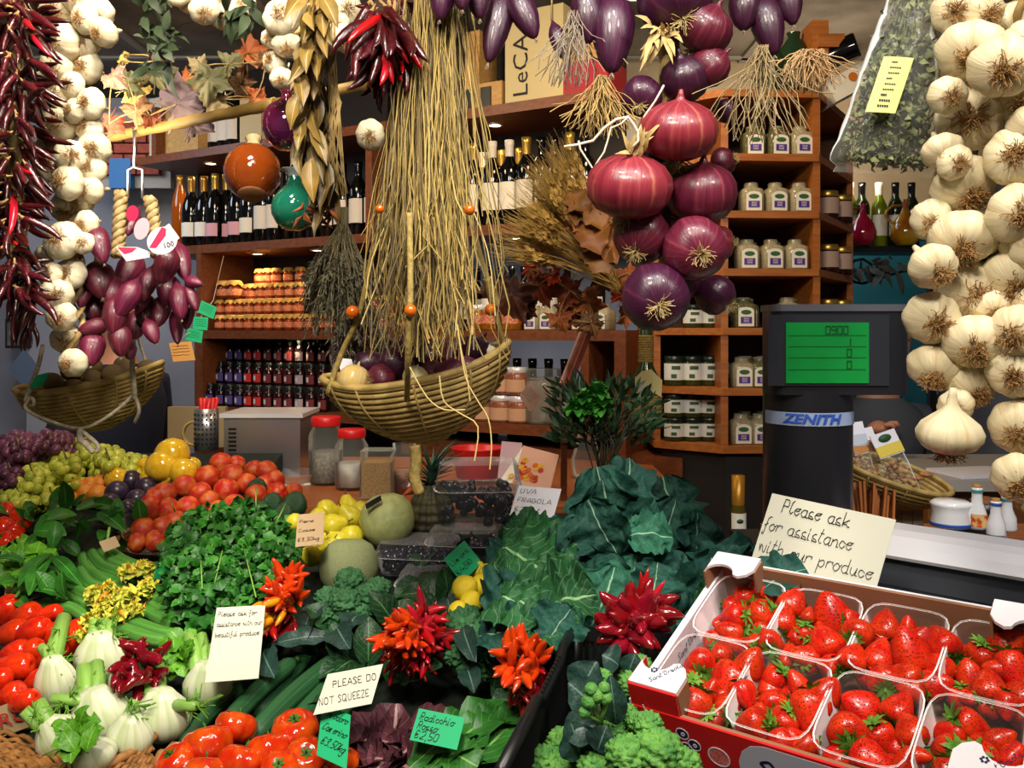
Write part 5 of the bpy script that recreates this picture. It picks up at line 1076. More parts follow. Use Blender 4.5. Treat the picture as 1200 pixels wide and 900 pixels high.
t = thing('pale_board', 'pale beige board standing below the shelf upright', 'board', P(232, 500, 3.1)); MB().box((0, 0, 0), (.2, .03, .14)).build('board', m_cream2 if False else mat('beige board', '#a3906c', .7), t, False)
def tall_jar(px, Y, r, h, lid, fill, fh, label):
    t = thing('storage_jar', label, 'jar', onc(px, Y))
    MB().lathe([(0, .002), (r * .92, .002), (r, .01), (r, h * .78), (r * .8, h * .88), (r * .8, h)], 24).build('glass', m_glass, t)
    if lid: MB().lathe([(r * .84, h * .93), (r * .86, h * .95), (r * .86, h * 1.06), (r * .8, h * 1.08), (0, h * 1.08)], 24).build('lid', lid, t)
    if fill: MB().lathe([(0, .006), (r * .93, .008), (r * .94, fh), (r * .5, fh * 1.05), (0, fh * 1.02)], 24).build('contents', fill, t)
    return t
tall_jar(382, 2.5, .048, .175, m_red, mat('grey grains', '#8a8478', .7, '#5f5a50', 120), .09, 'tall storage jar with red lid full of grey grains')
tall_jar(412, 2.42, .045, .15, m_red, mat('pale sugar bags', '#a39c94', .5, '#c4beb6', 30), .07, 'shorter red lidded storage jar with pale packets')
t = thing('chickpea_jar', 'square glass jar of tan chickpeas under the hanging basket', 'jar', onc(443, 2.3)); MB().box((0, 0, .062), (.08, .08, .12)).build('glass', m_glass, t, False)
MB().box((0, 0, .047), (.074, .074, .09)).build('chickpeas', mat('chickpeas', '#b08a4c', .7, '#8c6a34', 260, bump=.8, bs=260), t, False)
t = thing('glass_jar', 'clear glass jar beside the chickpeas, mostly hidden by the basket tail', 'jar', onc(474, 2.36)); MB().lathe([(0, .002), (.04, .002), (.042, .09), (.03, .11), (.032, .13)], 20).build('glass', m_glass, t)
MB().lathe([(0, .005), (.037, .006), (.037, .06), (0, .062)], 18).build('contents', mat('pinkish contents', '#a87c5c', .6), t)
for i, px in enumerate((318, 332)):
    t = thing('small_oil_bottle', 'tiny %s bottle in front of the steel box' % ('dark capped' if i == 0 else 'amber oil'), 'bottle', onc(px, 2.58)); MB().lathe(bottle_prof(.015, .12, .006), 12).build('glass', mat('amber oil %d' % i, ('#4c3414', '#7c5a1c')[i], .1), t); MB().lathe([(.007, .09), (.0075, .12), (0, .121)], 8).build('cap', m_black, t)
t = thing('red_tub', 'shallow red plastic tub behind the clear fruit boxes', 'tub', onc(560, 2.5, 1.25)); MB().lathe([(0, -.06), (.06, -.06), (.075, .02), (.08, .024), (.07, .02), (.058, -.05), (0, -.05)], 24).build('tub', m_red, t)
o, w, h, k = card('gift_book', 'tilted pale book with tulips printed on its cover behind the fruit boxes', (613, 522, 2.35), (655, 533, 2.3), (600, 566, 2.25), mat('book cover', '#cf9f8c', .5), cat='book')
cols = [mat('tulip red', '#b0241c', .5), mat('tulip yellow', '#d8a418', .5), mat('tulip orange', '#c85a18', .5)]
for j in range(3):
    b = MB()
    for i in range(9): disc(b, (w * rnd(.2, .85), -h * rnd(.3, .95), .001 + j * .0004), w * .07, w * .08, Matrix(), 8)
    b.build('tulip_print', cols[j], o, False)
MB().box((w * .5, -h * .5, -.012), (w, h, .02)).build('pages', m_cream2, o, False)
card('folded_bag', 'lilac tinted plastic bag folded beside the tulip book', (588, 517, 2.4), (612, 519, 2.4), (583, 560, 2.3), mat('lilac plastic', '#9c7c8c', .3), 'bag')
t = thing('easel_post', 'slim dark brown upright post beside the tulip book', 'post', P(661, 640, 2.25)); wpart(MB().bar(P(661, 508, 2.25), P(660, 660, 2.25), .014, .016), 'post', m_shelf, t, False)
card('red_folder', 'crimson folder leaning behind the dark cabbage leaves', (676, 578, 2.2), (690, 590, 2.2), (664, 630, 2.15), mat('crimson board', '#98142c', .5), 'folder')
t = thing('glass_carafe', 'empty clear glass carafe behind the dark post', 'carafe', onc(687, 2.6)); MB().lathe([(0, .002), (.04, .004), (.045, .05), (.03, .1), (.022, .14), (.028, .16)], 20).build('glass', m_glass, t)
# oil bottle before the cabinet plinth
t = thing('dark_stool', 'low black stool hidden behind the cabbage', 'stool', (.66, 2.5, 0)); MB().box((0, 0, .93), (.3, .25, .03)).build('seat', m_black, t, False)
for x in (-1, 1):
    for y in (-1, 1): MB().box((x * .12, y * .1, .46), (.03, .03, .915)).build('leg', m_black, t, False)
h = .36; t = thing('oil_bottle', 'tall oil bottle with amber capsule and cream label against the dark plinth', 'bottle', ((865 - 600) / F * 2.45, 2.45, .947))
zt = CZ - (557 - HY) / F * 2.45 - .947
MB().lathe([(0, 0), (.02, 0), (.021, zt * .62), (.017, zt * .7), (.017, zt)], 16).build('glass', mat('green brown glass', '#4c4416', .12), t); MB().lathe([(.0178, zt * .66), (.018, zt), (0, zt * 1.005)], 16).build('capsule', mat('amber foil', '#a0701c', .35, metal=.4), t)
MB().grid(lambda u, v: Vector((.0218 * math.sin((u - .5) * 2.4), -.0218 * math.cos((u - .5) * 2.4), zt * (.18 + .42 * v))), 8, 1).build('label', m_cream2, t); disc(MB(), (0, 0, 0), .009, .006, frame((0, -.0232, zt * .52), (0, -1, 0))).build('green_crest', m_crest, t)
# --- scale
t = thing('weighing_scale', 'black scale with green lit display on a thick post and a steel tray', 'scale', P(945, 590, 1.40))
def rbox(c, d, r, M=None, n=6):
    """box with rounded upright corners"""
    mb = MB(); pts = []
    for cx, cy, a0 in ((1, 1, 0), (-1, 1, 90), (-1, -1, 180), (1, -1, 270)):
        for k in range(n + 1): a = math.radians(a0 + 90 * k / n); pts.append((cx * (d[0] / 2 - r) + r * math.cos(a), cy * (d[1] / 2 - r) + r * math.sin(a)))
    M = M or Matrix(); C_ = Vector(c)
    mb.poly([M @ (C_ + Vector((x, y, d[2] / 2))) for x, y in pts], d[2], M.to_3x3() @ Vector((0, 0, 1))); return mb
Ys = 1.40; k = Ys / F
hc = P(977, 412, Ys + .04); m_blk2 = mat('scale black', '#1a1a1e', .3)
wpart(rbox((hc.x, hc.y, hc.z), (162 * k, .09, 100 * k), .025), 'display_housing', m_blk2, t, False)
wpart(rbox((hc.x, hc.y, hc.z + 52 * k), (166 * k, .094, 8 * k), .025), 'top_cap', mat('grey plastic', '#4c4c52', .35), t, False)
def fac(x0, y0, x1, y1, off, th=.002):
    a = P(x0, y0, Ys - .005 - off); b_ = P(x1, y1, Ys - .005 - off); return MB().box((a + b_) / 2, (abs(b_.x - a.x), th, abs(b_.z - a.z)))
wpart(fac(900, 369, 1042, 452, .002), 'window_bezel', mat('smoked window', '#26282e', .12, coat=.5), t, False)
m_lcd = mat('green display', '#0a6428', .25, '#0f7a32', 6, emit=0); nb = m_lcd.node_tree.nodes['Principled BSDF']; nb.inputs['Emission Color'].default_value = C('#0f8a34'); nb.inputs['Emission Strength'].default_value = .12
wpart(fac(921, 378, 1018, 449, .0045), 'display', m_lcd, t, False)
m_seg = mat('dark digits', '#07381a', .5)
def seg(px, py, s, dg):
    b = MB(); on = {'0': 'abcdef', '8': 'abcdefg', '1': 'bc', '9': 'abcdfg'}[dg]; w_, h_ = s * .55, s
    q = {'a': (0, 0, w_, 0), 'b': (w_, 0, w_, h_ / 2), 'c': (w_, h_ / 2, w_, h_), 'd': (0, h_, w_, h_), 'e': (0, h_ / 2, 0, h_), 'f': (0, 0, 0, h_ / 2), 'g': (0, h_ / 2, w_, h_ / 2)}
    for c in on:
        x0, y0, x1, y1 = q[c]; a = P(px + x0, py + y0, Ys - .0115); e = P(px + x1, py + y1, Ys - .0115); b.bar(a, e, .0006, .0013, (0, 1, 0)) if False else b.box((a + e) / 2, (max(abs(e.x - a.x), .0012), .0008, max(abs(e.z - a.z), .0012)))
    return b
b = MB()
for px, py, dg in ((968, 382, '0'), (975, 382, '9'), (982, 382, '0'), (989, 382, '0'), (992, 396, '1'), (993, 409, '0'), (993, 423, '0')): q = seg(px, py, 9, dg); n0 = len(b.v); b.v += q.v; b.f += [tuple(n0 + i for i in f) for f in q.f]; b.u += q.u
wpart(b, 'digits', m_seg, t, False)
b = MB(); 
for y in (393, 406, 419, 433): a = P(924, y, Ys - .0112); e = P(1015, y, Ys - .0112); b.box((a + e) / 2, (e.x - a.x, .0004, .0007))
wpart(b, 'display_lines', m_seg, t, False)
pc = P(946, 530, Ys + .06); rp = 50 * k * 1.05
wpart(MB().lathe([(rp, -.18), (rp, .105)], 40, Matrix.Translation(pc)), 'post', m_blk2, t); 
def band(u, v): a = (u - .5) * 2.9; return pc + Vector(((rp + .0015) * math.sin(a), -(rp + .0015) * math.cos(a), .0 + (.050 + .021 * v)))
wpart(MB().grid(band, 24, 1), 'name_band', mat('silver band', '#8c9bb8', .4), t)
me = print_text('ZENITH', .0205, m_blue, t, Matrix(), 'brand_lettering', shear=.25, ext=.0002, wx=1.22, bold=.0007)
for v in me.data.vertices: a = v.co.x / rp - .22; v.co = wm(t).inverted() @ (pc + Vector(((rp + .003 + v.co.z) * math.sin(a), -(rp + .003 + v.co.z) * math.cos(a), .0605 + v.co.y)))
# tray body, turned like the crate
TA, TB_ = P(1030, 617, 1.42), P(1240, 641, 1.25)
ux = (TB_ - TA); ux.z = 0; L = ux.length; ux.normalize(); uy = Vector((-ux.y, ux.x, 0)); uz = Vector((0, 0, 1)); MTt = Matrix((ux, uy, uz)).transposed().to_4x4(); MTt.translation = TA
def prof_bar(prof, L, M):
    mb = MB(); b = 0
    for x in (-.12, L): mb.v += [tuple(M @ Vector((x, y, z))) for y, z in prof]
    n = len(prof)
    for i in range(n): j = (i + 1) % n; mb.f.append((i, j, n + j, n + i)); mb.u.append(((0, 0),) * 4)
    mb.f.append(tuple(range(n))[::-1]); mb.u.append(((0, 0),) * n); mb.f.append(tuple(range(n, 2 * n))); mb.u.append(((0, 0),) * n); return mb
wpart(prof_bar([(-.0, .0), (-.03, -.004), (-.052, -.014), (-.062, -.028), (-.06, -.033), (-.03, -.03), (.06, -.03), (.06, -.002)], L, MTt), 'steel_tray', m_chrome, t, False)
wpart(prof_bar([(-.045, -.034), (-.055, -.075), (-.0, -.075), (-.0, -.034)], L, MTt), 'front_panel', mat('grey blue panel', '#42464e', .35, metal=.4), t, False)
wpart(prof_bar([(-.055, -.076), (-.075, -.10), (-.0, -.10), (-.0, -.076)], L, MTt), 'lower_ledge', mat('dark ledge', '#26282e', .3, metal=.4), t, False)
wpart(MB().box(P(1010, 640, 1.5) + Vector((.08, .12, -.12)), (.5, .2, .2)), 'body', m_blk2, t, False)
st_ = thing('scale_stand', 'plain dark stand carrying the scale', 'stand', (.5, 1.45, 0)); MB().box((.13, .03, .55), (.52, .3, 1.05)).build('cabinet_body', m_dark, st_, False)
# --- basket of packets
Mb = Matrix.Translation(P(1045, 552, 1.85)) @ Matrix.Rotation(math.radians(16), 4, 'Y') @ Matrix.Rotation(math.radians(14), 4, 'X')
pb = boat_basket('packet_basket', 'shallow cane basket of cellophane packets tilted on wooden sticks', Mb, .125, .09, .075, .0, nr=9, pinch=.0)
for i, (px, py, m, l, cr) in enumerate(((1048, 528, mat('yellow header', '#d8c048', .5), 'cellophane packet with white and yellow header card and green crest', 1), (1018, 525, mat('orange mix', '#b87838', .6), 'cellophane packet of dried mix beside the scale post', 0), (1003, 518, mat('white blue packet', '#b8c0cc', .5), 'white packet with blue and yellow print touching the scale post', 0))):
    c = P(px, py + 18, 1.82 - .02 * (i == 0)); t = thing('food_packet', l, 'packet', M=frame(c, (.05, -1, .35), (1, 0, .35 - .1 * i)))
    MB().grid(lambda u, v: Vector((.032 * math.cos(u * 2 * pi) * (1 - .15 * abs(v - .5)), (v - .5) * .12, .012 * math.sin(u * 2 * pi) * math.sin(pi * (v * .94 + .03)))), 20, 8, True).build('cellophane', m_cello, t)
    b = MB(); [b.ball((rnd(-.022, .022), rnd(-.05, .01), rnd(-.004, .007)), rnd(.004, .007), 6, 4) for _ in range(34)]; b.build('dried_mix', mat('dried mix %d' % i, ('#7c4a28', '#8c6a3c', '#a0703c')[i], .7, '#c49a5c', 60), t)
    MB().box((0, .045, .011), (.056, .05, .003)).build('header_card', m_paper, t, False); MB().box((0, .033, .0135), (.056, .022, .001)).build('colour_panel', m, t, False)
    if cr: disc(MB(), (0, .057, .0138), .014, .008, Matrix()).build('green_crest', m_crest, t)
for i, (px, py) in enumerate(((1075, 560), (1085, 556), (1062, 562))):
    c = P(px, py, 1.8); b = MB().ball(c, .014, 10, 6, (1, 1, .4)); tag(b.build('dried_slice', mat('dried slice %d' % i, '#b88450', .6, '#8c5c34', 60), loc=c), ('%s dried fruit slice at the low lip of the packet basket' % ORD[i]), 'dried fruit')
t = thing('wooden_sticks', 'fan of pale orange wooden sticks standing under the packet basket', 'sticks', P(1020, 612, 1.75)); m_stk = mat('stick wood', '#a8602c', .6, jit=.15)
for i in range(13): a = P(998 + i * 4, 612, 1.76 + .01 * (i % 3)); wpart(MB().bar(a, P(994 + i * 4.6 + rnd(-4, 4), 563 + rnd(0, 8), 1.77 + .012 * (i % 3)), .005, .009, (0, 1, 0)), 'stick', m_stk, t, False)
t = thing('wooden_basket_stand', 'pale slatted wooden crate under the packet basket', 'crate', P(1060, 612, 1.85)); 
for i in range(4): wpart(MB().box(P(1036 + i * 13, 608, 1.84), (.021, .008, .05)), 'slat', wood('grey slat %d' % i, '#a08c74', '#8a765c'), t, False)
# little painted bottles, sugar pot, tray
t = thing('sugar_pot', 'white and blue rimmed ceramic pot behind the scale tray', 'pot', P(1114, 616, 1.72)); kk = 1.72 / F
MB().lathe([(0, 0), (22 * kk, 0), (23 * kk, 3 * kk), (20 * kk, 16 * kk), (22 * kk, 24 * kk), (23 * kk, 27 * kk), (18 * kk, 30 * kk), (0, 31 * kk)], 28).build('body', m_white, t); MB().lathe([(22.3 * kk, 1 * kk), (23.6 * kk, 3 * kk), (22.8 * kk, 5 * kk)], 28).build('blue_band', m_blue, t)
for i, (px, py, hp, wd, l) in enumerate(((1145, 619, 50, 11, 'white ceramic bottle painted with fruit'), (1167, 630, 45, 11, 'white ceramic bottle with blue neck ring and cork'), (1180, 622, 42, 11, 'white ceramic bottle with dark curl, behind the blue ringed one'))):
    Y = 1.7 - .02 * (i == 1) + .03 * (i == 2); kk = Y / F; t = thing('ceramic_bottle', l, 'bottle', P(px, py, Y)); w_ = wd * kk; h_ = hp * kk
    MB().lathe([(0, 0), (w_ * .95, 0), (w_, h_ * .08), (w_ * .92, h_ * .38), (w_ * .55, h_ * .62), (w_ * .5, h_ * .88), (w_ * .58, h_ * .95), (0, h_ * .96)], 24).build('body', m_white, t)
    MB().lathe([(w_ * .42, h_ * .95), (w_ * .42, h_ * 1.03), (0, h_ * 1.04)], 12).build('cork', mat('cork', '#a87840', .7), t); MB().lathe([(w_ * .58, h_ * .84), (w_ * .6, h_ * .88), (w_ * .57, h_ * .91)], 20).build('neck_ring', mat('teal ring', '#3c8a88', .3) if i != 1 else m_blue, t)
    if i == 0: MB().grid(lambda u, v: Vector(((w_ * 1.005) * math.sin((u - .5) * 2.2), -(w_ * 1.005) * math.cos((u - .5) * 2.2), h_ * (.06 + .3 * v))), 8, 2).build('fruit_painting', mat('painted fruit', '#c4461c', .2, '#d8b070', 70, lo=.45, hi=.55), t)
t = thing('black_bowl', 'small black bowl behind the painted ceramic bottle', 'bowl', P(1153, 610, 1.9)); MB().lathe([(0, 0), (.03, .002), (.042, .04), (.039, .04), (.028, .008), (0, .006)], 20).build('bowl', m_black, t)
MB().ball((0, 0, .04), .03, 12, 6, (1, 1, .4)).build('brown_contents', mat('brown contents', '#7c4c24', .7), t)
t = thing('white_paper_pad', 'pale paper sheets lying on the side counter near the garlic', 'paper', (1.28, 2.45, 1.206)); MB().box((0, 0, .004), (.2, .15, .008), Matrix.Rotation(.2, 4, 'Z')).build('pad', m_paper, t, False)
# ---------------------------------------------------------------- people
m_skin = mat('skin', '#b8826a', .5, sss=.1); m_navy = mat('navy cloth', '#10182e', .8); m_greysw = mat('grey knit', '#4a505c', .85); m_hair = mat('dark hair', '#1c120c', .6)
def person(nm, label, base, yaw, arms, cloth, legs, hair=m_hair, lean=0, s=1.0):
    """one continuous body; clothing and hair are children. arms: per side (elbow, wrist) relative to the feet point"""
    t = thing(nm, label, 'person', M=Matrix.Translation(base) @ Matrix.Rotation(yaw, 4, 'Z') @ Matrix.Scale(s, 4))
    def T(mb_, name, m): return mb_.build(name, m, t)
    b = MB()
    V = Vector
    # torso and legs as one tapered surface, limbs rooted well inside it
    def ell(z, rx, ry, x=0, y=0): return (z, rx, ry, x, y)
    def loft(secs, n=20):
        def g(u, v):
            z, rx, ry, x, y = secs[round(v * (len(secs) - 1))]; a = u * 2 * pi; return V((x + rx * math.cos(a), y + ry * math.sin(a) + lean * max(0, z - .95), z))
        b.grid(g, n, len(secs) - 1, True)
    loft([ell(.85, .13, .09), ell(.95, .17, .115), ell(1.05, .155, .105), ell(1.2, .165, .11), ell(1.35, .19, .115), ell(1.43, .17, .09), ell(1.48, .08, .065), ell(1.53, .052, .055), ell(1.57, .055, .06), ell(1.60, .065, .085, 0, -.01), ell(1.65, .076, .098, 0, -.01), ell(1.70, .079, .1, 0, -.005), ell(1.75, .073, .092), ell(1.785, .045, .06), ell(1.795, .005, .006)])
    for sx in (-1, 1): b.tube([V((sx * .09, 0, .92)), V((sx * .1, 0, .75)), V((sx * .1, -.01, .5)), V((sx * .1, .01, .3)), V((sx * .1, .02, .08)), V((sx * .1, -.06, .04)), V((sx * .1, -.16, .03))], lambda v: .088 - .05 * v, 12)
    fw = lean * .45
    hands = []
    for sx, el, wr in arms:
        sh_ = V((sx * .17, fw, 1.41)); b.tube([sh_ * .6 + V((0, fw * .4, 1.40)) * .4, sh_, sh_.lerp(V(el), .5), V(el), V(el).lerp(V(wr), .5), V(wr)], lambda v: .052 - .026 * v, 12)
        d = (V(wr) - V(el)).normalized(); side = d.cross(V((0, 0, 1))).normalized(); palm = V(wr) + d * .045; b.ball(palm, .04, 10, 8, (1, 1, 1), None)
        for k in range(4):
            f0 = palm + side * (.027 - .018 * k) + d * .02; L_ = (.07, .08, .075, .06)[k]; b.tube([f0, f0 + d * L_ * .45 + V((0, 0, -.004)), f0 + d * L_ * .75 + V((0, 0, -.018)), f0 + d * L_ * .85 + V((0, 0, -.034))], lambda v: .0095 - .002 * v, 8)
        f0 = palm + side * .03 * -sx; b.tube([f0, f0 + d * .02 - side * .02 * sx, f0 + d * .05 - side * .026 * sx + V((0, 0, -.01))], .0105, 8)
    b.ball(V((0, -.105 + fw * 1.6, 1.665)), .014, 8, 6, (.8, 1.2, 1.4)); 
    for sx in (-1, 1): b.ball(V((sx * .08, fw * 1.6, 1.67)), .02, 8, 6, (.4, .9, 1.4))
    bo_ = T(b, 'body', m_skin)
    f = MB(); 
    for sx in (-1, 1): f.ball(V((sx * .03, -.088 + fw * 1.6, 1.69)), .012, 8, 6)
    T(f, 'eyes', mat('eye ' + nm + str(round(base[0] * 10)), '#2a2420', .2)); T(MB().ball(V((0, -.095 + fw * 1.6, 1.625)), .02, 10, 5, (1.2, .4, .35)), 'mouth', mat('lips' + str(round(base[0] * 10)), '#8a4a44', .5))
    T(MB().grid(lambda u, v: V((.088 * math.cos(u * 2 * pi) * math.cos(v * 1.5), fw * 1.6 + .012 + .106 * math.sin(u * 2 * pi) * math.cos(v * 1.5), 1.69 + .118 * math.sin(v * 1.5) - (.06 * max(0, math.sin(u * 2 * pi)) * (1 - v)))), 20, 6, True), 'hair', hair)
    sh = MB(); b2_ = b; b = sh
    loft([ell(.9, .165, .12), ell(.95, .178, .123), ell(1.05, .164, .113), ell(1.2, .174, .118), ell(1.35, .198, .123), ell(1.43, .178, .098), ell(1.485, .085, .072)])
    for sx, el, wr in arms: sh_ = V((sx * .17, fw, 1.41)); b.tube([sh_ * .6 + V((0, fw * .4, 1.40)) * .4, sh_, sh_.lerp(V(el), .5), V(el), V(el).lerp(V(wr), .5), V(el).lerp(V(wr), .9 if cloth is m_greysw else .3)], lambda v: .062 - .024 * v, 12)
    T(sh, 'sweater', cloth)
    b = MB(); 
    for sx in (-1, 1): b.tube([V((sx * .085, 0, .95)), V((sx * .1, 0, .75)), V((sx * .1, -.01, .5)), V((sx * .1, .01, .3)), V((sx * .1, .015, .1))], lambda v: .102 - .045 * v, 12)
    T(b, 'trousers', legs); b = MB()
    for sx in (-1, 1): b.ball(V((sx * .1, -.06, .045)), .05, 12, 8, (.9, 2.4, .8))
    T(b, 'shoes', m_black); return t
person('person', 'person in a navy apron standing behind the kiwi basket, arm lowered', Vector((-1.4, 3.15, 0)), 1.15, [(1, (.26, .05, 1.13), (.27, -.12, .92)), (-1, (-.26, .02, 1.13), (-.2, -.2, .98))], m_navy, m_navy)
person('person', 'person in a grey knitted top leaning on the side counter, hand held at the chest', Vector((1.2, 3.02, 0)), .2, [(1, (.3, -.05, 1.2), (-.02, -.2, 1.22)), (-1, (-.27, -.05, 1.15), (-.13, -.22, 1.35))], m_greysw, mat('dark trousers', '#20222a', .8), lean=-.15, s=.93)
# ---------------------------------------------------------------- produce
PX = {}
def up(M): return M
def proto_of(b): b['_proto'] = 1; return b
def fruit(name, m, prof=None, n=24, fn=None, stem=None):
    prof = prof or [(0, -.97), (.3, -.96), (.65, -.78), (.92, -.4), (1, 0), (.93, .38), (.7, .72), (.42, .9), (.2, .92), (.08, .84), (0, .8)]
    b = MB().lathe(prof, n, None, fn).build(name, m, None, link=False); b['_proto'] = 1
    if stem: stem(b)
    return b
def put(pr, nm, px, py, h, r, z=None, x=None, Y=None):
    p = G(px, py, h) if Y is None else P(px, py, Y); s = [q / F * p.y for q in r] if isinstance(r, (tuple, list)) else r / F * p.y
    c = copy_tree(pr); c.matrix_basis = frame(p, z or rdir(), x or rdir(), s); c.name = nm; return c
m_gg = mat('green grape', '#a4b434', .25, '#c4c450', 3, jit=.25, sss=.2, coat=.2); m_gp = mat('purple grape', '#4c2238', .35, '#6c3a50', 3, jit=.4, sss=.1)
gg = proto_of(MB().ball((0, 0, 0), 1, 12, 9, (1, 1, 1.12)).build('grape', m_gg, None, link=False)); gpu = proto_of(MB().ball((0, 0, 0), 1, 12, 9, (1, 1, 1.1)).build('grape', m_gp, None, link=False))
def grapes(label, cx, cy, rx, ry, n, pr, rp, h0, grp, seed, ang=0):
    r = random.Random(seed); t = thing('grape_bunch', label, 'grapes', G(cx, cy, .0), grp); pts = []; tries = 0
    while len(pts) < n and tries < 9000:
        tries += 1; a = r.uniform(0, 6.28); q = math.sqrt(r.random()); ex, ey = rx * q * math.cos(a), ry * q * math.sin(a); px = cx + ex * math.cos(ang) - ey * math.sin(ang); py = cy + ex * math.sin(ang) + ey * math.cos(ang)
        h = h0 * (1.15 - q * q) + r.uniform(-.01, .01); p = G(px, py, h); rr = rp / F * p.y
        if any((p - o).length < rr * 1.55 for o in pts): continue
        pts.append(p); c = copy_tree(pr, t); c.matrix_basis = wm(t).inverted() @ frame(p, rdir(), rdir(), rr * r.uniform(.9, 1.1))
    a = G(cx - rx * .2, cy - ry, h0 * 1.2); wpart(MB().tube([a, G(cx, cy - ry * .4, h0 * 1.25), G(cx, cy, h0 * .8), G(cx, cy + ry * .5, h0 * .5)], .002, 5), 'stem', mat('grape stalk', '#6c6a30', .7) if 'grape stalk' not in bpy.data.materials else bpy.data.materials['grape stalk'], t); return t
GB = 'purple grape bunches'
for i, q in enumerate(((22, 528, 24, 20, 48, .07, 'purple grape bunch at the photo edge, highest of the purples'), (62, 522, 26, 15, 44, .08, 'purple grape bunch under the kiwi basket'), (12, 556, 18, 18, 34, .05, 'purple grape bunch lowest at the photo edge'), (90, 528, 16, 14, 20, .06, 'purple grape bunch tucked behind the green grapes'))): grapes(q[6], *q[:5], gpu, 6.0, q[5], None, 60 + i)
for i, q in enumerate(((78, 545, 24, 20, 42, .07, 'green grape bunch in the upper middle next to the purple grapes'), (40, 565, 26, 20, 48, .06, 'green grape bunch below the purple ones'), (25, 588, 26, 16, 38, .045, 'green grape bunch lowest, beside the small red tomatoes'), (62, 585, 20, 14, 30, .045, 'green grape bunch touching the apricots'), (128, 545, 22, 20, 42, .07, 'yellow green grape bunch under the cord of the kiwi basket'), (155, 548, 20, 13, 26, .05, 'green grape bunch beside the yellow wrapped fruit'), (98, 530, 14, 14, 20, .07, 'small green grape bunch below the basket bottom'), (85, 565, 14, 12, 18, .05, 'green grape bunch just above the apricots'))): grapes(q[6], *q[:5], gg, 6.2, q[5], None, 80 + i)
def rank_label(items, names, rows=3):
    """items: (px, py); gives each 'first in the top row' style words"""
    idx = sorted(range(len(items)), key=lambda i: items[i][1]); k = math.ceil(len(items) / rows); out = [''] * len(items)
    for r in range(rows):
        row = sorted(idx[r * k:(r + 1) * k], key=lambda i: items[i][0])
        for j, i in enumerate(row): out[i] = '%s in the %s row' % (ORD[j], names[r])
    return out
def heap(pr, nm, cat, items, h, fmt, grp, rows, names=('upper', 'middle', 'lower', 'lowest', 'bottom'), up_=0, zz=None, sc=1.06):
    lab = rank_label(items, names, rows)
    for i, q in enumerate(items):
        z = zz(i) if zz else rdir(up_); o = put(pr[i % len(pr)] if isinstance(pr, list) else pr, nm, q[0], q[1], h + (q[3] if len(q) > 3 else 0), q[2] * sc if not isinstance(q[2], tuple) else q[2], z=z); tag(o, fmt % lab[i], cat, grp)
m_apr = mat('apricot skin', '#cc7418', .5, '#d88a2c', 2, jit=.1); m_plum = mat('plum skin', '#2a1a30', .35, '#3c3048', 4, jit=.3, coat=.15); m_pch = mat('peach skin', '#b42414', .5, '#dc7c2c', 1.6, jit=.22, lo=.42, hi=.8, sss=.05); m_yw = mat('yellow fruit skin', '#d09c10', .15, '#e0b830', 3, coat=.8)
PEACHP = [(0, -.95), (.3, -.97), (.65, -.8), (.93, -.4), (1, 0), (.94, .4), (.72, .74), (.42, .9), (.2, .86), (.06, .74), (0, .7)]
peach = fruit('peach', m_pch, PEACHP, 24, lambda a, v, r: r * (1 - .05 * math.exp(-((a - pi) ** 2) * 14)))
heap(fruit('apricot', m_apr, PEACHP), 'apricot', 'apricot', [(92, 573, 11), (106, 570, 11), (118, 568, 11), (115, 581, 12), (100, 579, 11), (68, 585, 10), (82, 585, 9)], .03, 'orange apricot, %s of apricots in front of the green grapes', 'apricots', 2)
heap(fruit('plum', m_plum, PEACHP), 'plum', 'plum', [(153, 565, 13), (137, 577, 13), (171, 572, 12), (189, 564, 13), (128, 592, 13), (160, 586, 12), (150, 598, 12), (212, 560, 11), (178, 582, 11), (140, 606, 11), (198, 574, 9)], .04, 'dark blue plum, %s of the plum heap', 'plums', 3)
heap(fruit('wrapped_yellow_fruit', m_yw, PEACHP), 'yellow_fruit', 'fruit', [(202, 533, 19, .05), (190, 547, 18, .03), (215, 553, 15, .02), (178, 560, 13), (137, 562, 13), (172, 548, 12), (225, 546, 10), (200, 560, 13)], .05, 'shiny yellow fruit in glistening wrap, %s behind the plums', 'yellow wrapped fruit', 2)
PCH = [(259, 544, 13), (277, 544, 10), (243, 560, 14), (272, 559, 14), (216, 570, 13), (235, 579, 13), (265, 575, 14), (245, 587, 12), (192, 580, 14), (183, 583, 12), (197, 597, 13), (171, 601, 14), (168, 620, 13), (161, 636, 11), (182, 634, 12), (298, 551, 11), (289, 567, 12), (275, 593, 13), (312, 552, 12), (321, 563, 12), (325, 577, 11), (345, 575, 9), (300, 580, 12), (255, 600, 13), (220, 595, 13), (205, 612, 13), (190, 618, 12), (176, 592, 12), (310, 568, 11)]
heap(peach, 'peach', 'peach', PCH, .055, 'blushed red peach, %s of the peach heap', 'peaches', 5)
tub = thing('clear_tub', 'clear plastic tub holding the lowest peaches beside the plums', 'tub', G(175, 640, 0)); wpart(MB().lathe([(0, 0), (.075, 0), (.09, .06), (.097, .065)], 28, Matrix.Translation(G(190, 640, .0))), 'tub', m_clear, tub)
tag(MB().lathe([(0, 0), (.055, 0), (.07, .03), (.075, .033), (.068, .03), (.052, .005), (0, .004)], 26).build('clear_tray', m_clear), 'clear plastic tray under the farthest peaches on the counter edge'.replace('farthest', 'last'), 'tray').location = onc(345, 2.5)
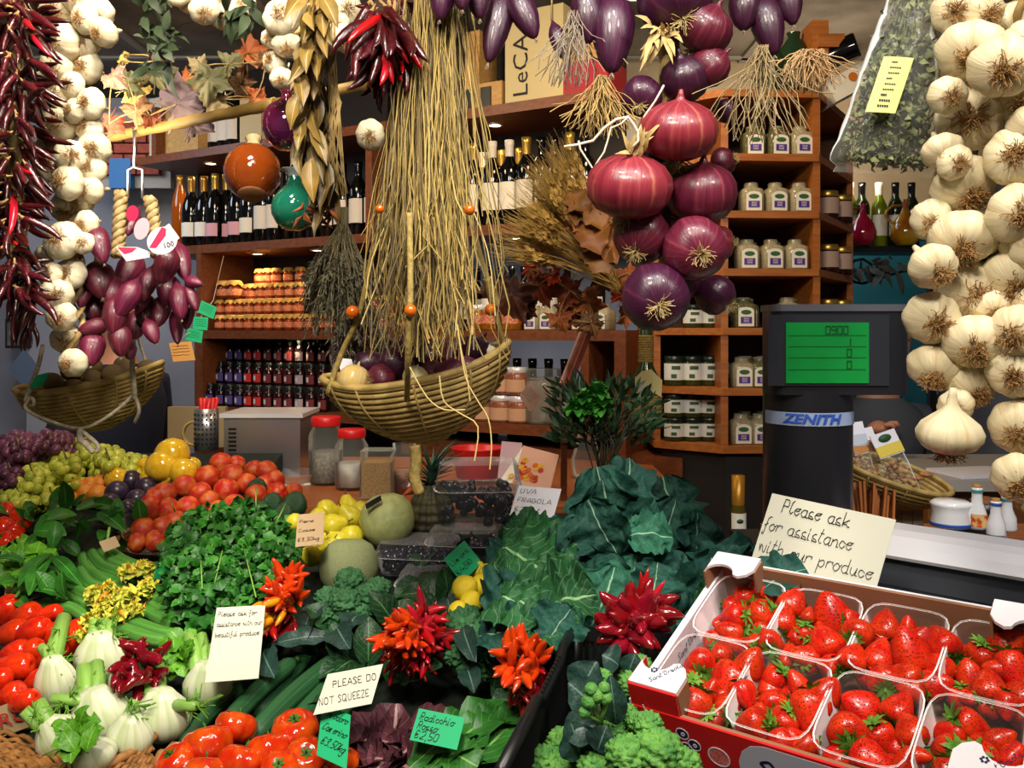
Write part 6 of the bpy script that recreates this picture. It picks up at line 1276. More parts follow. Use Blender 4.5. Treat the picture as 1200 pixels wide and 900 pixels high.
# wicker trays
def rim_basket(nm, label, cx, cy, rx, ry, h, hh, rows=5, m=m_bas):
    t = thing(nm, label, 'basket', G(cx, cy, h)); b = MB()
    for k in range(rows):
        pts = []
        for i in range(49): a = i / 48 * 2 * pi; p = G(cx + rx * math.cos(a), cy + ry * math.sin(a), h); p.z -= k * hh / rows; c_ = G(cx, cy, h); p = p.lerp(Vector((c_.x, c_.y, p.z)), .02 * k); p.z += .003 * math.sin(i * 3.1 + k * pi); pts.append(p)
        b.tube(pts, hh / rows * .62, 5, False)
    wpart(b, 'weave', m, t); return t
m_wick = mat('wicker', '#a8743c', .6, '#7c5226', 60, bump=.4, bs=100, jit=0)
rim_basket('wicker_tray', 'wicker tray rim under the peaches, in front of the clear tub', 175, 640, 40, 22, .03, .045, m=m_wick)
rim_basket('wicker_tray', 'wicker basket holding the big ribbed tomatoes', 290, 900, 110, 40, .04, .05, m=m_wick)
# vegetables
m_pear = mat('pear skin', '#cfc014', .35, '#d8cc40', 3, jit=.1); 
def pear_stem(b): MB().tube([(0, 0, 1.15), (.03, 0, 1.35), (.1, 0, 1.6)], .05, 6).build('stalk', mat('pear stalk', '#5a3a1c', .7), b)
pearp = fruit('pear', m_pear, [(0, -.9), (.25, -.93), (.6, -.85), (.9, -.5), (1, -.1), (.9, .3), (.66, .65), (.48, .92), (.36, 1.12), (.16, 1.22), (0, 1.2)], 24, None, pear_stem)
heap(pearp, 'pear', 'pear', [(391, 616, 14), (410, 606, 14), (412, 630, 14), (385, 644, 12), (364, 651, 12), (383, 599, 13), (408, 596, 13), (422, 600, 12), (372, 634, 11), (397, 634, 12), (374, 606, 11), (432, 612, 11), (345, 612, 10)], .055, 'bright yellow pear, %s of pears beside the round melon', 'pears', 3, zz=lambda i: Vector((math.cos(i * 2.4), -.3 * math.sin(i), math.sin(i * 2.4) + .3)))
m_mel = mat('smooth melon', '#97a064', .5, '#aeb074', 5, bump=.2); m_nmel = mat('netted melon', '#7c8c58', .6, '#a8a880', 60, bump=.6, bs=80, lo=.45, hi=.6)
o = put(fruit('round_melon', m_mel, PEACHP, 32), 'round_melon', 454, 609, .09, 32, z=(-.2, .3, 1)); tag(o, 'round pale green melon with a dark sticker resting above the plastic boxes', 'melon')
pm = o.matrix_basis.translation; b = MB(); M = frame(pm + Vector((-.02, -.055, .045)) * 1.04, (-.3, -.75, .6), (1, -.1, .8), 1); b.poly([M @ Vector(v) for v in ((-.018, -.006, .002), (.018, -.006, .002), (.02, .006, .002), (-.016, .007, .002))], .0015, (-.3, -.75, .6)); q = wpart(b, 'sticker', m_black, o, False)
put_ = put(fruit('netted_melon', m_nmel, PEACHP, 32), 'netted_melon', 409, 664, .05, 35, z=(0, .2, 1)); tag(put_, 'netted green melon below the pears and in front of the broccoli'.replace('in front of', 'behind'), 'melon')
# pineapple
c = G(505, 607, .05); t = thing('pineapple', 'dark pineapple with grey green crown between the melon and plastic boxes', 'pineapple', c)
wpart(MB().grid(lambda u, v: c + Vector(((.052 * math.sin(pi * (v * .86 + .08)) ** .6 + .004 * (math.sin(u * 2 * pi * 9 + v * 24) * math.sin(u * 2 * pi * 9 - v * 24))) * math.cos(u * 2 * pi), (.052 * math.sin(pi * (v * .86 + .08)) ** .6 + .004 * math.sin(u * 2 * pi * 9 + v * 24) * math.sin(u * 2 * pi * 9 - v * 24)) * math.sin(u * 2 * pi), (v - .5) * .15)), 60, 40, True), 'fruit', mat('pineapple skin', '#2c2c1c', .6, '#4a4424', 40), t)
b = MB(); tt = c + Vector((0, 0, .07))
for i in range(70): a = rnd(0, 6.28); e = rnd(.25, 1.1); d = Vector((math.cos(a) * math.cos(e), math.sin(a) * math.cos(e), math.sin(e))); st_h = Vector((0, 0, rnd(0, .06))); b.leaf(tt + st_h * .6, tt + st_h + d * rnd(.045, .075) + Vector((.02 * st_h.z / .06, 0, 0)), .012, d.cross(Vector((-d.y, d.x, 0)) + Vector((0, 0, .01))), curl=-.15, cup=.6, nu=2, nv=5, shape='tri')
wpart(b, 'crown_leaves', mat('pineapple leaf', '#2c4c40', .5, '#3f6250', 30), t)
o, w, h, k = card('price_tag', 'small orange tag with a printed box on the glass beside the pineapple', (461, 560, 2.33), (476, 551, 2.33), (472, 581, 2.32), mat('orange tag', '#c45a2c', .5), 'tag'); MB().box((w * .5, -h * .5, .001), (w * .55, h * .5, .0008)).build('white_panel', m_paper, o, False)
# avocados / dark squashes
m_avo = mat('avocado skin', '#16341a', .35, '#24482a', 30, bump=.5, bs=90); avp = fruit('avocado', m_avo, [(0, -.9), (.3, -.92), (.68, -.78), (.95, -.35), (1, .05), (.85, .5), (.55, .88), (.3, 1.05), (0, 1.1)])
for i, (px, py, r) in enumerate(((301, 573, 12), (319, 591, 13), (345, 592, 15), (305, 600, 13), (332, 603, 13), (322, 612, 12))): tag(put(avp, 'avocado', px, py, .06, r, z=(.3, -.1, 1)), 'dark green avocado, %s counted from the topmost down beside the peaches' % ORD[i], 'avocado', 'avocados')
# clear fruit boxes
m_berry = mat('black grape', '#0c0c16', .2, '#1c1c2c', 3, coat=.3)
def clam(label, cx, cy, Y, wx, dy, hz, yaw, fill=(), n=60, seed=1, group=None):
    M = Matrix.Translation(P(cx, cy, Y)) @ Matrix.Rotation(yaw, 4, 'Z'); t = thing('plastic_box', label, 'box', M=M, group=group)
    def shell(z0, z1, s0, s1, q=6):
        def g(u, v):
            z = z0 + (z1 - z0) * v; s_ = s0 + (s1 - s0) * v; a = u * 2 * pi; c, s2 = math.cos(a), math.sin(a); k = (abs(c) ** q + abs(s2) ** q) ** (-1 / q); return Vector((c * k * wx / 2 * s_, s2 * k * dy / 2 * s_ , z))
        return g
    b = MB().grid(shell(0, hz * .6, .86, 1), 32, 2, True); b.grid(shell(.001, .0, .86, .02), 32, 1, True); b.build('tray', m_clear, t)
    b = MB().grid(shell(hz * .62, hz, 1, .9), 32, 2, True); b.grid(shell(hz, hz + .001, .9, .02), 32, 1, True); b.build('lid', m_clear, t)
    b = MB(); b.tube([Vector(shell(hz * .61, hz * .61, 1.03, 1.03)(i / 32, 0)) for i in range(33)], .0022, 5, False); b.build('rim', m_clear, t)
    r = random.Random(seed); 
    for i in range(n): c_ = copy_tree(bgp, t); c_.matrix_basis = Matrix.Translation((r.uniform(-.40, .40) * wx, r.uniform(-.40, .40) * dy, r.uniform(.1, .62) * hz)) @ Matrix.Scale(r.uniform(.009, .012), 4)
    return t
bgp = proto_of(MB().ball((0, 0, 0), 1, 10, 8).build('black_grape', m_berry, None, link=False))
clam('large clear plastic box of black grapes behind the white price card', 560, 614, 1.98, .19, .15, .14, .1, n=90, seed=3)
clam('clear plastic box of black grapes below the round melon', 492, 668, 1.85, .17, .13, .065, -.15, n=70, seed=4)
clam('clear plastic box of dark berries beside the green lemon card', 543, 652, 1.9, .15, .12, .06, -.1, n=60, seed=5)
clam('clear plastic box of dark berries lowest, touching the lemons', 515, 700, 1.75, .16, .12, .055, -.1, n=60, seed=6)
m_lem = mat('lemon skin', '#f0d010', .35, '#e8d038', 30, bump=.3, bs=60); lem = fruit('lemon', m_lem, [(0, -1.3), (.12, -1.25), (.25, -1.05), (.62, -.8), (.93, -.35), (1, 0), (.93, .35), (.62, .8), (.22, 1.08), (0, 1.12)])
for i, (px, py, r) in enumerate(((545, 690, 16), (565, 686, 14), (552, 706, 14), (572, 672, 12), (537, 716, 12), (560, 668, 10))): tag(put(lem, 'lemon', px, py, .125, r, z=(.5, -.3, .4 + .2 * i)), 'yellow lemon, %s of the lemons beside the savoy cabbage, from the plastic boxes' % ORD[i], 'lemon', 'lemons')
# peppery red tomatoes and peppers at the photo edge
m_tomr = mat('plum tomato', '#c41c0c', .15, '#d8380c', 2, coat=.5, jit=.12); m_caly = mat('calyx green', '#3c6a1c', .6, jit=.2)
def cal(b, z=.85, s=.5, n=6, m=None):
    q = MB()
    for i in range(n): a = i * 2 * pi / n + .3; d = Vector((math.cos(a), math.sin(a), .15)); q.leaf(Vector((0, 0, z)), Vector((0, 0, z)) + d * s, s * .35, Vector((0, 0, 1)), curl=.1, nu=2, nv=4, shape='lance')
    q.tube([(0, 0, z - .05), (.02, 0, z + .2), (.08, 0, z + .35)], .05, 6); q.build('calyx', m or m_caly, b)
plt = fruit('plum_tomato', m_tomr, [(0, -1.0), (.3, -.97), (.62, -.82), (.86, -.45), (.95, 0), (1, .4), (.86, .75), (.5, .95), (.15, .93), (0, .88)], 24)
for i, (px, py, w, l, a) in enumerate(((10, 716, 15, 19, 10), (30, 722, 14, 20, 60), (14, 742, 15, 22, 70), (38, 740, 15, 24, 65), (60, 745, 13, 28, 60), (85, 752, 13, 20, 20), (18, 765, 14, 20, 70), (15, 782, 16, 28, 80), (42, 800, 13, 22, 50), (12, 815, 14, 20, 60), (35, 765, 13, 20, 50), (3, 800, 12, 18, 10), (60, 770, 12, 24, 55), (28, 822, 13, 20, 70), (90, 740, 12, 14, 0), (55, 720, 10, 20, 70))):
    d = Vector((math.sin(math.radians(a)), -.2, math.cos(math.radians(a)))); tag(put(plt, 'plum_tomato', px, py, .05 + .01 * (i % 2), (w, w, l), z=d), 'long shiny red plum tomato, %s of the pile beside the fennel counted down' % ORD[i], 'tomato', 'plum tomatoes beside the fennel')
smt = fruit('small_tomato', m_tomr, [(0, -.9), (.35, -.9), (.8, -.6), (1, 0), (.85, .5), (.4, .78), (.1, .7), (0, .66)], 20, lambda a, v, r: r * (1 + .05 * math.cos(a * 5))); cal(smt, .7, .5)
heap(smt, 'small_tomato', 'tomato', [(8, 600, 12), (22, 608, 11), (5, 618, 12), (18, 622, 11), (28, 612, 9), (6, 634, 12), (20, 636, 9)], .04, 'small ribbed red tomato, %s below the green grapes', 'small red tomatoes', 3, up_=.5)
o, w, h, k = card('price_card', 'small black price card beside the small red tomatoes', (17, 624, 2.0), (42, 622, 2.0), (15, 640, 1.98), m_black); MB().box((w * .5, -h * .4, .001), (w * .6, h * .08, .0005)).build('chalk_line', m_paper, o, False)
tb2 = MB().bar(G(8, 742, .0), G(14, 686, .03), .02, .02); tag(tb2.build('wooden_post', mat('raw wood', '#b89870', .7), smooth=False, loc=G(10, 700, 0)), 'raw wooden corner post of the plum tomato box', 'post')
# leaves : basil and chard at the left
m_bas_l = leafmat('basil leaf', '#32741f', '#5a943c', '#225a18', veins=7, jit=.3, bump=.2, w=.03, vs=.25); m_frill = leafmat('lettuce leaf', '#5a9a1c', '#8ab84c', '#4a8a18', veins=5, jit=.2, bump=.2)
t = thing('leafy_greens', 'bunch of broad bright green leaves piled behind the zucchini', 'leafy greens', G(110, 650, 0))
for i in range(95):
    px, py = rnd(15, 185), rnd(588, 705)
    if py > 626 and px > 82: continue
    if py < 606 and px > 120: continue
    if py < 605 and px < 35: continue
    a = G(px, py, rnd(.03, .09)); d = (rdir() + Vector((0, -.3, .1))).normalized(); L = rnd(.04, .075); wpart(MB().leaf(a, a + d * L, L * .5, Vector((rnd(-.5, .5), -.6, 1)), curl=rnd(.05, .25), cup=rnd(.1, .5), wav=.02, nu=4, nv=7, seed=i), 'leaf', m_bas_l, t)
b = MB()
for pts in (((60, 650), (30, 685)), ((60, 650), (18, 700)), ((62, 655), (75, 690)), ((60, 650), (90, 680)), ((130, 612), (125, 640))): b.tube([G(pts[0][0], pts[0][1], .1), G((pts[0][0] + pts[1][0]) / 2, (pts[0][1] + pts[1][1]) / 2 - 4, .11), G(pts[1][0], pts[1][1], .08)], .003, 6)
wpart(b, 'stems', mat('pale green stalk', '#7aa844', .5), t)
for i, (x0, y0, x1, y1, w) in enumerate(((60, 648, 22, 690, .03), (58, 655, 35, 700, .035), (62, 652, 98, 690, .025), (40, 622, 78, 628, .045), (55, 610, 90, 604, .04), (115, 600, 148, 625, .035), (100, 590, 140, 598, .035), (90, 598, 130, 590, .04))): wpart(MB().leaf(G(x0, y0, .11), G(x1, y1, .1), w, (0, -.7, 1), curl=.1, cup=.3, nu=4, nv=8), 'leaf', m_bas_l, t)
t = thing('lettuce', 'pale frilly green lettuce at the photo edge below the small tomatoes', 'lettuce', G(20, 655, 0))
for i in range(30): a = G(rnd(-10, 55), rnd(642, 680), rnd(.03, .07)); d = (rdir() + Vector((0, -.2, .2))).normalized(); wpart(MB().leaf(a, a + d * .05, .045, (rnd(-.5, .5), -.6, 1), curl=.2, wav=.12, fr=.3, nu=6, nv=8, seed=i, shape='round'), 'leaf', m_frill, t)
# parsley / mint mass
t = thing('parsley_bunch', 'big bushy bunch of bright green flat parsley in the middle of the stall', 'parsley', G(270, 680, 0)); b = MB(); b2 = MB(); s = MB()
poly = [(185, 660), (200, 620), (222, 600), (255, 590), (300, 585), (335, 610), (350, 640), (352, 670), (330, 690), (300, 712), (255, 720), (240, 745), (205, 730), (190, 700)]
def inside(x, y):
    c = False; j = len(poly) - 1
    for i in range(len(poly)):
        if (poly[i][1] > y) != (poly[j][1] > y) and x < (poly[j][0] - poly[i][0]) * (y - poly[i][1]) / (poly[j][1] - poly[i][1]) + poly[i][0]: c = not c
        j = i
    return c
for i in range(1500):
    x, y = rnd(183, 354), rnd(575, 748)
    if not inside(x, y): continue
    e = min(1, max(0, 1 - ((x - 268) / 90) ** 2 - ((y - 665) / 85) ** 2)); p = G(x, y, .04 + .1 * e ** .5 + rnd(-.03, .012)); n = Vector((rnd(-.7, .7), -.6 + rnd(-.4, .4), .9)); d0 = (rdir() - n * rdir().dot(n)).normalized(); tgt = b if i % 3 else b2
    for k in (-1, 0, 1):
        d = d0.copy(); d.rotate(Matrix.Rotation(k * .95, 3, n.normalized())); L = rnd(.014, .022); tgt.leaf(p, p + d * L, L * .75, n, curl=.15, cup=.2, nu=2, nv=4, fr=.5, seed=i + k)
    if i % 6 == 0: s.tube([p, p + Vector((rnd(-.01, .01), .02, -.05))], .0013, 4)
for x0, y0, x1, y1 in ((205, 600, 200, 585), (250, 690, 262, 640), (285, 640, 300, 700), (235, 650, 237, 690), (320, 620, 335, 590), (300, 600, 300, 570)): s.tube([G(x0, y0, .13), G((x0 + x1) / 2, (y0 + y1) / 2, .16), G(x1, y1, .15)], .0014, 4)
wpart(b, 'foliage', mat('parsley leaf', '#226218', .5, '#164a12', 25), t); wpart(b2, 'fresh_foliage', mat('bright parsley leaf', '#3a8224', .5, '#286a1c', 25), t); wpart(s, 'stems', bpy.data.materials['pale green stalk'], t)
# zucchini with flowers
m_zuc = mat('zucchini skin', '#3f7a2c', .4, '#5c9440', 1, uv=True, uvs=(14, .5), jit=.15, lo=.4, hi=.6); m_zfl = mat('zucchini flower', '#d8c838', .6, '#b4bc44', 30, jit=.12); m_zo = mat('orange petal', '#d07a10', .6, '#c8a428', 30)
ZU = [((97, 652), (104, 670), (130, 680), (145, 684)), ((108, 648), (120, 664), (145, 674), (160, 680)), ((118, 647), (135, 660), (160, 670), (182, 676)), ((94, 668), (105, 685), (125, 692), (142, 694)), ((128, 646), (150, 660), (175, 668), (190, 672)), ((82, 678), (90, 692), (105, 699), (118, 702)), ((74, 696), (85, 702), (98, 708), (110, 712)), ((50, 708), (65, 710), (85, 714), (100, 724)), ((175, 706), (190, 716), (205, 724), (218, 730)), ((150, 726), (170, 735), (190, 742), (205, 744)), ((168, 715), (185, 724), (200, 732), (214, 738)), ((180, 700), (200, 706), (220, 712), (235, 716)), ((105, 660), (112, 675), (130, 686), (150, 690)), ((140, 735), (160, 744), (180, 750), (195, 752))]
for i, q in enumerate(ZU):
    t = thing('zucchini', 'slender pale striped zucchini, %s counted from the chard leaves' % ORD[i], 'zucchini', G(q[0][0], q[0][1], .05), 'zucchini with flowers'); pts = [Vector(v) for v in smooth_path([tuple(G(x, y, .045 + .01 * (i % 2))) for x, y in q], 5)]
    wpart(MB().tube(pts, lambda v: .0125 * (1 - .25 * abs(v - .45)) * (.85 if v > .9 else 1), 10), 'fruit', m_zuc, t); wpart(MB().tube([pts[0] + (pts[0] - pts[1]).normalized() * .01, pts[0], pts[1]], lambda v: .006 + .004 * v, 6), 'stalk_end', m_caly, t)
FL = [(112, 697, 13), (122, 706, 11), (150, 672, 12), (168, 668, 12), (105, 730, 12), (138, 722, 14), (152, 700, 14), (172, 690, 12), (128, 690, 10), (98, 745, 10), (120, 718, 12), (160, 715, 12), (140, 700, 12), (185, 680, 10), (118, 745, 10)]
for i, (px, py, r) in enumerate(FL):
    c = G(px, py, .075); t = thing('zucchini_flower', 'crumpled yellow zucchini blossom, %s of the blossom heap counted down' % ORD[sorted(range(len(FL)), key=lambda q: FL[q][1]).index(i)], 'flower', c, 'zucchini blossoms')
    R_ = r / F * c.y * 1.05
    for k in range(7):
        a = k * .9 + i; d = (Vector((math.cos(a), -.5 + .5 * math.sin(a), math.sin(a) * .8 + .2)) + rdir() * .5).normalized(); wpart(MB().leaf(c - d * R_ * .5, c + d * R_ * .9, R_ * 1.1, rdir() + Vector((0, -.6, .5)), curl=.3, cup=.6, wav=.2, nu=7, nv=9, seed=i + k, fr=.4, shape='round'), 'petal', m_zo if (i * 5 + k) % 7 == 0 else m_zfl, t)
# fennel
m_fen = mat('fennel bulb', '#e2e4c8', .35, '#b8c890', 1, uv=True, uvs=(16, .5), jit=.05, sss=.1); m_fst = mat('fennel stalk', '#7cac44', .4, '#98c264', 1, uv=True, uvs=(8, .5), jit=.1); m_ffr = mat('fennel frond', '#6aa42c', .6, '#5a8c20', 20)
FN = [((66, 800), 22, 30, [(75, 724, 8), (55, 760, 6), (48, 758, 5)], -5), ((118, 770), 27, 28, [(112, 728, 6), (122, 728, 7), (130, 730, 6)], 0), ((118, 838), 32, 31, [(98, 782, 8), (113, 778, 8), (60, 818, 5)], -12), ((190, 838), 30, 29, [(174, 772, 6), (188, 779, 5), (230, 827, 5)], 0), ((243, 802), 25, 26, [(222, 745, 7), (236, 745, 6), (250, 757, 6)], 0), ((68, 862), 26, 22, [(28, 832, 6), (45, 822, 7)], -35), ((108, 885), 26, 18, [(82, 858, 6), (92, 848, 5)], -20), ((152, 862), 24, 24, [(158, 820, 5)], 8), ((140, 800), 12, 16, [(140, 785, 4)], 0)]
for i, ((px, py), rw, rh, st, tilt) in enumerate(FN):
    rw *= 1.1; rh *= 1.06; p = G(px, py, .06); k = p.y / F; t = thing('fennel_bulb', 'white fennel bulb with cut green stalks, ' + ['beside the plum tomatoes', 'highest, under the zucchini blossoms', 'largest, in the middle of the fennel tray', 'fourth, below the crimson chilli bunch', 'next to the assistance card', 'lying in the low corner of the tray', 'lowest, half on the wicker rim', 'half buried between the two largest bulbs', 'small and hidden behind the chilli bunch'][i], 'fennel', M=frame(p, (math.sin(math.radians(tilt)), -.15, math.cos(math.radians(tilt))), (1, 0, 0)))
    MB().lathe([(0, -1 * rh * k), (.4 * rw * k, -.98 * rh * k), (.78 * rw * k, -.75 * rh * k), (1.0 * rw * k, -.25 * rh * k), (.98 * rw * k, .15 * rh * k), (.8 * rw * k, .5 * rh * k), (.55 * rw * k, .8 * rh * k), (.42 * rw * k, 1.0 * rh * k), (.2 * rw * k, 1.02 * rh * k), (0, 1.0 * rh * k)], 32, Matrix.Diagonal((1, .78, 1, 1)), lambda a, v, r: r * (1 + .05 * abs(math.sin(a * 3 + i)) * (1 - v * .3))).build('bulb', m_fen, t)
    for j, (sx, sy, sr) in enumerate(st):
        e = G(sx, sy, .10); a = wm(t) @ Vector((rw * k * .3 * (j - 1), 0, rh * k * .4)); b = MB().tube([a, a.lerp(e, .5), e], lambda v: sr * k * (1.35 - .35 * v) * 1.12, 10); wpart(b, 'stalk', m_fst, t)
        f = MB()
        for q in range(6): s0 = a.lerp(e, rnd(.3, .95)); d = (rdir() + Vector((.6, -.3, -.1))).normalized(); [f.tube([s0, s0 + d * rnd(.01, .02) + rdir() * .003, s0 + d * rnd(.02, .035) + rdir() * .012], .0011, 3) for _ in range(4)]
        if j != 1: wpart(f, 'fronds', m_ffr, t)
t = thing('green_leaf_tuft', 'small ruffled pale green leaf tuft at the low end of the fennel tray', 'leaves', G(95, 850, .1))
for i in range(18): a = G(rnd(82, 105), rnd(845, 885), .11); wpart(MB().leaf(a, a + rdir() * .03, .025, (0, -.7, 1), wav=.12, fr=.4, nu=4, nv=6, seed=i), 'leaf', m_frill, t)
for (cx, cy, l) in ((205, 765, 'yellow green ruffled leaves behind the crimson chilli bunch'),):
    t = thing('leaf_tuft', l, 'leaves', G(cx, cy, .08))
    for i in range(22): a = G(cx + rnd(-14, 14), cy + rnd(-14, 14), .09); wpart(MB().leaf(a, a + rdir() * .03, .025, (0, -.7, 1), wav=.12, fr=.4, nu=4, nv=6, seed=i), 'leaf', m_frill, t)
# fennel tray and box
m_card_b = mat('raw cardboard', '#a08660', .8)
t = thing('wicker_tray', 'brown wicker tray under the fennel with a black lined edge', 'basket', G(90, 880, .0)); b = MB()
wp = [(-12, 862), (30, 880), (70, 905), (110, 908), (150, 893), (178, 868)]
b = MB()
for r_ in range(9):
    q = [(x, y + (r_ * 5.2)) for x, y in wp]; pts = smooth_path([tuple(G(x, y, .045 - .0 * r_)) for x, y in q], 8); pts = [Vector(p) + Vector((0, .004 * math.sin(j * 2.1 + r_ * pi), .002 * math.cos(j * 2.1 + r_ * pi))) for j, p in enumerate(pts)]; b.tube(pts, .0036, 5, False)
for r_ in range(6):
    pts = smooth_path([tuple(G(x, y, .045)) for x, y in [(-14, 858 + r_ * 7), (20, 862 + r_ * 7), (60, 880 + r_ * 7), (86, 905 + r_ * 3)]], 6); b.tube([Vector(p) + Vector((0, 0, .003 * math.sin(j * 1.9 + r_ * pi))) for j, p in enumerate(pts)], .0038, 5, False)
wpart(b, 'weave', m_wick, t)
pts = [Vector(p) for p in smooth_path([tuple(G(x, y - 4, .05)) for x, y in ((70, 903), (110, 905), (150, 888), (182, 866))], 6)]; wpart(MB().tube(pts, .007, 6), 'rim', m_wick, t)
t = thing('cardboard_box', 'cardboard edge printed with red letters below the plum tomatoes', 'box', G(20, 835, .03))
a0, a1 = G(-30, 838, .06), G(45, 812, .06); nb_ = (a1 - a0).normalized(); wpart(MB().poly([a0, a1, a1 + Vector((0, -.005, -.045)), a0 + Vector((0, -.005, -.045))], .004, (-.2, -1, .1)), 'side', m_card_b, t, False)
print_text('PRO', .03, mat('red print', '#a82c24', .6), t, wm(t).inverted() @ frame(a0.lerp(a1, .58) + Vector((0, -.009, -.022)), Vector((0, 0, 1)).cross(nb_) * -1, nb_))
a0, a1 = G(38, 720, .03), G(75, 698, .03); t2 = thing('wooden_board', 'grey wooden side board of the zucchini box', 'board', a0); wpart(MB().poly([a0, a1, a1 - Vector((0, 0, .05)), a0 - Vector((0, 0, .05))], .006, (.3, -1, 0)), 'board', mat('grey board', '#6c6250', .8), t2, False)
# big dark cucumbers
m_cuc = mat('dark cucumber', '#20482a', .4, '#356a3c', 1, uv=True, uvs=(16, .6), jit=.15, bump=.3, bs=12)
for i, (x0, y0, x1, y1, r, h) in enumerate(((212, 872, 292, 800, 9, .03), (258, 858, 345, 775, 12, .05), (290, 868, 400, 770, 13, .05), (335, 862, 420, 775, 13, .03), (300, 840, 370, 762, 10, .02), (380, 860, 430, 800, 12, .02))):
    a, e = G(x0, y0, h), G(x1, y1, h); t = thing('cucumber', 'long dark green cucumber, %s counted from the fennel' % ORD[i], 'cucumber', a, 'dark cucumbers'); wpart(MB().tube([a.lerp(e, k / 10) + Vector((0, 0, .008 * math.sin(k / 10 * pi))) for k in range(11)], lambda v: r / F * a.y * min(1, .45 + 5 * min(v, 1 - v)) , 14), 'fruit', m_cuc, t); wpart(MB().tube([e, e + (e - a).normalized() * .012], .005, 6), 'stalk_end', m_caly, t)
# big ribbed tomatoes
m_tom = mat('ribbed tomato', '#c8280c', .14, '#e05a10', 1.6, coat=.5, jit=.12, lo=.4, hi=.75)
bt = []
for k in range(3):
    q = fruit('ribbed_tomato', m_tom, [(0, -.68), (.35, -.72), (.72, -.6), (.96, -.25), (1, .08), (.9, .38), (.66, .58), (.4, .62), (.18, .5), (0, .42)], 48, lambda a, v, r, k=k: r * (1 + .055 * abs(math.sin(a * (3.5 + .5 * k) + k)) * math.sin(pi * v) * 1.6 - .03)); cal(q, .5, .42); bt.append(q)
TM = [(243, 872, 29, (-.3, .5, 1)), (277, 851, 24, (.2, .6, 1)), (346, 855, 27, (.0, -.25, 1)), (314, 880, 26, (-.2, .7, 1)), (283, 893, 28, (.2, .5, 1)), (358, 888, 24, (.3, -.8, 1)), (205, 893, 24, (-.5, -.3, 1)), (402, 890, 20, (.3, .2, 1)), (328, 903, 24, (0, -.6, 1)), (240, 905, 26, (0, .5, 1))]
for i, (px, py, r, z) in enumerate(TM): tag(put(bt[i % 3], 'ribbed_tomato', px, py, .075, r, z=z), 'big orange red ribbed tomato, ' + ['large smooth one nearest the fennel'.replace('nearest', 'next to'), 'small one directly behind the largest', 'with a green calyx facing up, beside the green price card', 'in the middle of the basket', 'with yellow patch, low in the middle', 'below the calyx one, beside the card stem', 'at the fennel end of the basket', 'hidden behind the green price card', 'lowest in the middle, cut by the photo edge', 'lowest at the fennel end, cut by the photo edge'][i], 'tomato')
# broccoli
m_broc = mat('dark broccoli', '#3f7748', .7, '#2a5832', 70, bump=1, bs=220, detail=6); m_broc2 = mat('bright broccoli', '#3f7a34', .7, '#62983e', 60, bump=1, bs=200, detail=6); m_bst = mat('broccoli stalk', '#7aa454', .5)
def broccoli(label, fl, Yf, m, leaf_m=None, leaves=(), stems=(), nm='broccoli'):
    """fl: (px, py, r, height/Y) florets; each a bumpy dome made of many buds"""
    c0 = Yf(fl[0][0], fl[0][1], 0); t = thing(nm, label, 'broccoli', c0)
    for i, q in enumerate(fl):
        c = Yf(q[0], q[1], q[3] if len(q) > 3 else 0); R_ = q[2] / F * c.y; b = MB()
        def g(u, v, c=c, R_=R_, i=i):
            a = u * 2 * pi; e = (v - .5) * pi * .99; d = Vector((math.cos(a) * math.cos(e), math.sin(a) * math.cos(e), math.sin(e))); n1 = noise.voronoi(d * 3.4 + Vector((i * 3, 0, 0)))[0][0]; n2 = noise.noise(d * 13 + Vector((i, 5, 0))); n3 = noise.noise(d * 34 + Vector((i, 9, 0)))
            k = 1.0 - .34 * n1 ** 1.4 + .045 * n2 + .03 * n3; 
            return c + Vector((d.x, d.y, d.z * .85)) * R_ * k * 1.12
        b.grid(g, 64, 44, True); wpart(b, 'floret', m, t)
        wpart(MB().tube([c, c + Vector((0, .01, -R_ * 1.5))], lambda v: R_ * (.4 - .1 * v), 10), 'stalk', m_bst, t)
    for i, (x0, y0, x1, y1, w, h) in enumerate(leaves): wpart(MB().leaf(Yf(x0, y0, h), Yf(x1, y1, h), w, (rnd(-.3, .3), -.8, .7), curl=.15, cup=.3, wav=.05, nu=5, nv=9, seed=i + x0), 'leaf', leaf_m, t)
    return t
m_gl = leafmat('broccoli leaf', '#243f38', '#557468', '#1c362e', veins=6, jit=.15, bump=.2, w=.03, vs=.3)
broccoli('dark green broccoli head beside the netted melon', [(410, 682, 19, .09), (385, 702, 17, .08), (430, 700, 18, .09), (405, 706, 18, .1), (372, 722, 15, .07), (392, 724, 15, .075), (443, 690, 16, .07), (420, 720, 15, .08), (442, 712, 12, .07)], G, m_broc, m_gl, [(408, 738, 420, 722, .05, .09), (395, 735, 410, 762, .05, .1), (355, 745, 372, 715, .05, .07), (322, 795, 310, 765, .045, .08), (318, 755, 395, 748, .03, .08)])
broccoli('dark green broccoli crown wrapped in blue green leaves under the lemons', [(545, 730, 24, .11), (560, 755, 26, .11), (535, 765, 18, .1), (590, 745, 18, .09), (555, 785, 20, .08), (585, 770, 18, .09)], G, m_broc, m_gl, [(556, 775, 545, 738, .035, .13), (556, 812, 548, 785, .035, .1), (525, 700, 530, 720, .03, .12)])
YB = lambda px, py, h: P(px, py, 1.05 - h)
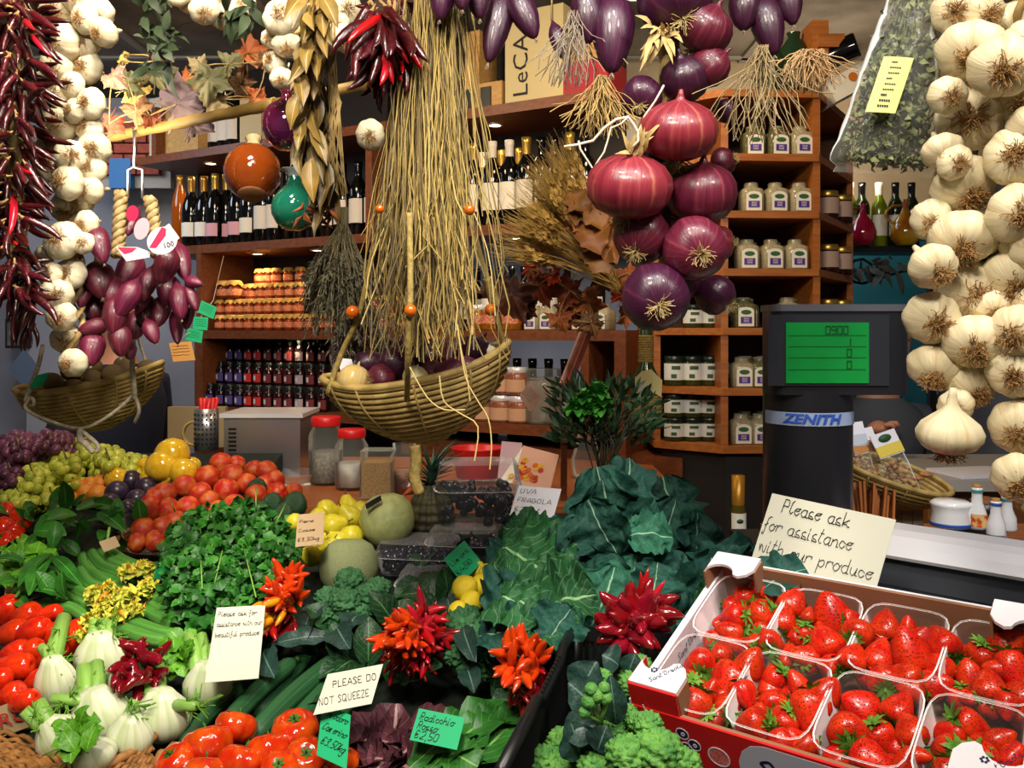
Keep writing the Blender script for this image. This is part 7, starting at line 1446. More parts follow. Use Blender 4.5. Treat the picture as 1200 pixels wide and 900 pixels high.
broccoli('bright green broccoli filling the black crate beside the strawberries', [(690, 870, 26, .02), (660, 870, 20, .0), (640, 895, 24, .02), (740, 800, 18, -.05), (750, 780, 15, -.08), (722, 855, 18, .05), (770, 880, 30, .1), (735, 885, 26, .1), (705, 795, 13, .0), (720, 820, 14, .02), (685, 810, 12, .0), (760, 850, 18, .08), (800, 895, 22, .1), (735, 835, 12, .05), (700, 900, 24, .07), (665, 905, 22, .04), (790, 885, 16, .1), (745, 845, 13, .06)], YB, m_broc2, m_gl,
         [(680, 815, 700, 775, .05, .0), (700, 835, 665, 800, .05, .03), (722, 850, 715, 790, .03, .07), (680, 890, 668, 845, .05, .06), (700, 880, 712, 850, .035, .08), (735, 790, 745, 765, .03, -.05), (700, 850, 660, 862, .04, .06), (725, 780, 705, 768, .04, -.04)])
t = thing('broccoli_sprout', 'pale cut broccoli stem standing up in the bright green broccoli', 'broccoli', P(700, 880, .98)); 
wpart(MB().tube([P(702, 880, 1.0), P(702, 860, .98), P(705, 830, .98), P(702, 812, .98)], lambda v: .005 - .002 * v, 10), 'stem', m_bst, t); b = MB()
for (x, y, r) in ((690, 822, 9), (710, 818, 8), (693, 808, 8), (708, 806, 7), (700, 815, 9), (685, 835, 7)): b.ball(P(x, y, .96), r / F, 12, 9); 
wpart(b, 'buds', m_broc2, t); b = MB(); [b.tube([P(704, 845, .97), P(x, y, .965)], .0028, 6) for x, y in ((690, 822), (712, 818), (685, 836))]; wpart(b, 'side_stems', m_bst, t)
# kale and savoy cabbage
m_kale = leafmat('kale leaf', '#265246', '#7fa084', '#1b4038', veins=7, jit=.2, bump=.35, bs=160, midw=.025, w=.02, vs=.15, spec=.2, rough=.6); m_kale2 = leafmat('light kale leaf', '#37735c', '#8fb898', '#2d624c', veins=8, jit=.1, bump=.35, bs=160, midw=.03, w=.02, vs=.2, spec=.2, rough=.6); m_sav = leafmat('savoy leaf', '#2a5e36', '#86b47c', '#1e4a28', veins=9, jit=.2, bump=.3, bs=140, midw=.035, w=.04, vs=.35, spec=.25, rough=.55)
def veg(nm, label, base, rows, m, cat):
    t = thing(nm, label, cat, P(*base))
    for i, (x0, y0, Y0, x1, y1, Y1, w, n, mm) in enumerate(rows): wpart(MB().leaf(P(x0, y0, Y0), P(x1, y1, Y1), w, n, curl=.14, cup=.3, wav=.085, fr=.4, nu=30, nv=40, seed=i * 3 + x0 * .1, shape='round', crk=.010), 'leaf', mm or m, t)
    return t
veg('curly_kale', 'tall blue green crinkled kale standing behind the black crate', (720, 740, 1.55), [
    (728, 655, 1.5, 700, 548, 1.55, .13, (-.2, -1, .3), None), (722, 640, 1.48, 735, 540, 1.6, .1, (.2, -1, .3), None), (725, 650, 1.44, 690, 585, 1.46, .1, (-.5, -1, .2), None), (720, 655, 1.55, 705, 560, 1.5, .14, (0, -1, .1), None),
    (785, 625, 1.56, 775, 560, 1.62, .12, (.2, -1, .5), None), (760, 670, 1.55, 790, 585, 1.58, .13, (.3, -1, .5), None), (800, 680, 1.55, 815, 600, 1.56, .1, (.5, -1, .4), None), (735, 628, 1.42, 788, 630, 1.42, .075, (.1, -1, .7), m_kale2),
    (650, 720, 1.45, 690, 610, 1.5, .13, (-.3, -1, .2), None), (700, 730, 1.45, 680, 620, 1.48, .12, (0, -1, .2), None), (770, 740, 1.4, 800, 650, 1.48, .12, (.3, -1, .3), None), (790, 760, 1.35, 830, 655, 1.45, .11, (.4, -1, .3), None), (735, 720, 1.42, 745, 650, 1.45, .1, (0, -1, .2), m_kale2),
    (690, 740, 1.38, 720, 665, 1.42, .1, (.1, -1, .3), m_kale2), (790, 700, 1.42, 878, 640, 1.5, .05, (0, -.6, 1), None), (820, 680, 1.45, 905, 642, 1.55, .04, (0, -.6, 1), None), (820, 730, 1.32, 840, 670, 1.38, .08, (.4, -1, .2), m_sav), (760, 710, 1.36, 770, 660, 1.4, .08, (.1, -1, .3), None), (640, 700, 1.5, 655, 640, 1.52, .09, (-.2, -1, .3), None), (830, 770, 1.28, 850, 690, 1.33, .08, (.3, -1, .3), None), (800, 790, 1.25, 815, 720, 1.3, .07, (.2, -1, .3), m_kale2)], m_kale, 'kale')
veg('savoy_cabbage', 'dark green savoy cabbage with pale veined outer leaves beside the lemons', (620, 730, 1.5), [
    (600, 640, 1.5, 690, 700, 1.42, .14, (.1, -.8, .8), None), (585, 640, 1.5, 660, 690, 1.4, .12, (-.2, -.8, .6), None), (640, 640, 1.6, 590, 620, 1.6, .1, (0, -.8, .8), None), (620, 720, 1.36, 700, 700, 1.36, .12, (0, -.8, .8), None), (580, 700, 1.4, 650, 730, 1.32, .11, (-.1, -.8, .8), None),
    (570, 720, 1.4, 620, 690, 1.4, .1, (-.2, -.8, .6), m_kale), (660, 660, 1.5, 620, 625, 1.55, .1, (.1, -1, .6), m_kale), (600, 745, 1.32, 680, 740, 1.3, .09, (0, -.7, 1), None), (560, 745, 1.36, 640, 760, 1.3, .09, (0, -.7, 1), m_kale), (640, 755, 1.28, 670, 715, 1.32, .08, (0, -.8, .8), m_kale), (575, 665, 1.48, 610, 640, 1.5, .06, (0, -.8, .8), m_kale)], m_sav, 'cabbage')
o = MB().leaf(P(893, 690, 1.2), P(945, 668, 1.2), .06, (0, -.8, .9), curl=.15, cup=.4, wav=.09, fr=.4, nu=14, nv=18, seed=4, shape='round').build('kale_leaf', m_kale, loc=P(915, 680, 1.2)); tag(o, 'dark kale leaf lying against the big assistance sign', 'leaf')
o = MB().leaf(P(880, 680, 1.22), P(905, 655, 1.22), .03, (0, -.8, .9), curl=.15, wav=.09, fr=.4, nu=8, nv=10, seed=9, shape='round').build('kale_leaf', m_kale, loc=P(890, 670, 1.22)); tag(o, 'small kale leaf tip behind the strawberry crate corner', 'leaf')
# chicory and radicchio at the bottom
m_chic = leafmat('chicory leaf', '#2c6a24', '#6fa04c', '#1f541c', veins=8, jit=.2, bump=.3, bs=60, w=.04)
t = thing('chicory_bunch', 'long green chicory leaves spreading beside the radicchio card', 'leafy greens', G(560, 850, .05))
for i, (x0, y0, x1, y1, w, h) in enumerate(((500, 905, 605, 835, .07, .08), (545, 905, 622, 845, .07, .08), (480, 900, 570, 850, .06, .08), (560, 910, 620, 855, .07, .07), (500, 915, 580, 880, .06, .07), (590, 900, 640, 830, .05, .06), (570, 800, 598, 765, .04, .02), (575, 890, 592, 830, .06, .05), (520, 880, 560, 900, .05, .09), (600, 880, 618, 840, .05, .06), (540, 870, 590, 840, .05, .09))): wpart(MB().leaf(G(x0, y0, h), G(x1, y1, h), w, (-.3, -.6, 1), curl=.12, cup=.3, wav=.05, fr=.3, nu=6, nv=14, seed=i + 3, shape='tongue'), 'leaf', m_chic, t)
m_rad = leafmat('radicchio leaf', '#5e323a', '#a88484', '#46242c', veins=5, jit=.25, bump=.4, bs=50, midw=.1, w=.035, vs=.3)
t = thing('radicchio', 'dusky purple radicchio with white ribs between the price cards', 'radicchio', G(460, 870, .04))
for i in range(34): px, py = rnd(425, 508), rnd(848, 912); c_ = G(462, 890, .01); a = G(px, py, rnd(.02, .05)); d = (a - c_).normalized() * .6 + rdir() * .5; wpart(MB().leaf(a - d * .02, a + d * .045, .05, Vector((rnd(-.4, .4), -.7, .9)), curl=.25, cup=.6, wav=.05, nu=5, nv=8, seed=i, shape='round'), 'leaf', m_rad, t)
# filler dark leaves between things
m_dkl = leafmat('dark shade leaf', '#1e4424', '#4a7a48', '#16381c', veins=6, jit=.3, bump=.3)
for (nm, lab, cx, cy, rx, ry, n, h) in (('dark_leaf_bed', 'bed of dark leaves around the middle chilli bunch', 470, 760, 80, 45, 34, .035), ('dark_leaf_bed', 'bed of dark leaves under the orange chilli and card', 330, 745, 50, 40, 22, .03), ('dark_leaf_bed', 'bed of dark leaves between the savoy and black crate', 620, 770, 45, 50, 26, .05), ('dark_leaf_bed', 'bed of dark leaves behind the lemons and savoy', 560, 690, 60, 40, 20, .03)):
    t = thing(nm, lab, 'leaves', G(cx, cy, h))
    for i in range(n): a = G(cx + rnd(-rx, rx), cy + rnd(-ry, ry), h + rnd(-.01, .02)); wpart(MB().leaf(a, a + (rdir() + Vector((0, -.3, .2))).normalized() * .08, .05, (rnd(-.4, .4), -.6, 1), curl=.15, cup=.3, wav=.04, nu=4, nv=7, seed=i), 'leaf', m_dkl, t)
# fresh chilli bunches
corf = [chilli(m_ch3, c, fat=1.9) for c in (.05, .12)]; camf = [chilli(m_ch4, .08, fat=2.0)]; credf = [chilli(m_ch2, c, fat=1.6) for c in (.08, .2)] + [chilli(m_ch5, .1, fat=1.6)]
ccf = [chilli(m_ch5, c, fat=2.3) for c in (.1, .25)]
def fan(label, cx, cy, Y, parts, R=.012, grp=None, cone=0):
    p0 = P(cx, cy, Y); t = thing('chilli_bunch', label, 'chilli bunch', p0, grp); wpart(MB().ball(p0 + Vector((0, .01, 0)), R * 1.4, 10, 8), 'tied_core', m_caly, t)
    if R == .012: R = .022
    for protos, n, size, dd, spread, off in parts:
        o_ = Vector(off)
        for i in range(n):
            d = (Vector(dd).normalized() + rdir() * spread).normalized()
            if d.y > .1: d.y *= -1
            a = p0 + o_ + rdir() * R; add_kid(t, protos[i % len(protos)], frame(a, d, rdir(), size * rnd(.75, 1.15)))
    return t
yy = lambda px, py, h: GY(py, h)
fan('orange and amber chilli bunch over dark red pods beside the parsley', 336, 708, yy(336, 708, .12), [(corf, 60, .04, (0, -.7, .6), .95, (0, 0, .02)), (camf, 12, .038, (-.4, -1, -.3), .35, (-.018, -.03, .0)), (credf, 30, .045, (-.3, -.7, -.6), .75, (-.01, 0, -.025))])
fan('round chilli bunch, orange pods in the middle of many dark red ones', 485, 742, yy(485, 742, .13), [(corf, 40, .042, (-.15, -1, .2), .8, (-.012, -.045, .012)), (credf, 95, .052, (.1, -.4, 0), 1.2, (.006, 0, 0)), (credf, 40, .04, (0, -.6, -.6), .8, (0, 0, -.025))])
fan('chilli bunch with orange pods above red ones beside the black crate', 620, 780, yy(620, 780, .16), [(corf, 48, .036, (-.2, -.8, .5), .9, (-.01, -.02, .012)), (credf, 40, .036, (.1, -.6, -.6), .8, (0, 0, -.02))])
fan('crimson chilli bunch of fat shiny pods behind the strawberry crate', 742, 730, 1.2, [(ccf, 40, .06, (0, -.6, .25), 1.0, (0, 0, 0)), (cred, 5, .06, (.3, -.3, .9), .35, (0, 0, .01))], R=.014)
fan('dark crimson chilli bunch among the fennel bulbs', 165, 783, yy(165, 783, .11), [(ccf, 36, .042, (0, -.7, .2), .95, (0, 0, 0))], R=.012)
# ---------------------------------------------------------------- black vented crate
t = thing('black_crate', 'black plastic crate with slotted sides holding the bright broccoli', 'crate', (.2, 1.1, 1.0))
A_, B_ = P(673, 733, 1.32), P(586, 905, .865); dv = (B_ - A_).normalized(); ln = (B_ - A_).length; rt = Vector((0, 0, 1)).cross(dv).normalized()
if rt.x < 0: rt = -rt
wpart(MB().tube([A_, A_ + dv * ln * .22 + Vector((0, 0, -.0)), A_ + dv * ln * .28 + Vector((0, 0, -.012)), A_ + dv * ln * .55 + Vector((0, 0, -.012)), A_ + dv * ln * .61, B_], .0075, 8), 'rim', m_black, t)
b = MB(); b.bar(A_ + Vector((0, 0, -.16)), B_ + Vector((0, 0, -.16)), .006, .03); b.bar(A_ + Vector((0, 0, -.085)), B_ + Vector((0, 0, -.085)), .005, .012)
for k in range(34): q = A_ + dv * ln * (k + .5) / 34; b.box(q + Vector((0, 0, -.085)), (.004, .0062, .17))
wpart(b, 'slotted_side', m_black, t, False)
C2 = A_ + rt * .3; b = MB(); b.bar(A_ + Vector((0, 0, -.01)), C2 + Vector((0, 0, -.01)), .008, .02); b.bar(A_ + Vector((0, 0, -.15)), C2 + Vector((0, 0, -.15)), .006, .05)
for k in range(24): q = A_.lerp(C2, (k + .5) / 24); b.box(q + Vector((0, 0, -.08)), (.0062, .004, .15))
wpart(b, 'slotted_end', m_black, t, False); wpart(MB().tube([A_ + Vector((0, 0, .004)), A_ + Vector((0, 0, -.17))], .013, 10), 'corner_post', m_black, t)
wpart(MB().poly([A_ + Vector((0, 0, -.17)), B_ + Vector((0, 0, -.17)), B_ + rt * .3 + Vector((0, 0, -.17)), C2 + Vector((0, 0, -.17))], .005, (0, 0, 1)), 'floor_panel', m_black, t, False)
# ---------------------------------------------------------------- strawberry crate
def solve4(pp):
    r = [Vector(((x - 600) / F, 1, -(y - HY) / F)) for x, y in pp]
    # P0 - P1 + P2 - P3 = 0 with P0 at depth 1
    M = Matrix((( r[1].x, -r[2].x, r[3].x), (r[1].y, -r[2].y, r[3].y), (r[1].z, -r[2].z, r[3].z))); s = M.inverted() @ r[0]; return [1, s[0], s[1], s[2]]
cc = [(742, 822), (1200, 960), (1235, 741), (842, 668)]; dz = solve4(cc); Y0 = 1.05
FLc, FRc, BRc, BLc = [P(x, y, Y0 * d) for (x, y), d in zip(cc, dz)]
cu = (FRc - FLc + BRc - BLc); CWd = cu.length / 2; cu.normalize(); cv = (BLc - FLc + BRc - FRc); CDp = cv.length / 2; cv = (cv - cu * cv.dot(cu)).normalized(); cn = cu.cross(cv).normalized()
MC = Matrix((cu, cv, cn)).transposed().to_4x4(); MC.translation = FLc
m_redc = mat('red printed card', '#c41c1c', .4); m_whc = mat('white printed card', '#d8d6dc', .4); m_kr = mat('kraft inside', '#8a6044', .8)
t = thing('strawberry_crate', 'red and white cardboard crate with raised cut out corners, full of strawberry punnets', 'crate', M=MC); WH = .068
def tb_(mb, nm, m): return mb.build(nm, m, t, smooth=False)
tb_(MB().box((CWd / 2, -.003, -WH / 2), (CWd, .003, WH)), 'front_side', m_redc); tb_(MB().box((CWd / 2, .0005, -WH / 2), (CWd, .004, WH)), 'front_lining', m_kr)
tb_(MB().box((CWd / 2, CDp, -WH / 2 + .008), (CWd, .004, WH + .016)), 'rear_side', m_kr); tb_(MB().box((CWd / 2, CDp + .004, -WH / 2 + .008), (CWd, .003, WH + .016)), 'rear_face', m_whc)
tb_(MB().box((-.001, CDp / 2, -WH / 2 + .002), (.009, CDp, WH)), 'end_side', m_whc); tb_(MB().box((CWd + .001, CDp / 2, -WH / 2), (.008, CDp, WH)), 'end_side', m_whc)
tb_(MB().box((CWd / 2, CDp / 2, -WH), (CWd, CDp, .004)), 'base_panel', m_kr)
def corner(x0, y0, sx, sy, nm='corner_tab', wd=.062, dp=.045, hgt=.032):
    """raised corner: kraft walls and a white top with a bite cut out of it"""
    pts = [(0, 0), (wd, 0), (wd, dp * .62), (wd * .9, dp * .86), (wd * .74, dp)]
    cx, cy, r = wd * .30, dp * 1.02, dp * .46
    pts += [(cx + r * math.cos(a), cy + r * math.sin(a)) for a in [math.radians(-10 - 18 * k) for k in range(9)]] + [(0, dp)]
    P3 = [Vector((x0 + sx * a, y0 + sy * b_, hgt)) for a, b_ in pts]
    if sx * sy < 0: P3 = P3[::-1]
    tb_(MB().poly(P3, .004, (0, 0, 1)), nm, m_whc)
    tb_(MB().box((x0 + sx * wd / 2, y0 - sy * .0015, hgt / 2 - .008), (wd, .003, hgt + .012)), 'corner_wall', m_redc if sy > 0 else m_kr)
    tb_(MB().box((x0 - sx * .001, y0 + sy * dp / 2, hgt / 2 - .002), (.003, dp, hgt - .002)), 'corner_wall', m_redc if (sx > 0 and sy > 0) else m_kr)
    tb_(MB().box((x0 + sx * wd, y0 + sy * dp * .3, hgt / 2 - .004), (.003, dp * .6, hgt)), 'corner_wall', m_kr)
corner(0, 0, 1, 1); corner(CWd, 0, -1, 1); corner(0, CDp, 1, -1); corner(CWd, CDp, -1, -1)
m_logo = mat('navy print', '#1c1c48', .5)
for ox, oy in ((.026, .012), (CWd - .03, .012)):
    mb, w_ = script_mb("Sant'Orsola", .010, .055, .25, .2, 5); q = mb.build('logo_script', m_logo, t, smooth=False); q.matrix_basis = Matrix.Translation((ox, oy - .006, hgt_ := .0325)) @ Matrix.Rotation(.95, 4, 'Z') @ Matrix.Scale(.045 / w_, 4)
    b = MB(); M = Matrix.Translation((ox - .004, oy + .013, .0328)); [disc(b, (.003 * math.cos(a * 1.05), .003 * math.sin(a * 1.05), 0), .0014, .0014, M, 8, .0003) for a in range(6)]; tb_(b, 'logo_flower', m_logo)
mb, w_ = script_mb("Sant'Orsola", .02, .05, .2, .2, 5); q = mb.build('logo_script', m_logo, t, smooth=False); q.matrix_basis = frame((-.006, CDp * .78, -.034), (-1, 0, 0), (0, -1, 0), .09 / w_)
q2 = mb.build('logo_script', m_logo, t, smooth=False); q2.matrix_basis = frame((.0045, CDp * .40, -.028), (1, 0, 0), (0, 1, 0), .075 / w_)
# front print: cherries, blueberries, round seal, white field with script
def fring(mb, x, z, r, w=.0008, y=-.0050):
    n = 20
    for k in range(n): a, e = k / n * 2 * pi, (k + 1) / n * 2 * pi; mb.poly([(x + r * math.cos(a), y, z + r * math.sin(a)), (x + r * math.cos(e), y, z + r * math.sin(e)), (x + (r - w) * math.cos(e), y, z + (r - w) * math.sin(e)), (x + (r - w) * math.cos(a), y, z + (r - w) * math.sin(a))], .0004, (0, -1, 0))
def fdisc(mb, x, z, r, y=-.0048): mb.poly([(x + r * math.cos(-k / 20 * 2 * pi), y, z + r * math.sin(-k / 20 * 2 * pi)) for k in range(20)], .0003, (0, -1, 0))
b = MB(); fring(b, .034, -.030, .008); fring(b, .026, -.040, .008)
for q in ([(.028, -.0055, -.018), (.02, -.0055, -.006), (.017, -.0055, .006)], [(.026, -.0055, -.034), (.02, -.0055, -.02), (.017, -.0055, .006)]): b.tube(q, .0006, 4)
for x, z in ((.062, -.022), (.075, -.034), (.064, -.042)): fring(b, x, z, .0082, .0012)
tb_(b, 'white_outlines', m_whc)
b = MB(); [fdisc(b, x, z, .0066) for x, z in ((.062, -.022), (.075, -.034), (.064, -.042))]; tb_(b, 'blueberry_print', m_logo)
b = MB(); [fring(b, x + .001, z, .0026, .0012, -.0056) for x, z in ((.062, -.022), (.075, -.034), (.064, -.042))]; tb_(b, 'berry_rings', m_whc)
b = MB(); fdisc(b, .104, -.040, .0135); tb_(b, 'round_seal', mat('seal print', '#d88a84', .5, '#c43c34', 500)); b = MB(); fring(b, .104, -.040, .0135, .0014, -.0053); tb_(b, 'seal_ring', m_whc)
b = MB().poly([(x, -.0049, z) for x, z in ((.128, -WH), (.2, -WH), (.3, -WH), (CWd, -WH), (CWd, -.004), (.16, -.004), (.145, -.009), (.134, -.02), (.128, -.036))], .0004, (0, -1, 0)); tb_(b, 'white_field', mat('pearl print', '#b8bac8', .4))
mb, w_ = script_mb("Sant'Orsola", .05, .06, .2, .15, 5); q = mb.build('logo_script', m_logo, t, smooth=False); q.matrix_basis = frame((.150, -.0055, -.052), (0, -1, 0), (1, 0, 0), .2 / w_)
# strawberries
def straw_mat():
    m = mat('strawberry skin', '#b81208', .33, '#d8340c', 1.3, jit=.12, coat=.2, lo=.35, hi=.7, sss=.08)
    N = m.node_tree.nodes; L = m.node_tree.links; b = N['Principled BSDF']; v = N.new('ShaderNodeTexVoronoi'); v.inputs['Scale'].default_value = 8.5; tc = [n for n in N if n.type == 'TEX_COORD'][0]; L.new(tc.outputs['Object'], v.inputs['Vector'])
    r = N.new('ShaderNodeMath'); r.operation = 'LESS_THAN'; r.inputs[1].default_value = .17; L.new(v.outputs['Distance'], r.inputs[0]); mx = N.new('ShaderNodeMix'); mx.data_type = 'RGBA'; L.new(r.outputs[0], mx.inputs[0]); L.new(b.inputs['Base Color'].links[0].from_socket, mx.inputs[6]); mx.inputs[7].default_value = C('#e09a3c'); L.new(mx.outputs[2], b.inputs['Base Color'])
    mr = N.new('ShaderNodeMapRange'); mr.inputs[1].default_value = 0; mr.inputs[2].default_value = .35; L.new(v.outputs['Distance'], mr.inputs[0]); bp = N.new('ShaderNodeBump'); bp.inputs['Strength'].default_value = 1; bp.inputs['Distance'].default_value = .012; L.new(mr.outputs[0], bp.inputs['Height']); L.new(bp.outputs[0], b.inputs['Normal']); return m
m_str = straw_mat(); m_scal = mat('strawberry calyx', '#4a7a1c', .6, '#6a9a34', 8, jit=.2)
sb = []
for k in range(4):
    fat = (1, .92, 1.08, .85)[k]; q = MB().lathe([(r * fat, z) for r, z in ((0, -1.25), (.16, -1.2), (.38, -1.0), (.62, -.66), (.82, -.25), (.93, .12), (.9, .45), (.7, .68), (.4, .78), (.12, .72), (0, .7))], 28, None, lambda a, v, r, k=k: r * (1 + .05 * math.sin(a * 2 + k) + .03 * math.sin(a * 3 + 2 * k))).build('strawberry', m_str, None, link=False); q['_proto'] = 1
    c = MB()
    for i in range(11): a = i * .571 + rnd(-.1, .1); L = rnd(.7, 1.0); d = Vector((math.cos(a), math.sin(a), -.05 + rnd(-.1, .45))); p0 = Vector((0, 0, .78)); c.leaf(p0, p0 + d * L, .32, Vector((0, 0, 1)), curl=rnd(-.15, .2), nu=2, nv=5, shape='lance')
    c.tube([(0, 0, .72), (.03, 0, 1.0), (.08, 0, 1.15)], .06, 6); c.build('calyx', m_scal, q); sb.append(q)
# punnets: (u, v) cell corners in the crate
NU = 4; pw = (CWd - .012) / NU; pd = (CDp - .012) / 2; rowsn = ('front', 'back'); pn = ['first', 'second', 'third', 'fourth']
def super_ring(cx, cy, a, b_, z, q=5, n=40):
    out = []
    for i in range(n + 1): th = i / n * 2 * pi; c, s_ = math.cos(th), math.sin(th); k = (abs(c) ** q + abs(s_) ** q) ** (-1 / q); out.append(Vector((cx + c * k * a, cy + s_ * k * b_, z)))
    return out
def cpix(x, y, off=0):
    """crate-plane coordinates under a pixel, on the plane raised by off"""
    r = P(x, y, 1) - Vector((0, 0, CZ)); o = Vector((0, 0, CZ)); n0 = FLc + cn * off; k = (n0 - o).dot(cn) / r.dot(cn); q = MC.inverted() @ (o + r * k); return q
SBR = {  # pixel, radius, (tip direction in the picture x, up) , facing: 0 side on, 1 calyx towards the viewer, 2 tip towards the viewer
 'back first': [(873, 702, 17, (-.4, .6), 1), (890, 690, 16, (.3, 1), 0), (862, 722, 16, (-.8, -.2), 0), (893, 722, 20, (-.7, -.5), 0), (917, 728, 18, (.2, 1), 0), (928, 708, 18, (.5, 1), 0), (856, 741, 15, (-.9, .2), 2), (880, 755, 12, (-.4, .2), 1), (902, 752, 15, (0, .9), 1), (908, 700, 14, (.3, .6), 2)],
 'back second': [(976, 723, 24, (-.2, .6), 2), (996, 726, 13, (.9, .1), 0), (947, 722, 10, (.2, .9), 0), (942, 742, 13, (-.2, -1), 0), (970, 756, 20, (-.4, .7), 0), (1005, 742, 18, (.4, .6), 1), (945, 770, 18, (-.9, .1), 2), (972, 782, 14, (-.6, .2), 0), (998, 773, 17, (.3, .7), 0), (960, 738, 9, (0, 1), 0)],
 'back third': [(1037, 737, 20, (.1, 1), 0), (1030, 772, 21, (.2, .7), 0), (1067, 765, 25, (-.3, .8), 2), (1064, 740, 15, (0, .8), 2), (1078, 750, 14, (.3, .6), 2), (1105, 756, 20, (-.5, .8), 0), (1102, 785, 19, (-.3, -.6), 2), (1035, 796, 18, (-.2, .8), 1), (1064, 794, 17, (-.8, .4), 0), (1095, 803, 18, (.8, .3), 2), (1070, 808, 15, (-.9, 0), 2)],
 'back fourth': [(1150, 768, 17, (-.1, -.8), 0), (1180, 757, 22, (.6, .6), 2), (1185, 782, 22, (.1, -.4), 2), (1137, 793, 17, (-.2, .9), 2), (1160, 808, 20, (-.1, .8), 0), (1168, 784, 13, (-.9, 0), 2), (1197, 815, 20, (.5, .2), 2), (1136, 818, 10, (-.8, -.2), 0), (1180, 825, 15, (0, -.7), 2)],
 'front first': [(822, 778, 19, (0, .8), 1), (846, 765, 15, (.2, 1), 0), (878, 780, 19, (.4, .8), 2), (855, 798, 23, (-.4, -.5), 2), (806, 800, 14, (-.7, -.5), 1), (816, 825, 19, (-.2, -.4), 2), (851, 828, 17, (-.2, .6), 1), (832, 812, 14, (.3, .8), 2), (872, 812, 16, (.4, -.8), 2)],
 'front second': [(907, 796, 19, (-.6, -.6), 0), (936, 804, 16, (-.4, .7), 2), (968, 812, 17, (.5, .8), 2), (907, 825, 17, (-.2, .6), 1), (950, 832, 24, (0, -.7), 2), (885, 850, 20, (-.9, -.2), 0), (920, 846, 18, (-.3, -.6), 0), (945, 872, 15, (-.8, -.4), 2), (915, 868, 16, (.5, -.8), 2), (888, 842, 15, (.2, .8), 2)],
 'front third': [(1010, 830, 20, (-.6, .3), 2), (1052, 833, 21, (.4, .7), 0), (992, 856, 22, (-.2, .8), 1), (1032, 865, 22, (.5, -.9), 0), (1068, 860, 20, (-.3, .7), 0), (1018, 888, 24, (.9, -.4), 2), (985, 892, 16, (-.5, -.2), 2), (1060, 895, 17, (.2, .7), 2), (1075, 885, 14, (.6, 0), 2)],
 'front fourth': [(1135, 850, 22, (1, -.3), 0), (1110, 880, 22, (-.6, -.2), 1), (1150, 890, 22, (.5, -.6), 1), (1170, 868, 18, (.6, .4), 2), (1185, 890, 18, (.3, .5), 2), (1110, 905, 18, (0, -.8), 2)]}
punq = {}
for r_ in range(2):
    for i in range(NU):
        cx, cy = .006 + pw * (i + .5), .006 + pd * (r_ + .5); nmk = rowsn[r_] + ' ' + pn[i]; tt = thing('punnet', 'clear plastic punnet of strawberries, %s along the %s row from the broccoli' % (pn[i], rowsn[r_]), 'punnet', M=MC @ Matrix.Translation((cx, cy, -.055)))
        aa, bb = pw * .485, pd * .485; b = MB()
        def g(u, v, aa=aa, bb=bb): s_ = .84 + .16 * v; k = super_ring(0, 0, aa * s_, bb * s_, .058 * v)[round(u * 40) % 41]; return k + Vector((.0006 * math.sin(u * 2 * pi * 20), 0, 0))
        b.grid(g, 40, 3, True); b.build('side_wall', m_clear, tt); MB().poly([Vector(v) for v in super_ring(0, 0, aa * .84, bb * .84, .001)[:-1]], .0008, (0, 0, 1)).build('base', m_clear, tt, False)
        MB().tube(super_ring(0, 0, aa, bb, .058), .0011, 6, False).build('rolled_rim', m_rim, tt)
def cam_dir(p): return (Vector((0, 0, CZ)) - p).normalized()
for key, rows_ in SBR.items():
    rr, pp = key.split(); lab = rank_label([(q[0], q[1]) for q in rows_], ('upper', 'middle', 'lower'), 3)
    for i, (px, py, r, (dx, dy), face) in enumerate(rows_):
        off = -.022 + .006 * (i % 3); q = cpix(px, py, off); p = MC @ q; k = p.y / F; view = cam_dir(p); rt_ = Vector((1, 0, 0)); upv = rt_.cross(-view) * 1; upv = Vector((0, 0, 1)) - view * view.z; upv.normalize(); rt_ = upv.cross(view).normalized() * 1
        tip = (rt_ * dx + upv * dy); tip = tip.normalized() if tip.length > .01 else upv; tip = (tip + (view * -1.3 if face == 1 else view * .35 if face == 2 else view * -.5)).normalized()
        c = copy_tree(sb[(i + px) % 4]); c.matrix_basis = frame(p, -tip, rdir(), r * k * 1.05); c.name = 'strawberry'
        tag(c, 'strawberry %s, %s of the %s punnet, %s row' % (('lying side on', 'showing its calyx', 'with tip outward')[face], lab[i].replace(' in the', ' of the').replace(' row', ' line'), pp, rr), 'strawberry', 'strawberries in the %s %s punnet' % (rr, pp))
    # deeper layer that shows between and through the plastic
    i0 = pn.index(pp); j0 = rowsn.index(rr); cx, cy = .006 + pw * (i0 + .5), .006 + pd * (j0 + .5)
    for i in range(9):
        u_, v_ = (i % 3 - 1) * pw * .27, (i // 3 - 1) * pd * .27; p = MC @ Vector((cx + u_, cy + v_, -.030)); c = copy_tree(sb[i % 4]); c.matrix_basis = frame(p, rdir(), rdir(), .0165); c.name = 'strawberry'
        tag(c, 'strawberry of the under layer, %s in the %s punnet, %s row' % (ORD[i], pp, rr), 'strawberry', 'buried strawberries in the %s %s punnet' % (rr, pp))
crb = thing('crate_pedestal', 'dark box supporting the strawberry crate', 'box', (.55, .95, 0)); 
pq = [MC @ Vector((x, y, -.073)) for x, y in ((.01, .01), (CWd - .01, .01), (CWd - .01, CDp - .01), (.01, CDp - .01))]; b = MB(); b.v = [tuple(v) for v in pq] + [(v.x, v.y, .71 + .213 * v.y) for v in pq]; b.f = [(0, 1, 2, 3), (7, 6, 5, 4), (0, 4, 5, 1), (1, 5, 6, 2), (2, 6, 7, 3), (3, 7, 4, 0)]; b.u = [((0, 0),) * 4] * 6; wpart(b, 'support', m_dark, crb, False)
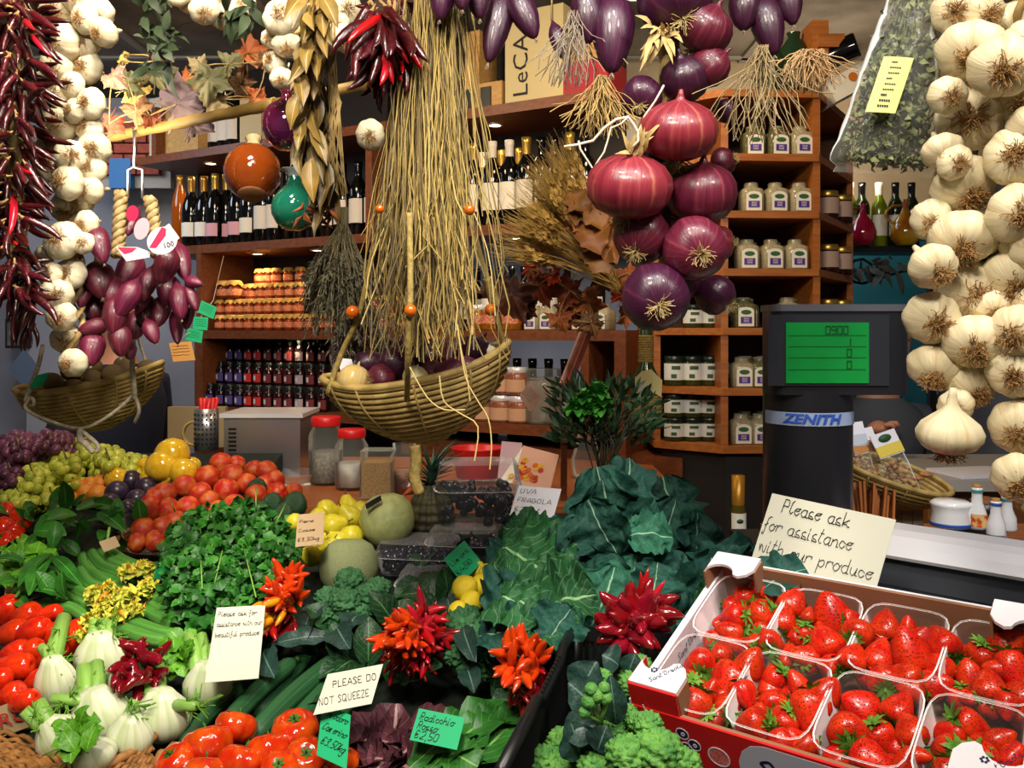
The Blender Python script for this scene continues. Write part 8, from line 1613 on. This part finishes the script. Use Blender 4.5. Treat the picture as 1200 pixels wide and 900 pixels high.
# ---------------------------------------------------------------- written cards
def stick(o, w, h, k): return None
o, w, h, k = card('assistance_sign', 'large cream sign asking for assistance in front of the scale post', (905, 578, 1.33), (1050, 609, 1.2), (870, 688, 1.30), m_card)
write(['Please ask'], w * .56, .02, m_ink, o, w * .12, -h * .17, h * .2, wgt=.035, jitter=.2); write(['for assistance'], w * .74, .02, m_ink, o, w * .02 + k * h * .35, -h * .38, h * .2, wgt=.03, jitter=.2); write(['with our produce'], w * .93, .02, m_ink, o, w * .03 + k * h * .55, -h * .60, h * .2, wgt=.027, jitter=.2)
o, w, h, k = card('assistance_card', 'small white card asking for assistance with the produce, beside the parsley', (254, 712, GY(712, .16)), (311, 709, GY(709, .15)), (240, 800, GY(800, .12)), m_card)
for i, s_ in enumerate(('Please ask for', 'assistance with our', 'beautiful produce')): write([s_], w * (.8, .92, .88)[i], .01, m_ink, o, w * .06 + k * h * (.15 + .14 * i), -h * (.14 + .145 * i), .01, wgt=.04, jitter=.2)
o, w, h, k = card('squeeze_card', 'white card reading please do not squeeze, standing on the cucumbers', (384, 790, GY(790, .17)), (449, 778, GY(778, .17)), (367, 838, GY(838, .15)), m_card)
write(['PLEASE DO'], w * .8, .01, m_ink, o, w * .05, -h * .40, .01, wgt=.04, jitter=.25); write(['NOT SQUEEZE'], w * .88, .01, m_ink, o, w * .02 + k * h * .7, -h * .80, .01, wgt=.035, jitter=.25)
def pcard(nm, label, tl, tr, bl, m, lines, sizes, y0, gap): 
    o, w, h, k = card(nm, label, tl, tr, bl, m)
    for i, s_ in enumerate(lines): write([s_], w * sizes[i], .01, m_ink, o, w * .08 + k * h * (y0 + gap * i), -h * (y0 + gap * i), .01, wgt=.04, jitter=.25, seed=i + 5)
pcard('price_card', 'green price card for the ribbed tomatoes', (378, 824, GY(824, .14)), (411, 838, GY(838, .14)), (371, 885, GY(885, .12)), m_green, ['Pomodoro', 'Camerino', '€3.50kg'], (.82, .82, .82), .22, .27)
pcard('price_card', 'green price card for the radicchio beside the chicory leaves', (491, 830, GY(830, .14)), (545, 841, GY(841, .14)), (480, 867, GY(867, .12)), m_green, ['Radicchio', 'Rosso', '€2,50'], (.75, .45, .5), .34, .28)
pcard('price_card', 'brown price card tucked between the parsley and pears', (349, 603, GY(603, .16)), (380, 600, GY(600, .16)), (346, 641, GY(641, .14)), m_kraft, ['Pere', 'Cosce', '€3,50kg'], (.55, .62, .8), .3, .28)
pcard('price_card', 'green diamond price card for the lemons over the berry boxes', (520, 655, GY(655, .15)), (544, 633, GY(633, .16)), (541, 683, GY(683, .13)), m_green, ['Limoni', '€4,50'], (.85, .7), .4, .36)
pcard('price_card', 'white curled price card against the big black grape box', (608, 569, 1.9), (658, 573, 1.88), (597, 604, 1.86), m_paper, ['UVA', 'FRAGOLA', '€2 est'], (.4, .8, .6), .24, .3)
card('price_card', 'kraft cardboard card standing between greens and zucchini', (116, 635, GY(635, .1)), (135, 628, GY(628, .1)), (122, 647, GY(647, .08)), m_kraft)
card('price_card', 'green card corner sticking out of the parsley beside the wicker rim', (182, 668, GY(668, .12)), (202, 660, GY(660, .12)), (180, 680, GY(680, .1)), m_green)
o, w, h, k = card('hanging_tag', 'pale tilted tag tied to the large clear jar behind the basket', (622, 447, 2.5), (635, 466, 2.5), (608, 464, 2.5), mat('pale tag', '#c4a494', .6)); scribble(o, w, h, 5)
